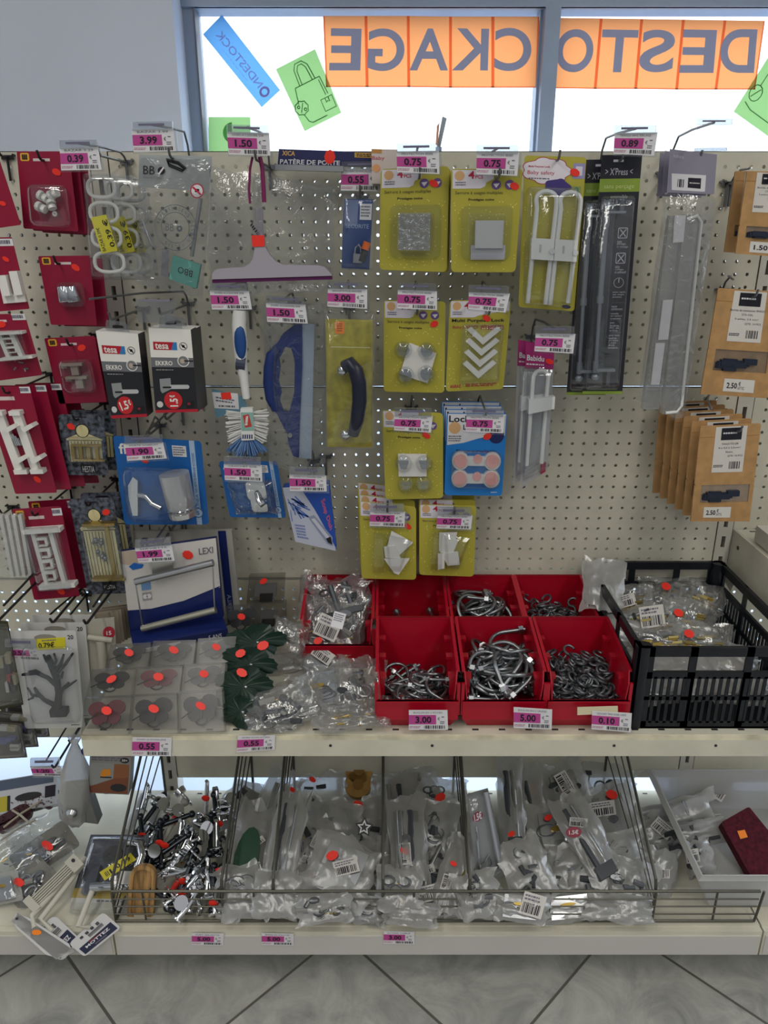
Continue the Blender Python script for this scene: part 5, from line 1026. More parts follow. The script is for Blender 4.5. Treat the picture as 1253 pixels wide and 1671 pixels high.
# ================================================================ RED BINS
def red_bin(cx, yf, label, w_=.152, d=.178, h=.14, hf=.118, lip=.062):
    t = empty('stacking_bin', (cx, yf, SZ), label, 'bin', 'red stacking bins'); hw = w_/2; T = .0025; z0 = SZ+.001; m = BINRED
    b0, b1 = hw-.012, hw   # narrower foot, wider rim
    def wall(pts_o, pts_i): # outer/inner loops as list of (x,y,z)
        mb.hexa(pts_o, pts_i, m)
    mb = MB(); yb = yf+d; tap = .010
    mb.box(cx-b0, cx+b0, yf+tap, yb-.004, z0, z0+T, m); mb.build('floor_plate', t)
    mb = MB(); mb.hexa([(cx-b0, yb-.004, z0), (cx+b0, yb-.004, z0), (cx+b0, yb-.004+T, z0), (cx-b0, yb-.004+T, z0)], [(cx-b1, yb, z0+h), (cx+b1, yb, z0+h), (cx+b1, yb+T, z0+h), (cx-b1, yb+T, z0+h)], m)
    mb.box(cx-b1, cx+b1, yb-.001, yb+.005, z0+h-.004, z0+h, m); mb.build('back_wall', t)
    for s in (-1, 1):
        mb = MB(); prof = [(yf+tap, 0), (yf, lip*.6), (yf, hf-.022), (yf+.012, hf), (yb, h), (yb-.004, 0)]; n = len(prof)
        xo = lambda z: cx + s*(b0+(b1-b0)*z/h)
        vs = [(xo(z), y, z0+z) for y, z in prof]+[(xo(z)-s*T, y, z0+z) for y, z in prof]
        mb.add(vs, [tuple(range(n)), tuple(reversed(range(n, 2*n)))]+[(i, (i+1) % n, n+(i+1) % n, n+i) for i in range(n)], m)
        a, b = V((cx+s*b1, yf+.012, z0+hf)), V((cx+s*b1, yb, z0+h)); mb.hexa([a+V((-.004*s, 0, -.003)), b+V((-.004*s, 0, -.003)), b+V((.002*s, 0, -.003)), a+V((.002*s, 0, -.003))], [a+V((-.004*s, 0, .001)), b+V((-.004*s, 0, .001)), b+V((.002*s, 0, .001)), a+V((.002*s, 0, .001))], m)
        mb.box(min(cx+s*(b1-.003), cx+s*(b1+.003)), max(cx+s*(b1-.003), cx+s*(b1+.003)), yf-.001, yf+.004, z0+.03, z0+hf-.02, m); mb.build('side_wall', t)
        for y, zz in ((yf+.030, hf-.012), (yf+.085, hf-.004), (yf+.14, hf+.004)):
            mb = MB(); x = cx+s*(b1-.010); mb.box(x-.005, x+.005, y-.005, y+.006, z0+zz-.05, z0+zz-.008, m); mb.box(x-.0075, x+.0075, y-.008, y+.008, z0+zz-.012, z0+zz-.006, m); mb.build('rib', t)
    mb = MB(); mb.hexa([(cx-b0, yf+tap, z0), (cx+b0, yf+tap, z0), (cx+b0, yf+tap+T, z0), (cx-b0, yf+tap+T, z0)], [(cx-b1, yf, z0+.022), (cx+b1, yf, z0+.022), (cx+b1, yf+T, z0+.022), (cx-b1, yf+T, z0+.022)], m)
    mb.box(cx-b1, cx+b1, yf-.004, yf+.002, z0+.022, z0+lip, m); mb.box(cx-b1, cx+b1, yf-.006, yf+.003, z0+lip-.005, z0+lip, m); mb.build('front_lip', t)
    return t
FX = [onY(682,1120,1.225).x, onY(822,1120,1.225).x, onY(957,1120,1.225).x]
BX = [onY(549,960,1.60).x, onY(674,960,1.60).x, onY(797,960,1.60).x, onY(900,960,1.60).x]
BX = [-.098, .060, .218, .374]; FX = [.062, .222, .380]
red_bin(FX[0], 1.222, 'front red bin of small bent bolts, left of the three'); red_bin(FX[1], 1.222, 'front red bin heaped with large curved bolts'); red_bin(FX[2], 1.222, 'front red bin of grey S hooks, next to the black crate')
red_bin(BX[0], 1.425, 'rear red bin holding crinkled clear bags, leftmost'); red_bin(BX[1], 1.425, 'rear red bin that is nearly empty'); red_bin(BX[2], 1.425, 'rear red bin of large curved bolts'); red_bin(BX[3], 1.425, 'rear red bin of small grey S hooks')
ZINC = M('8e9296', .3, .95); GALV = M('6d7176', .42, .85)
def ubolt(wd, ht, r, nm, label, group):
    t = empty(nm, (0,0,0), label, 'bolt', group); R_ = wd/2
    pts = [(-R_, 0, -(ht-R_))] + [(-R_*math.cos(a), 0, R_*math.sin(a)) for a in [k*math.pi/12 for k in range(13)]] + [(R_, 0, -(ht-R_))]
    mb = MB(); mb.tube(pts, r, ZINC, 8); mb.build('rod', t, 50)
    for s in (-1, 1):
        mb = MB(); z = -(ht-R_)+.010; mb.tube([(s*R_, 0, z-r*1.1), (s*R_, 0, z+r*1.1)], r*2.1, STEEL, 6); mb.build('nut', t)
    return t
def shook(label, group):
    mb = MB(); R_ = .0108; pts = [(R_*math.cos(a)-.0, 0, R_+R_*math.sin(a)) for a in [math.pi*(.15-.1*k) + math.pi*0 for k in range(-11, 7)]]
    p1 = [(R_*math.cos(a), 0, R_+R_*math.sin(a)) for a in [R(200-18*k) for k in range(0, 17)]]   # upper curl, ends at the middle
    p1 = [(R_*math.cos(R(190-20*k)), 0, R_+R_*math.sin(R(190-20*k))) for k in range(0, 15)]
    p2 = [(-x, 0, -z) for x, y, z in reversed(p1)]
    mb.tube(p1+p2[0:], .0026, GALV, 7); o = mb.build('s_hook', None, True); return tag(o, label, 'hook', group)
def rotm(rnd, flat=.6):
    return Euler((R(90)*flat*rnd.choice((-1, 1))+rnd.uniform(-.5, .5), rnd.uniform(-.5, .5), rnd.uniform(0, 6.28)))
def fill(proto, n, cx, yf, x_, y0, y1, zf, zb, zlo, seed, flat=.85, z_extra=0):
    rnd = random.Random(seed)
    for k in range(n):
        o = proto if (k == 0 and not proto.get('used')) else clone(proto); proto['used'] = 1
        y = rnd.uniform(y0, y1); t = (y-yf)/.18; top = zf+(zb-zf)*t; f_ = (k/n)
        z = SZ+zlo+(top-zlo)*(f_**.7) + z_extra
        o.location = (cx+rnd.uniform(-x_, x_), y, z); o.rotation_euler = rotm(rnd, flat)
        if 'used' in o.keys() and o is not proto: del o['used']
u1 = ubolt(.046, .060, .0034, 'small_bolt', 'short bent bolt with nuts in the front left red bin', 'small bent bolts'); fill(u1, 46, FX[0], 1.222, .042, 1.262, 1.345, .040, .066, .02, 3, .95)
u2 = ubolt(.076, .084, .0042, 'large_bolt', 'large curved bolt with nuts in the heaped front bin', 'large curved bolts in the front bin'); fill(u2, 50, FX[1], 1.222, .032, 1.275, 1.355, .072, .125, .03, 8, .8)
u3 = clone(u2, label='large curved bolt with nuts in the rear red bin'); u3['group'] = 'large curved bolts in the rear bin'; u3['used'] = 0; fill(u3, 30, BX[2], 1.425, .026, 1.485, 1.56, .10, .125, .03, 13, .8)
for o_ in (u1, u2, u3): 
    if 'used' in o_.keys(): del o_['used']
s1 = shook('grey steel S hook in the front right red bin', 'S hooks in the front bin'); fill(s1, 150, FX[2], 1.222, .056, 1.248, 1.365, .052, .088, .03, 4, .8)
s2 = clone(s1, label='small grey S hook in the rear right red bin'); s2['group'] = 'S hooks in the rear bin'; s2['used'] = 0; fill(s2, 80, BX[3], 1.425, .052, 1.46, 1.575, .075, .10, .03, 5, .8)
for o_ in (s1, s2):
    if 'used' in o_.keys(): del o_['used']
c = clone(u2, label='single dark bolt lying at the bottom of the nearly empty bin'); c['group'] = 'lone bolt'; c.location = (BX[1]+.01, 1.53, SZ+.075); c.rotation_euler = (R(80), 0, .1)
if 'used' in c.keys(): del c['used']

# ================================================================ BLACK CRATE
CR = M('11161e', .4, 0, 'mottle', .1, 40)
cx0, cx1, cy0, cy1, ch = .462, .772, 1.222, 1.612, .172
t = empty('plastic_crate', ((cx0+cx1)/2, (cy0+cy1)/2, SZ), 'black slotted plastic crate full of small bags', 'crate')
def slat_wall(a, b, z0, z1, T, name, handle=True, dip=0):
    """wall from a to b (xy points) with slots, a hand opening and rims"""
    a = V((a[0], a[1], 0)); b = V((b[0], b[1], 0)); L = (b-a).length; d = (b-a)/L; nrm = V((-d.y, d.x, 0))*T
    def bar(s0, s1, w0, w1, th=1.0):
        p = [a+d*s0, a+d*s1, a+d*s1+nrm*th, a+d*s0+nrm*th]; mb.hexa([q+V((0,0,w0)) for q in p], [q+V((0,0,w1)) for q in p], CR)
    mb = MB(); H = z1-z0
    bar(0, L, z0, z0+.016, 1.3); bar(0, L, z0+.062, z0+.070, 1.2); bar(0, L, z0+.108, z0+.122, 1.5); bar(0, L, z1-.018, z1, 2.2)
    for s0, s1 in ((0, .03), (L-.03, L)): bar(s0, s1, z0, z1, 1.2)
    for s0 in (L*.33-.008, L*.66-.008): bar(s0, s0+.014, z0, z1, 1.1)
    s = .034
    while s < L-.03:
        bar(s, s+.006, z0+.012, z0+.112, .8); s += .0135
    mb.build(name, t)
z0 = SZ+.001
slat_wall((cx0, cy0), (cx1, cy0), z0, z0+ch, .004, 'front_wall'); slat_wall((cx1, cy0), (cx1, cy1), z0, z0+ch, .004, 'side_wall'); slat_wall((cx1, cy1), (cx0, cy1), z0, z0+ch, .004, 'back_wall'); slat_wall((cx0, cy1), (cx0, cy0), z0, z0+ch, .004, 'side_wall')
mb = MB(); mb.box(cx0, cx1, cy0, cy1, z0, z0+.004, CR); mb.build('base', t)
for x, y in ((cx0, cy0), (cx1, cy0), (cx0, cy1), (cx1, cy1)):
    mb = MB(); mb.tube([(x+(.012 if x < .6 else -.012), y+(.012 if y < 1.4 else -.012), z0), (x+(.012 if x < .6 else -.012), y+(.012 if y < 1.4 else -.012), z0+ch)], .015, CR, 12); mb.build('corner_post', t, 40)

# ================================================================ BAG MAKER
def qrot(cx, cy, w_, h, ang):
    a = R(ang); c, s = math.cos(a), math.sin(a)
    return [(cx+x*c-y*s, cy+x*s+y*c) for x, y in ((-w_/2, -h/2), (w_/2, -h/2), (w_/2, h/2), (-w_/2, h/2))]
def junk(it, rnd, kind, z=.004):
    """what is inside the bag"""
    c = it
    if kind == 'screws':
        mb = MB()
        for k in range(14):
            u, v, a = .2+.6*rnd.random(), .35+.5*rnd.random(), rnd.random()*6.28; L = .12
            c.utube(mb, [(u, v, z+rnd.random()*.006), (u+L*math.cos(a), v+L*.6*math.sin(a), z+rnd.random()*.008)], .0016, rnd.choice((STEEL, DULL, BRASS)), 6)
        c.part('screws', mb)['kind'] = 'stuff'
    elif kind == 'brass':
        mb = MB()
        for k in range(12):
            u, v = .18+.55*rnd.random(), .3+.5*rnd.random(); c.prism(mb, c.sub(u, v, u+.16, v+.05+.05*rnd.random()), z, z+.004+.006*rnd.random(), rnd.choice((BRASS, M('8a7a48', .35, .8), M('c8b878', .35, .8))))
        c.part('hinges', mb)['kind'] = 'stuff'
    elif kind == 'rod':
        for k in range(2):
            mb = MB(); u = .32+.26*k; c.utube(mb, [(u, .12, z+.003), (u+.04, .9, z+.003)], .006+.002*rnd.random(), rnd.choice((DULL, STEEL, M('3a3d42', .35), M('50545a', .4, .6))), 10); c.part('rod', mb, 40)
        mb = MB(); c.prism(mb, c.sub(.25, .78, .8, .92), z, z+.012, M('44484e', .4)); c.part('fitting', mb)
    elif kind == 'plate':
        mb = MB(); c.prism(mb, c.sub(.2, .12, .78, .88), z, z+.005, STEEL); c.part('steel_plate', mb)
        mb = MB(); c.prism(mb, c.ell(.48, .4, .12, .05, 10, rnd.random()), z+.005, z+.010, rnd.choice((DULL, M('5a5c60', .4), BRASS))); c.part('fitting', mb)
    elif kind == 'dark':
        mb = MB()
        for k in range(9):
            u, v, a = .18+.6*rnd.random(), .2+.6*rnd.random(), rnd.random()*6.28; m_ = rnd.choice((M('34383c', .4), M('54585c', .35, .5), M('7c8084', .3, .8), M('3c3f45', .4), M('8a8a86', .4))); f = rnd.random()
            if f < .45: c.utube(mb, [(u, v, z+.004), (u+.22*math.cos(a), v+.16*math.sin(a), z+.007)], .003+.004*rnd.random(), m_, 8)
            elif f < .7: c.utube(mb, [(u+.09*math.cos(t), v+.07*math.sin(t), z+.004) for t in [j*math.pi/5 for j in range(10)]], .0022, m_, 6, True)
            else: c.prism(mb, c.ell(u, v, .06+.07*rnd.random(), .04+.04*rnd.random(), 9, a), z, z+.006, m_)
        c.part('fittings', mb)['kind'] = 'stuff'
    elif kind == 'green': mb = MB(); c.prism(mb, c.ell(.45, .5, .3, .28), z, z+.012, M('2c4c3a', .4)); c.part('green_pad', mb)
    elif kind == 'rings':
        for k in range(4): mb = MB(); u, v = .25+.45*rnd.random(), .3+.4*rnd.random(); c.utube(mb, [(u+.14*math.cos(t), v+.1*math.sin(t), z+.004) for t in [j*math.pi/6 for j in range(12)]], .0028, rnd.choice((STEEL, DULL)), 7, True); c.part('ring', mb, True)
    elif kind == 'wood':
        for k in range(2): mb = MB(); it.prism(mb, it.ell(.5, .35+.3*k, .3, None, 18), z, z+.02, M('b48c4c', .5, 0, 'mottle', .1, 30)); it.prism(mb, it.ell(.5, .35+.3*k, .12, None, 14), z+.02, z+.024, M('8e6a34', .5)); c.part('wooden_knob', mb)
BAGS = []
def bag(label, q, Y, pitch, kind, seed, lab=None, st=None, group='small clear bags', m=None, bulge=.012, header=None, yaw=0, cat='bag', name='clear_bag', st_m=None, amp=.008):
    it = It(name, label, cat, q, Y, group, pitch, yaw); rnd = random.Random(seed)
    kinds = [kind] if isinstance(kind, str) else (kind or ())
    for k_ in kinds:
        if k_: junk(it, rnd, k_)
    zt_ = bulge+.002
    if lab:
        u, v, w_, h_, a = lab; mb = MB(); ar = abs(math.dist(q[0], q[1]))/max(1, math.dist(q[0], q[3])); ca, sa = math.cos(R(a)), math.sin(R(a))
        lq = [it.B(u+(x*ca-y*sa), v+(x*sa+y*ca)*ar) for x, y in ((-w_/2, -h_/2), (w_/2, -h_/2), (w_/2, h_/2), (-w_/2, h_/2))]
        it.prism(mb, lq, zt_+.001, zt_+.0014, M('c8c6c2', .5)); it.bars(mb, [bil(lq, .08, .45), bil(lq, .9, .45), bil(lq, .9, .9), bil(lq, .08, .9)], zt_+.0018, INK, seed, 22); it.lines(mb, [bil(lq, .08, .08), bil(lq, .9, .08), bil(lq, .9, .38), bil(lq, .08, .38)], zt_+.0018, GREYINK, 2, seed); it.part('barcode_label', mb)
    if header: mb = MB(); it.prism(mb, it.sub(0, 0, 1, .22), zt_*.3, zt_*.3+.001, header); it.part('header_card', mb)
    sheet(it, 0, 0, 1, 1, m or BAG, amp=amp, bulge=bulge, n=12, seed=seed, ragged=.16)
    if st: it.zs = zt_+.0025; it.sticker(st[0], st[1], st[2] if len(st) > 2 else .1, st_m)
    return it
def HZ(cx, cy, h, pitch, base):   # plane distance at which a slanting bag just stands on the surface below it
    L = h*1.55/F; return Yz_(cx, cy, base+.008+.5*L*math.cos(R(pitch)))
Yz_ = lambda x, y, z: onZ(x, y, z).y
def surf(x, y):   # height profile of the heap in the wire basket: nearer = lower
    t = (1485-y)/195.0; return 1.245+t*.30
Yz = lambda x, y, z: onZ(x, y, z).y
# ================================================================ ON THE SHELF, LEFT PART
BX_ = film('clear_box', .97, 'dededc', .22, 0, 20, .4, .14)
def butterfly(q, Y, label, col, st=True, pitch=42):
    it = It('butterfly_box', label, 'box', q, Y, 'butterfly ornament boxes', pitch); c = M(col, .45); mb = MB()
    for (u, v, ru, rv) in ((.30, .34, .20, .20), (.70, .30, .20, .20), (.34, .58, .15, .17), (.66, .56, .15, .17)): it.prism(mb, it.ell(u, v, ru, rv, 12, .4), .004, .008, c)
    it.prism(mb, it.ell(.5, .45, .04, .25, 10), .006, .012, c); it.part('butterfly', mb)
    mb = MB(); it.utube(mb, [(.5+.13*math.cos(t), .72+.12*math.sin(t), .005) for t in [k*math.pi/6 for k in range(12)]], .0016, DARK, 6, True); it.utube(mb, [(.06, .66, .006), (.3, .48, .009)], .0012, DARK, 6); it.part('wire_clip', mb, True)
    mb = MB(); it.prism(mb, it.q, -.004, .018, BX_); it.part('clear_box', mb)
    if st: it.zs = .0185; it.sticker(.5, .38, .13)
RDB = '6c2230'
for q, Y, la, c in [
 (Q(138,1137,214,1134,208,1198,132,1200), 1.235, 'clear box with a dark red butterfly, front row left', RDB), (Q(214,1133,288,1130,290,1196,210,1198), 1.235, 'clear box with a black butterfly, front row middle', '1c1d22'), (Q(291,1128,362,1124,366,1192,292,1196), 1.235, 'clear box with a charcoal butterfly, front row right', '2a2c34'),
 (Q(150,1092,220,1090,213,1135,140,1137), 1.30, 'clear box with a black butterfly, middle row left', '1a1b20'), (Q(224,1088,298,1086,292,1131,216,1134), 1.30, 'clear box with a red butterfly, middle row centre', RDB), (Q(300,1084,368,1080,364,1126,296,1130), 1.30, 'clear box with a dim butterfly, middle row right', '4a4a50'),
 (Q(180,1052,246,1048,241,1088,171,1090), 1.365, 'clear box with a black butterfly, back row under the towel rail box', '16171b'), (Q(250,1046,320,1044,315,1084,246,1087), 1.365, 'clear box with a black butterfly, back row middle', '202228'), (Q(323,1042,386,1038,380,1080,320,1083), 1.365, 'clear box with a grey butterfly, back row right', '3c3e44')]: butterfly(q, Y, la, c)
butterfly(Q(366,990,424,986,420,1034,364,1038), 1.47, 'clear box behind, right beside the towel rail box', '2c2e34', True, 20)
for q, la, s in ((Q(406,940,464,938,462,984,402,986), 'upper clear box with a grey clip, standing at the back left of the bins', True), (Q(408,984,466,983,466,1024,406,1026), 'lower clear box with a grey clip, standing at the back left of the bins', False)):
    it = It('clip_box', la, 'box', q, 1.57, 'clear clip boxes', 10); mb = MB(); it.prism(mb, it.sub(.2, .3, .8, .75), .0, .006, M('7c7c80', .4)); it.prism(mb, it.sub(.35, .65, .7, .95), .004, .01, DARK); it.part('clip', mb); mb = MB(); it.prism(mb, it.q, -.01, .012, BX_); it.part('clear_box', mb)
    if s: it.zs = .0125; it.sticker(.42, .2, .12)
LEAF = M('10291f', .3)
def leaf(cx, cy, w_, h, ang, Y, label, st=None, pitch=45):
    it = It('leaf_ornament', label, 'ornament', qrot(cx, cy, w_, h, ang), Y, 'dark green leaf ornaments', pitch); mb = MB(); n = 44; pts = []
    for k in range(n):
        t = 2*math.pi*k/n; lob = abs(math.cos(2.5*t)); r = .34+.16*lob**.5+(.018 if k % 2 else -.012); pts.append(it.B(.5+r*math.cos(t), .5+r*math.sin(t)))
    c = it.P(*it.B(.5, .5), .016); f = [it.P(p[0], p[1], .004+.003*math.sin(k*.9)) for k, p in enumerate(pts)]; mid = [it.P(*((p[0]+cen(it.q)[0])/2, (p[1]+cen(it.q)[1])/2), .012-.001*(k % 2)) for k, p in enumerate(pts)]
    b = [p - it.n*.0015 for p in f]; fs = [(0, 1+k, 1+(k+1) % n) for k in range(n)] + [(1+k, 1+n+k, 1+n+(k+1) % n, 1+(k+1) % n) for k in range(n)]+[(1+n+k, 1+2*n+k, 1+2*n+(k+1) % n, 1+n+(k+1) % n) for k in range(n)]
    mb.add([c]+mid+f+b, fs, LEAF); it.part('blade', mb)
    mb = MB(); it.ball(mb, .55, .52, .016, .0035, STEEL); it.part('rivet', mb, True)
    if st: it.zs = .019; it.sticker(st[0], st[1], .10)
leaf(415,1048,108,60,-8,1.37,'dark green leaf ornament at the top of its stack, two stickers on it',(.62,.62)); leaf(405,1083,96,62,6,1.33,'dark green leaf ornament, second from the top of the stack',(.35,.25)); leaf(396,1120,100,66,-4,1.28,'dark green leaf ornament, third from the top of the stack',(.5,.16)); leaf(392,1160,92,58,10,1.245,'dark green leaf ornament, lowest in front on the shelf')
# bags heaped beside the leaves
B_ = bag
B_('long milky bag lying across the heap left of the bins', qrot(490,1078,136,34,-7), HZ(490, 1078, 34, 60, SZ+.004), 60, None, 41, None, None, m=MILKY, bulge=.014)
B_('bag of silver fittings resting against the front left bin', qrot(582,1120,80,92,8), HZ(582, 1120, 92, 60, SZ+.004), 60, ('dark','rings'), 42)
B_('bag of pale clips at the middle of the heap', qrot(520,1125,110,70,-12), HZ(520, 1125, 70, 60, SZ+.004), 60, ('plate','rings'), 43)
B_('bag of grey hinges at the front of the heap', qrot(470,1150,120,74,-18), HZ(470, 1150, 74, 60, SZ+.004), 60, ('dark','screws'), 44)
B_('flat clear bag hanging over the shelf edge by the left bin', qrot(575,1168,120,46,-6), HZ(575, 1168, 46, 60, SZ+.004), 60, ('screws',), 45)
B_('bag of brown fittings left in the heap, beside the leaves', qrot(450,1170,90,40,-10), HZ(450, 1170, 40, 60, SZ+.004), 60, ('dark',), 46)
B_('bag with a white slip standing on the heap top', qrot(520,1078,70,60,35), HZ(520, 1078, 60, 60, SZ+.004), 60, ('plate',), 47, (.5,.3,.5,.3,0))
B_('small crumpled bag behind the heap next to the rear bin', qrot(470,1040,60,56,20), 1.42, 35, ('rings',), 48)
B_('tall thin bag standing at the left side of the rear bin', qrot(505,975,40,78,12), 1.56, 10, None, 49)
B_('bag of dark parts with a white label, in the rear left bin', qrot(540,1020,92,86,6), 1.47, 48, ('dark','screws'), 50, (.45,.55,.42,.4,18), (.30,.82,.09))
B_('bag of grey strips at the top of the rear left bin', qrot(560,975,90,64,-14), 1.52, 35, ('dark','rod'), 51)
B_('small grey bag at the right side of the rear left bin', qrot(578,1010,44,70,10), 1.49, 40, ('dark',), 52)
it = It('white_slip', 'white paper slip lying in the heap beside the front left bin', 'paper', qrot(552,1012,20,26,15), 1.43, None, 45); mb = MB(); it.prism(mb, it.q, .02, .0206, PAPER); it.lines(mb, (.1,.1,.9,.6), .021, GREYINK, 4, 2); it.single(mb)
# ---- bags in the crate
for i, (cx, cy, w_, h, a, z, kind, st, lab, la) in enumerate([
 (985,955,66,80,6,.80,None,None,None,'empty clear bag hanging over the back left corner of the crate'),
 (1030,985,80,56,-10,.745,('brass','screws'),None,(.35,.4,.5,.25,-6),'bag with a printed white slip at the left in the crate'),
 (1085,970,90,54,8,.745,'screws',(.5,.25,.10),None,'bag with an orange dot at the back of the crate'),
 (1060,1012,100,50,-8,.735,('brass','dark'),None,(.55,.4,.40,.36,0),'bag with a white paper label in the middle of the crate'),
 (1120,1005,90,56,10,.735,'brass',(.35,.45,.10),None,'bag of brass hinges with a dot, right of the middle of the crate'),
 (1150,975,70,44,20,.745,'brass',None,None,'bag of brass strips by the right wall of the crate'),
 (1015,1030,80,44,12,.725,None,None,None,'flattened milky bag at the left front of the crate'),
 (1075,1045,100,48,-4,.725,('brass','rings'),None,None,'wide crumpled bag along the front of the crate'),
 (1145,1040,96,48,6,.725,'brass',(.28,.42,.10),None,'bag of brass parts with a dot at the right front of the crate')]):
    bag(la, qrot(cx, cy, w_, h, a), Yz(cx, cy, z), 62, kind, 60+i, lab, st, 'bags in the black crate', m=BAG if kind else GREYBAG, bulge=.010)
for i, (x, y) in enumerate(((.52,1.27),(.60,1.28),(.69,1.27),(.54,1.36),(.63,1.36),(.71,1.38))):
    px_ = (x/ (y*1.0))*1.0; d = V((x, y, SZ+.055))-CP; fw = d.y*CT - d.z*ST; up = d.y*ST + d.z*CT; cx, cy = 626.5+F*d.x/fw, 835.5-F*up/fw
    bag('clear bag of metal parts deep in the crate, seen through the slots', qrot(cx, cy, 90, 50, -10+6*i), y, 70, 'brass' if i % 2 else 'screws', 80+i, None, None, 'bags deep in the crate', m=GREYBAG, bulge=.02)

# ================================================================ WIRE BASKET
t = empty('wire_basket', ((XL+XR)/2, 1.22, .15), 'long grey wire basket with dividers on the base shelf', 'basket'); GW = M('5d5c55', .4, .7)
mb = MB(); xa, xb = XL-.012, XR+.0; zt_b = .236
for z, r in ((zt_b, .0032), (.215, .0017), (.195, .0017), (.174, .0017), (.155, .0026)): mb.tube([(xa, 1.222, z), (xb, 1.222, z)], r, GW, 7)
for x in (-.50, -.27, -.115, .062, .345, .69): mb.tube([(x, 1.2235, .152), (x, 1.2235, zt_b)], .0024, GW, 6)
for x in (xb,): mb.tube([(x, 1.222, .155), (x+.003, 1.222, .18), (x+.008, 1.222, zt_b)], .0028, GW, 6)
mb.build('front_grid', t)
for X in (-.563, -.336, -.2296, -.002, .178, .563):
    mb = MB(); yb, zb = 1.615, .44
    mb.tube([(X, 1.224, .153), (X, 1.224, .225), (X, 1.235, .255), (X, 1.47, .37), (X, yb, zb), (X, yb, .155)], .0034, GW, 7); mb.tube([(X, 1.224, .155), (X, yb, .155)], .0026, GW, 6)
    for k in range(1, 4):
        f = k/4; mb.tube([(X, 1.226, .225-.065*f), (X, 1.45, .36-.17*f), (X, yb, zb-.22*f)], .0017, GW, 6)
    mb.build('divider', t)
# ---- section 1: chrome fittings, white levers, wooden dish
it = It('wooden_dish', 'oval wooden soap dish standing at the left front of the basket', 'dish', Q(212,1412,256,1414,250,1506,204,1504), 1.262, None, 22)
W__ = M('9c7a4c', .5, 0, 'wood', .22, 14); mb = MB(); it.prism(mb, it.rr(.02, 0, .98, 1, .42, 6), -.004, .010, W__, it.rr(.16, .07, .84, .93, .3, 6)); it.prism(mb, it.rr(.12, .05, .88, .95, .34, 6), -.003, .002, W__); it.single(mb)
def lever(a, b, Ya, Yb, label, band=None, r=.0062, knob=True):
    A_, B2 = onY(a[0], a[1], Ya), onY(b[0], b[1], Yb); t = empty('white_lever', A_, label, 'lever', 'white plastic levers'); d = (B2-A_)
    m = M('b9b8ae', .4); mb = MB(); mb.tube([A_, A_+d*.35+V((0,0,.004)), A_+d*.7+V((0,0,.003)), B2], [r*.8, r, r*1.05, r*.9], m, 12); mb.build('shaft', t, True)
    if knob: mb = MB(); mb.ball(A_, r*1.75, m, (1,1,1), 14, 10); mb.build('knob', t, True)
    if band: mb = MB(); mb.tube([A_+d*band[0]+V((0,0,.003)), A_+d*band[1]+V((0,0,.003))], r*1.22, REDST, 12); mb.build('red_tape', t)
lever((302,1308), (256,1392), 1.50, 1.37, 'white lever with red tape, upper one in the chrome heap', (.28,.46)); lever((323,1386), (256,1500), 1.37, 1.25, 'white lever with red tape pointing down to the front wire', (.50,.66)); lever((292,1330), (312,1352), 1.46, 1.43, 'short bent white lever in the middle of the chrome heap', None, .005, False); lever((288,1384), (296,1408), 1.39, 1.36, 'short white lever above the wooden spools', None, .005, False); lever((262,1398),(248,1404),1.375,1.37,'white knob end at the left of the chrome heap', None, .007)
for x, y, Y in ((296,1406,1.355), (327,1436,1.32)):
    p = onY(x, y, Y); mb = MB(); m = M('b09468', .55); mb.tube([p, p+V((.006, .035, -.02))], .0078, m, 14); mb.tube([p+V((-.0002,-.001,.0006)), p], .0028, BLACK, 8); o = mb.build('wooden_spool', None, 40, origin=p); tag(o, 'small wooden spool in the chrome heap, %s' % ('upper one' if y < 1420 else 'lower one'), 'spool', 'wooden spools')
rnd = random.Random(77)
for k in range(84):
    x = rnd.uniform(232, 372); y = rnd.uniform(1300, 1478)
    if x < 270 and y > 1400: continue
    Y = surf(x, y)-.03+rnd.uniform(-.01, .01); p = onY(x, y, Y); kind = k % 3; a = rnd.gauss(math.pi/3, .7); L = rnd.uniform(.06, .12)
    d = V((math.cos(a)*L, math.sin(a)*L*.8, math.sin(a)*L*.45+rnd.uniform(-.01, .01)))
    if x > 330: d.x = -abs(d.x)*.3
    stt = rnd.random() < .12
    loc = ('near the back', 'in the middle', 'near the front')[0 if y < 1360 else 1 if y < 1420 else 2]
    t = empty('chrome_fitting', p, 'chrome %s of the metal heap, %s' % (('bar with round end knobs', 'ring on a round base', 'bent robe hook')[kind], loc), 'fitting', 'chrome %s %s' % (('bars', 'rings', 'hooks')[kind], loc)); mb = MB(); m = CHROME if k % 3 else M('3c4046', .25, .9)
    if kind == 0:
        mb.tube([p-d*.5, p+d*.5], .0058, m, 10); mb.build('bar', t, True)
        for s in (-1, 1): mb = MB(); mb.ball(p+d*.5*s, .0085, m); mb.build('end_knob', t, True)
    elif kind == 1:
        q_ = d.normalized(); u_ = q_.orthogonal().normalized(); v_ = q_.cross(u_); r_ = rnd.uniform(.018, .028)
        mb.tube([p+u_*r_*math.cos(s)+v_*r_*math.sin(s) for s in [j*math.pi/8 for j in range(16)]], .003, m, 8, True); mb.build('ring', t, True); mb = MB(); mb.tube([p+u_*r_, p+u_*(r_+.012)], [.013, .015], m, 14); mb.build('base', t, 40)
    else:
        mb.tube([p-d*.4, p, p+d*.3+V((0,0,.014)), p+d*.2+V((0,0,.028))], [.005, .006, .005, .004], m, 10); mb.build('hook', t, True); mb = MB(); q_ = d.normalized(); mb.tube([p-d*.44, p-d*.40], .014, m, 14); mb.build('base', t, 40)
    if stt:
        mb = MB(); mb.ball(p+V((0,-.008,.010)), .010, REDST, (1,.25,.9), 8, 6); mb.build('price_sticker', t)
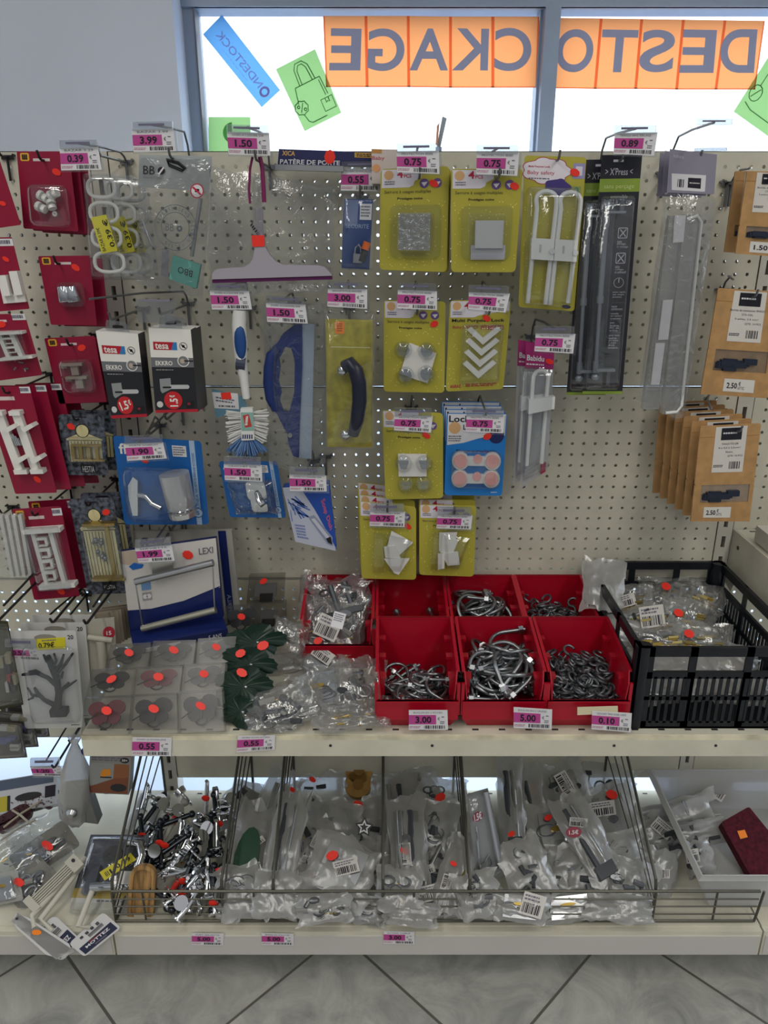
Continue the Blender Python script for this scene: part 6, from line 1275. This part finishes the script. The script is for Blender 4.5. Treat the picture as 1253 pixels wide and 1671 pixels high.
it = It('dark_rail', 'dark flat rail sticking up behind the chrome heap', 'rail', Q(346,1326,396,1286,404,1292,352,1338), 1.50, None, 20); mb = MB(); it.prism(mb, it.q, 0, .006, M('3a3a38', .45)); it.single(mb)
# ---- bag heaps, sections 2 to 6
HEAP = [ # cx,cy,w,h,ang,kind,label?,sticker?,description
 (405,1400,56,170,14,('green',),(.62,.35,.42,.16,-50),(.2,.93,.10),'long bag with a green pad and a barcode, second section'),
 (440,1340,50,150,22,('rod',),None,(.75,.12,.10),'long grey bag leaning to the right at the back of the second section'),
 (462,1390,46,190,12,('rod',),None,None,'longest grey bag of the second section, beside the divider'),
 (400,1320,60,80,30,('plate',),None,(.5,.6,.08),'bag with a white block at the back of the second section'),
 (395,1455,70,80,-8,('rings',),None,None,'bag with pink rings at the front of the second section'),
 (450,1460,60,70,6,(None,),None,None,'wrinkled bag at the right front of the second section'),
 (585,1268,62,70,4,('wood',),None,(.86,.6,.08),'bag with two round wooden knobs at the top of the third section'),
 (528,1300,60,70,-8,('dark',),None,(.3,.1,.09),'dark bag at the back left of the third section'),
 (545,1345,70,70,10,('plate',),None,None,'bag with a pale knob in the third section'),
 (592,1345,60,76,-6,('dark',),None,(.45,.1,.13),'grey bag with a star print and an orange dot'),
 (512,1380,50,90,8,('screws','dark'),(.6,.4,.5,.3,-70),None,'bag with a barcode standing at the left divider of the third section'),
 (556,1420,96,100,24,('plate',),(.55,.42,.36,.22,-38),(.30,.35,.10),'white square bag with a barcode and orange dot, front of the third section'),
 (598,1410,58,70,-10,('green','rings'),None,None,'greenish bag at the right of the third section'),
 (515,1440,50,56,0,('rings',),None,(.4,.3,.1),'bag with a pink cap at the left front of the third section'),
 (530,1480,80,50,-8,('dark','screws'),None,None,'bag printed with signs at the bottom front, third section'),
 (590,1480,70,50,10,('plate','rings'),None,None,'bag with a beige piece at the front wire, third section'),
 (665,1290,80,60,-12,('plate',),(.6,.5,.4,.25,5),(.35,.35,.08),'bag with a printed card at the back of the fourth section'),
 (722,1305,70,70,6,('dark',),None,(.45,.45,.12),'bag with an orange dot on white paper, back right of the fourth section'),
 (648,1330,60,120,-4,('rod',),None,None,'grey folder like bag at the left of the fourth section'),
 (665,1385,56,150,-2,('rod','plate'),(.45,.55,.55,.26,88),(.42,.52,.12),'tall flat bag with two barcode strips and an orange dot'),
 (705,1350,64,80,12,('rings','dark'),None,None,'bag of bent wires in the middle of the fourth section'),
 (722,1400,60,110,28,('dark','rod'),(.3,.75,.4,.2,-45),None,'bag leaning right with a slim label, fourth section'),
 (742,1430,44,120,16,('screws',),(.3,.6,.5,.3,90),(.35,.35,.12),'narrow bag with an upright label by the fourth divider'),
 (650,1450,60,70,0,('rings','screws'),None,None,'bag of screws at the left front of the fourth section'),
 (700,1470,90,56,-6,('plate',),(.5,.3,.4,.25,-8),None,'wide bag along the front wire, fourth section'),
 (672,1492,70,36,6,(None,),None,None,'flat bag lying against the front wire, fourth section'),
 (836,1320,36,150,-4,('rod',),None,(.4,.75,.16),'tall slim grey bag at the left of the big section'),
 (865,1345,60,170,-12,('rod',),(.5,.35,.2,.3,-20),None,'long grey bag with a yellow and orange strip, big section'),
 (890,1310,80,110,-14,('plate',),None,(.35,.30,.10),'bag with a yellow and orange sticker near the top, big section'),
 (930,1300,60,100,-20,('plate','dark'),(.5,.3,.6,.3,80),None,'bag with a tall white label at the back of the big section'),
 (972,1300,84,120,24,('dark',),None,None,'grey printed bag with a hang slot at the back right, big section'),
 (915,1360,90,90,-10,('plate','rings'),None,(.35,.2,.07),'bag with a round dark red sticker, centre of the big section'),
 (960,1370,50,150,-30,('rod',),(.5,.3,.5,.25,35),None,'long bag leaning left with a slanted label, big section'),
 (1005,1350,70,130,-16,('plate',),(.35,.25,.5,.3,8),(.6,.12,.13),'grey bag with a white label and an orange dot, by the last divider'),
 (985,1410,120,80,-14,('rod','dark'),None,None,'wide glossy bag spread over the front right of the big section'),
 (860,1420,60,100,-22,('dark',),None,None,'dark bag sliding to the left front of the big section'),
 (925,1430,80,80,20,('dark','screws'),None,None,'crumpled bag with black and red parts, big section front'),
 (1030,1440,70,70,10,('dark',),None,None,'bag squeezed against the last divider at the front'),
 (850,1480,80,46,6,('rings','plate'),(.7,.4,.4,.4,10),None,'bag behind the front wire, left in the big section'),
 (930,1480,90,46,-6,('plate',),None,None,'bag behind the front wire, middle of the big section'),
 (1010,1482,90,42,4,(None,),None,None,'bag behind the front wire, right in the big section'),
 (780,1460,60,70,-16,('rings','dark'),None,None,'bag below the clear pack with silver rails')]
for i, (cx, cy, w_, h, a, kd, lab, st, la) in enumerate(HEAP):
    rnd = random.Random(i*7); Y = surf(cx, cy)+rnd.uniform(-.012, .012)
    pt_ = 64 if h > 100 else 60; bag(la, qrot(cx, cy, w_*1.18, h*1.08, a), HZ(cx, cy, h, pt_, .152+.02*(i % 3)), pt_, kd, 100+i, lab, st, 'bags heaped in the wire basket', m=GREYBAG, bulge=.011, amp=.010)
it = It('star_tag', 'black and white star print on a bag in the third section', 'print', qrot(594,1350,26,28,4), 1.385, None, 40); mb = MB()
star = lambda r0, r1: [it.B(.5+(r0 if k % 2 == 0 else r1)*math.cos(-math.pi/2+k*math.pi/5), .5+(r0 if k % 2 == 0 else r1)*math.sin(-math.pi/2+k*math.pi/5)) for k in range(10)]
it.prism(mb, star(.62, .36), .018, .019, BLACK); it.flat(mb, star(.46, .22), .0193, PAPER); it.flat(mb, star(.30, .13), .0196, BLACK); it.single(mb)
it = It('rail_blister', 'clear pack with silver rails standing in the basket, round 1.5 € sticker', 'pack', Q(762,1296,796,1286,826,1425,778,1458), 1.34, None, 28)
mb = MB(); it.prism(mb, it.q, 0, .002, M('9a9c9c', .4)); it.part('backing_card', mb)
mb = MB(); it.utube(mb, [(.86, .03, .016), (.84, .90, .016)], .007, STEEL, 12); it.part('rail', mb, 40)
mb = MB(); it.utube(mb, [(.25, .35, .01), (.18, .92, .01), (.60, .80, .01), (.56, .70, .01), (.24, .78, .01)], .0025, CHROME, 8); it.part('wire_frame', mb, True)
mb = MB(); it.flat(mb, it.ell(.35, .26, .24), .022, M('8e1c38', .4)); it.text(mb, '1.5€', (.2, .22, .52, .30), .0224, PAPER, 1); it.part('price_sticker', mb, label='round dark red 1.5 € sticker'); bubble(it, 0, 0, 1, 1, .021, .05)
it = It('round_sticker', 'dark red round 1.5 € sticker on the bags in the big section', 'sticker', qrot(936,1358,26,18,-4), 1.375, None, 40); mb = MB(); it.prism(mb, it.ell(.5, .5, .5, .5), .02, .0205, M('8e1c38', .4)); it.text(mb, '1.5€', (.2, .3, .8, .7), .021, PAPER, 1); it.single(mb)
# ---- right end of the basket
for i, (cx, cy, w_, h, a, kd, lab, la) in enumerate([(1110,1330,120,56,-16,('rod',),None,'large grey bag of tubes lying by the frosted tub'), (1120,1365,120,44,-12,('rod','dark'),None,'second grey bag of tubes, below the large one'), (1075,1362,60,60,30,('plate',),(.5,.3,.6,.35,10),'bag with a white label right of the last divider'), (1140,1400,44,60,-16,('dark',),(.3,.4,.5,.5,5),'small bag with a white label and a navy end'), (1078,1425,50,80,10,('rings',),(.6,.5,.3,.4,80),'clear bag at the front right of the last divider'), (1150,1292,90,40,-8,('plate',),(.8,.5,.25,.4,40),'grey bag at the back wall beside the tub')]):
    bag(la, qrot(cx, cy, w_, h, a), Yz(cx, cy, .185), 40, kd, 200+i, lab, None, 'bags at the right end of the basket', m=GREYBAG, bulge=.014)
t = empty('frosted_tub', (.74, 1.4, .151), 'frosted white plastic tub at the lower right corner', 'tub'); mb = MB()
p0, p1, p2, p3 = onZ(1222,1478,.152), onZ(1180,1345,.152), onZ(1300,1340,.152), onZ(1420,1478,.152)
yb_, yf_, zt2 = 1.56, 1.262, .255; xl0, xl1 = .612, .685
base = [(.70,yf_,.152),(1.02,yf_,.152),(1.0,yb_,.152),(.70,yb_,.152)]; rim = [(.662,yf_-.018,zt2),(1.06,yf_-.018,zt2),(1.03,yb_+.02,zt2),(.665,yb_+.02,zt2)]; rimo = [(.652,yf_-.026,zt2-.006),(1.07,yf_-.026,zt2-.006),(1.04,yb_+.028,zt2-.006),(.655,yb_+.028,zt2-.006)]
ins = [(x+(.003 if x < .8 else -.003), y+(.003 if y < 1.4 else -.003), z+.002) for x, y, z in base]; rin = [(x+(.003 if x < .8 else -.003), y+(.003 if y < 1.4 else -.003), z) for x, y, z in rim]
mb.loft([[V(p) for p in L] for L in (ins, rin, rim, rimo, rim, base)], FROST, True, True); mb.build('tub_body', t)
it = It('velvet_case', 'dark red velvet case with an orange sticker in the frosted tub', 'case', Q(1176,1342,1222,1316,1290,1400,1236,1450), Yz(1230,1385,.185), None, 62)
VEL = M('4a0c1e', .95, 0, 'mottle', .2, 120); mb = MB(); it.prism(mb, it.rr(0, 0, 1, 1, .08), -.012, .012, VEL); it.part('body', mb, 30); mb = MB(); it.prism(mb, Q(1203,1356,1215,1354,1220,1366,1208,1369), .0122, .0128, ORST); it.part('price_sticker', mb, label='orange sticker')
# ================================================================ LEFT BAY, LOWER PART
for hx, hy, Yh, la in ((0,1010,1.30,'black double hook at the left edge above the tree hook pack'), (146,1012,1.34,'black double hook between the tree hook pack and the butterflies')):
    hook(hx, hy, Yh, la, (hx+6, hy-22, Yh+.01), BLACK, .0026, 'black peg hooks')
hook(92, 1010, 1.36, 'black hook through the tree hook pack', None, BLACK, .0026, 'black peg hooks'); hook(94, 1245, 1.40, 'black hook holding the tied clear bag', None, BLACK, .0026, 'black peg hooks')
it = It('tree_hook_pack', 'white blister card with a dark grey branching tree hook', 'pack', Q(16,1030,124,1029,138,1187,41,1189), 1.36)
mb = MB(); it.prism(mb, it.rr(0, 0, 1, 1, .04), 0, .001, M('c9c9c7', .4)); it.flat(mb, it.ell(.52, .07, .17, .035), .0013, M('8c8880', .4)); it.text(mb, '20', (.86, .045, .95, .09), .0014, INK, 1); it.lines(mb, (.78, .965, .95, .98), .0014, INK, 1, 3); it.part('backing_card', mb)
TR = M('1b2127', .6, spec=.15); mb = MB()
for path, r in (([(94,1160),(96,1130),(92,1105),(84,1085),(78,1070)], .0085), ([(84,1085),(76,1078),(71,1068)], .004), ([(86,1090),(92,1078),(88,1066)], .0035), ([(92,1092),(100,1082),(104,1068)], .004), ([(94,1098),(108,1082),(119,1066)], .004),
    ([(94,1120),(78,1106),(60,1098),(36,1101)], .005), ([(70,1101),(58,1094),(46,1096)], .0032), ([(95,1128),(92,1110),(100,1106),(103,1096)], .0035), ([(96,1138),(104,1122),(112,1114)], .004), ([(104,1124),(116,1116),(125,1110)], .0032),
    ([(90,1150),(72,1142),(62,1132),(56,1122)], .0048), ([(64,1136),(52,1134),(45,1122)], .0034), ([(54,1138),(46,1142)], .003), ([(76,1144),(88,1152)], .005)):
    it.tube(mb, [(x, y, .012) for x, y in path], [r]+[r*.85]*(len(path)-2)+[r*.55], TR, 8)
it.part('tree_hook', mb, True)
mb = MB(); it.prism(mb, Q(80,1160,107,1160,108,1170,82,1171), .002, .02, TR); it.part('hook_foot', mb)
bubble(it, .12, .16, .96, .96, .026, .1)
mb = MB(); q_ = Q(58,1043,106,1040,107,1058,61,1061); it.prism(mb, q_, .0015, .002, M('d8cc28', .45)); it.text(mb, '0.79€', [bil(q_, .06, .35), bil(q_, .62, .35), bil(q_, .62, .85), bil(q_, .06, .85)], .0024, INK, 1); it.lines(mb, [bil(q_, .2, .1), bil(q_, .7, .1), bil(q_, .7, .28), bil(q_, .2, .28)], .0024, GREYINK, 1, 2); it.part('price_sticker', mb, label='yellow 0.79€ sticker')
for k in (1, 2): c = it.root.copy(); COL.objects.link(c); c.location = it.root.location+V((.008, .03, .002))*k; c['label'] = 'white card behind the tree hook, %s one' % ('first', 'second')[k-1]; c['group'] = 'cards behind the tree hook'; ch = it.root.children[0].copy(); COL.objects.link(ch); ch.parent = c
it = It('paper_pack', 'creased pale paper pack with a white tube and a round red 1.5 sticker', 'pack', Q(136,1012,186,1008,192,1104,146,1106), 1.40)
mb = MB(); it.prism(mb, it.q, 0, .003, M('a8a498', .6)); it.part('backing_card', mb); mb = MB(); it.utube(mb, [(.5, .38, .01), (.52, .86, .01)], .009, M('aaa89a', .5), 12); it.utube(mb, [(.1, .3, .01), (.9, .38, .01)], .006, M('aaa89a', .5), 10); it.part('tube', mb, 40)
mb = MB(); it.prism(mb, it.ell(.8, .25, .2), .004, .0045, M('a01c30', .45)); it.text(mb, '15', (.72, .22, .88, .29), .005, PAPER, 1); it.part('price_sticker', mb)
for k in range(5):
    c = It('paper_pack', 'brown creased paper pack in the fan behind the pale one, number %s from the front' % ('one','two','three','four','five')[k], 'pack', [(p[0]+6+5*k, p[1]-10-3*k) for p in Q(140,1014,186,1008,192,1060,146,1064)], 1.43+.02*k, 'fanned paper packs'); mb = MB(); c.prism(mb, c.q, 0, .002, M(('8c8272','9a9080','7c7264','948a7c','887e70')[k], .6)); c.single(mb)
for j, (q, Y, la, ci) in enumerate(((Q(-30,1012,12,1014,38,1150,-10,1160), 1.36, 'olive dark blister pack cut off at the left edge', '3c3a22'), (Q(-40,1176,34,1182,44,1236,-34,1240), 1.34, 'clear box of small coloured parts at the left edge', '55504a'))):
    it = It('edge_pack', la, 'pack', q, Y, 'packs at the left edge'); mb = MB(); it.prism(mb, it.q, 0, .002, M(ci, .45)); it.part('backing_card', mb); mb = MB(); rnd = random.Random(j+5)
    for k in range(7): u, v = .35+rnd.random()*.4, .1+rnd.random()*.7; it.prism(mb, it.rr(u, v, u+.2, v+.12, .04), .002, .012, M(rnd.choice(('26262a', '8a8468', '5a5a8a', 'a8a8a4', '8c2a2a')), .4))
    it.part('contents', mb)['kind'] = 'stuff'; bubble(it, .1, .02, .98, .98, .022, .08)
    if j: 
        for k in (1, 2): clone(it.root, V((.012, .03, .004))*k, 'clear box behind the one of coloured parts, %s' % ('nearer', 'farther')[k-1])
it = It('picture_box', 'grey carton with a picture of an orange tape measure on wood', 'box', Q(147,1228,214,1231,210,1297,143,1294), 1.40)
mb = side_box(it, it.q, .03, M('8a8984', .5), M('a5a39b', .5)); z = .0006; it.frect(mb, .0, .0, 1, .06, z, M('6a2a3a', .5)); it.frect(mb, .03, .24, .60, .80, z, M('8f9190', .5)); it.frect(mb, .60, .26, .97, .70, z, M('8a5a3c', .5)); it.flat(mb, [it.B(*p) for p in ((.03,.84),(.6,.62),(.97,.58),(.97,.98),(.03,.98))], z+.0002, M('7a4a34', .5))
it.flat(mb, it.ell(.85, .16, .11, .07), z+.0003, BLACK); it.text(mb, '30+', (.78, .13, .92, .19), z+.0005, PAPER, 1); it.flat(mb, [it.B(*p) for p in ((.28,.50),(.34,.40),(.50,.38),(.54,.48),(.52,.54),(.30,.60))], z+.0004, M('d88a28', .45)); it.frect(mb, .28, .58, .56, .61, z+.0005, BLACK); it.flat(mb, it.ell(.74, .84, .20, .10), z+.0004, M('2c2c30', .5)); it.lines(mb, (.05, .09, .9, .2), z+.0002, GREYINK, 2, 5); it.part('carton', mb)
# tied clear bag
it = It('tied_bag', 'clear bag gathered at its neck around a grey box with a silver knob', 'bag', Q(84,1200,168,1206,172,1350,92,1340), 1.40)
mb = MB(); it.prism(mb, Q(94,1290,140,1286,160,1345,104,1338), -.02, .01, M('6c6e6c', .4)); it.part('grey_box', mb); mb = MB(); a = it.P(120, 1322, .012); mb.tube([a, a+it.n*.012, a+it.n*.02], [.010, .012, .006], STEEL, 16); it.part('knob', mb, 40)
mb = MB(); rings = []
for v, r in ((1202,.016),(1214,.006),(1232,.018),(1262,.030),(1300,.036),(1335,.032),(1346,.012)):
    c = it.P(122 if v < 1240 else 124, v, .0); rings.append([c+V((r*(1+.18*math.sin(3*k+v))*math.cos(k*math.pi/8), r*.6*(1+.15*math.cos(5*k+v))*math.sin(k*math.pi/8), .004*math.sin(2.5*k+v))) for k in range(16)])
mb.loft(rings, GREYBAG, False, True); it.part('bag_film', mb, 80)
mb = MB(); it.flat(mb, it.ell(.66, .16, .10, .05), .02, M('1e2c66', .5)); it.text(mb, 'VO', (.60, .135, .72, .18), .0205, PAPER, 1); it.part('printed_mark', mb)
# cartons and loose goods on the left base shelf
bz = .152
def flatbox(label, q, z, h, m, deco=None, name='flat_box', cat='box', group=None, pitch=84):
    c = cen(q); it = It(name, label, cat, q, Yz(c[0], c[1], z+h), group, pitch); mb = MB(); it.prism(mb, q, -h, 0, m)
    if deco: deco(it, mb)
    it.part('carton', mb); return it
flatbox('flat blue and yellow carton with a black tool picture, far left at the back', Q(-30,1278,94,1258,92,1312,-30,1334), .20, .03, M('b8bcc4', .45), lambda it, mb: (it.frect(mb, .0, .02, .95, .32, .0005, M('48566c', .45)), it.frect(mb, .0, .5, .38, .95, .0005, M('b0a42c', .45)), it.frect(mb, .34, .5, .38, .95, .0007, BLACK), it.flat(mb, it.ell(.62, .62, .18, .12), .0006, BLACK), it.frect(mb, .84, .4, .98, .75, .0006, INK)), pitch=50)
def paddle(q, label, z, col, n=0):
    c = cen(q); it = It('hair_brush', label, 'brush', q, Yz(c[0], c[1], z), 'dark brushes on the left base', 60); mb = MB(); it.prism(mb, it.rr(0, 0, 1, 1, .2), 0, .012, M(col, .45)); it.part('body', mb, 40)
    mb = MB(); rnd = random.Random(n)
    for k in range(26): u, v = .08+rnd.random()*.84, .1+.8*rnd.random(); it.utube(mb, [(u, v, .012), (u+.02, v-.02, .03)], .0012, M('4c1828' if n % 2 else '6a2040', .5), 4)
    it.part('bristles', mb)['kind'] = 'stuff'
paddle(qrot(20,1335,70,26,-30), 'dark red brush lying left on the base', .19, '3a1220', 1); paddle(qrot(44,1312,64,24,-16), 'black brush lying on the dark red one', .20, '17171a', 2); paddle(qrot(68,1302,40,22,30), 'plum tufted brush at the right of the brush heap', .205, '4c1630', 3); paddle(qrot(12,1300,50,18,-12), 'black brush at the back of the brush heap', .20, '1c1a20', 4)
for j, (a, b) in enumerate((((0,1372),(58,1338)), ((6,1350),(66,1308)), ((20,1322),(50,1345)))):
    A_, B2 = onZ(*a, .215), onZ(*b, .22); mb = MB(); mb.tube([A_, (A_+B2)/2+V((0,0,.004)), B2], .0026, M('a8a090', .5), 6); o = mb.build('cable_tie', None, True, origin=A_); tag(o, 'pale strap across the brush heap, %s of three' % ('lowest', 'longest upper', 'short crossing')[j], 'strap', 'pale straps')
def loose(label, q, z, kinds, seed, pitch=62, m=None, card=None, st=None, lab=None, bul=.014, group='loose packs on the left base', stm=None):
    c = cen(q); it = bag(label, q, Yz(c[0], c[1], z), pitch, kinds, seed, lab, st, group, m or CLEAR, bul, None, st_m=stm, name='loose_pack', cat='pack', amp=.004)
    if card: mb = MB(); it.prism(mb, it.rr(0, 0, 1, 1, .06), -.003, -.001, M(card, .45)); it.part('backing_card', mb)
    return it
loose('clear pack with a black clamp and an orange dot, left base', qrot(72,1388,110,50,-34), .185, ('dark',), 301, card='77746c', st=(.58,.42,.10))
loose('clear pack with a pale plug and an orange dot, below the black clamp', qrot(48,1440,84,60,-42), .175, ('rings','dark'), 302, card='84817a', st=(.35,.3,.12))
loose('large glossy clear pack with pink print at the left edge', qrot(20,1395,100,70,-36), .20, ('screws',), 303)
loose('stack of clear trays fanned above the black clamp', qrot(60,1352,110,36,-22), .20, (None,), 304)
loose('clear pack with a white card strip at the lower left edge', qrot(4,1450,60,50,-12), .18, ('plate',), 305, card='b4b2ac')
# faucet blister
it = It('faucet_pack', 'clear blister with a chrome faucet part on black and yellow card', 'pack', Q(148,1362,246,1362,214,1498,108,1494), Yz(178,1430,.175), None, 60)
mb = MB(); it.prism(mb, it.q, -.004, 0, M('3c4250', .4)); z = .0006; it.frect(mb, 0, .66, 1, .78, z, M('b09428', .45)); it.frect(mb, 0, .78, .95, .88, z, M('c8c6c0', .45)); it.lines(mb, (.4, .79, .9, .87), z+.0003, GREYINK, 2, 3); it.frect(mb, .0, .9, .35, 1, z, INK); it.frect(mb, .45, .89, 1, 1, z, M('a88c2c', .45)); it.part('backing_card', mb)
mb = MB(); it.utube(mb, [(.66, .10, .02), (.86, .12, .03), (.95, .26, .032), (.92, .45, .03)], .009, CHROME, 14); it.utube(mb, [(.25, .64, .02), (.9, .60, .02)], .010, CHROME, 14); it.part('faucet', mb, True)
mb = MB(); it.prism(mb, it.ell(.45, .25, .16), .002, .02, BLACK); it.prism(mb, it.sub(.12, .36, .30, .72), .002, .022, M('1e2438', .4)); it.part('handle', mb, 40)
mb = MB(); q_ = [it.B(*p) for p in ((.32,.46),(.74,.22),(.86,.30),(.44,.56))]; it.prism(mb, q_, .034, .0345, M('c8bc28', .45)); it.bars(mb, [bil(q_, .1, .3), bil(q_, .3, .3), bil(q_, .3, .8), bil(q_, .1, .8)], .035, INK, 2, 6); it.text(mb, '0.79', [bil(q_, .45, .2), bil(q_, .9, .2), bil(q_, .9, .7), bil(q_, .45, .7)], .035, INK, 1); it.part('price_sticker', mb, label='yellow sticker')
mb = MB(); it.prism(mb, it.sub(.66, .44, .90, .60), .034, .0345, M('c4c4c0', .5)); it.part('paper_label', mb); bubble(it, .02, .02, .98, .98, .033, .05)
# white rods with rounded tags
def rod_tag(label, a, b, q, extra):
    A_, B2 = onZ(*a, .20), onZ(*b, .175); c = cen(q); it = It('curtain_rod', label, 'rod', q, 1.19, 'white rods with hang tags', 38)
    mb = MB(); mb.tube([A_, B2, it.P(c[0]-8, c[1]-14, 0)], .006, M('c2c0b4', .4), 12); mb.build('rod', it.root, True)
    mb = MB(); it.prism(mb, it.rr(0, 0, 1, 1, .16), 0, .0012, M('c6c6c6', .4)); z = .0016
    if extra: 
        it.frect(mb, .52, .06, .92, .94, z, M('1c2440', .45)); it.text(mb, 'MOTTEZ', [it.B(.62, .82), it.B(.62, .18), it.B(.74, .18), it.B(.74, .82)], z+.0003, PAPER, 1); it.lines(mb, (.80, .2, .88, .8), z+.0003, GREYINK, 1, 3); it.flat(mb, [it.B(.60,.3), it.B(.56,.7), it.B(.62,.66)], z+.0004, M('8c2438', .5))
        it.bars(mb, (.30, .2, .46, .6), z, INK, 5, 12); it.lines(mb, (.14, .2, .28, .8), z, INK, 4, 6)
    it.flat(mb, it.ell(.05, .5, .02), z, DARK); it.part('hang_tag', mb)
    return it
i1 = rod_tag('white rod whose hang tag bears an orange sticker, leftmost front tag', (140,1400), (52,1495), [(30,1487),(128,1550),(86,1568),(16,1505)], False); i1.zs = .002; i1.sticker(.42, .45, .06, ORST)
i2 = rod_tag('white rod with a navy printed hang tag, middle of the three tags', (128,1420), (66,1500), [(88,1492),(134,1535),(100,1570),(52,1530)], True)
i3 = rod_tag('white rod with a navy printed hang tag, right one of the three tags', (150,1455), (128,1512), [(168,1488),(198,1514),(138,1562),(112,1540)], True)
it = It('rail_bracket', 'ribbed white plastic rail bracket lying diagonally on the left base', 'bracket', qrot(88,1440,108,20,-44), Yz(88,1440,.20), None, 62); mb = MB(); m = M('b8b6aa', .45)
for k in range(5): it.prism(mb, it.sub(.08, .08+.18*k, .95, .18+.18*k), 0, .010-.001*k, m)
it.prism(mb, it.sub(.82, -.1, 1.02, 1.1), 0, .014, m); it.prism(mb, it.sub(-.04, -.2, .10, 1.15), 0, .012, m); it.prism(mb, it.ell(.94, .3, .03), .0142, .0146, BLACK); it.single(mb)
for j, (a, b, r) in enumerate((((232,1300),(206,1358), .011), ((262,1304),(228,1370), .009))):
    A_, B2 = onZ(*a, .19), onZ(*b, .175); mb = MB(); mb.tube([A_+V((.02,.01,0)), A_, (A_+B2)/2, B2], r, M('c2c6ca', .4), 14); o = mb.build('white_pipe', None, True, origin=A_); tag(o, 'white bent pipe behind the basket end, %s one' % ('left', 'right')[j], 'pipe', 'white pipes')
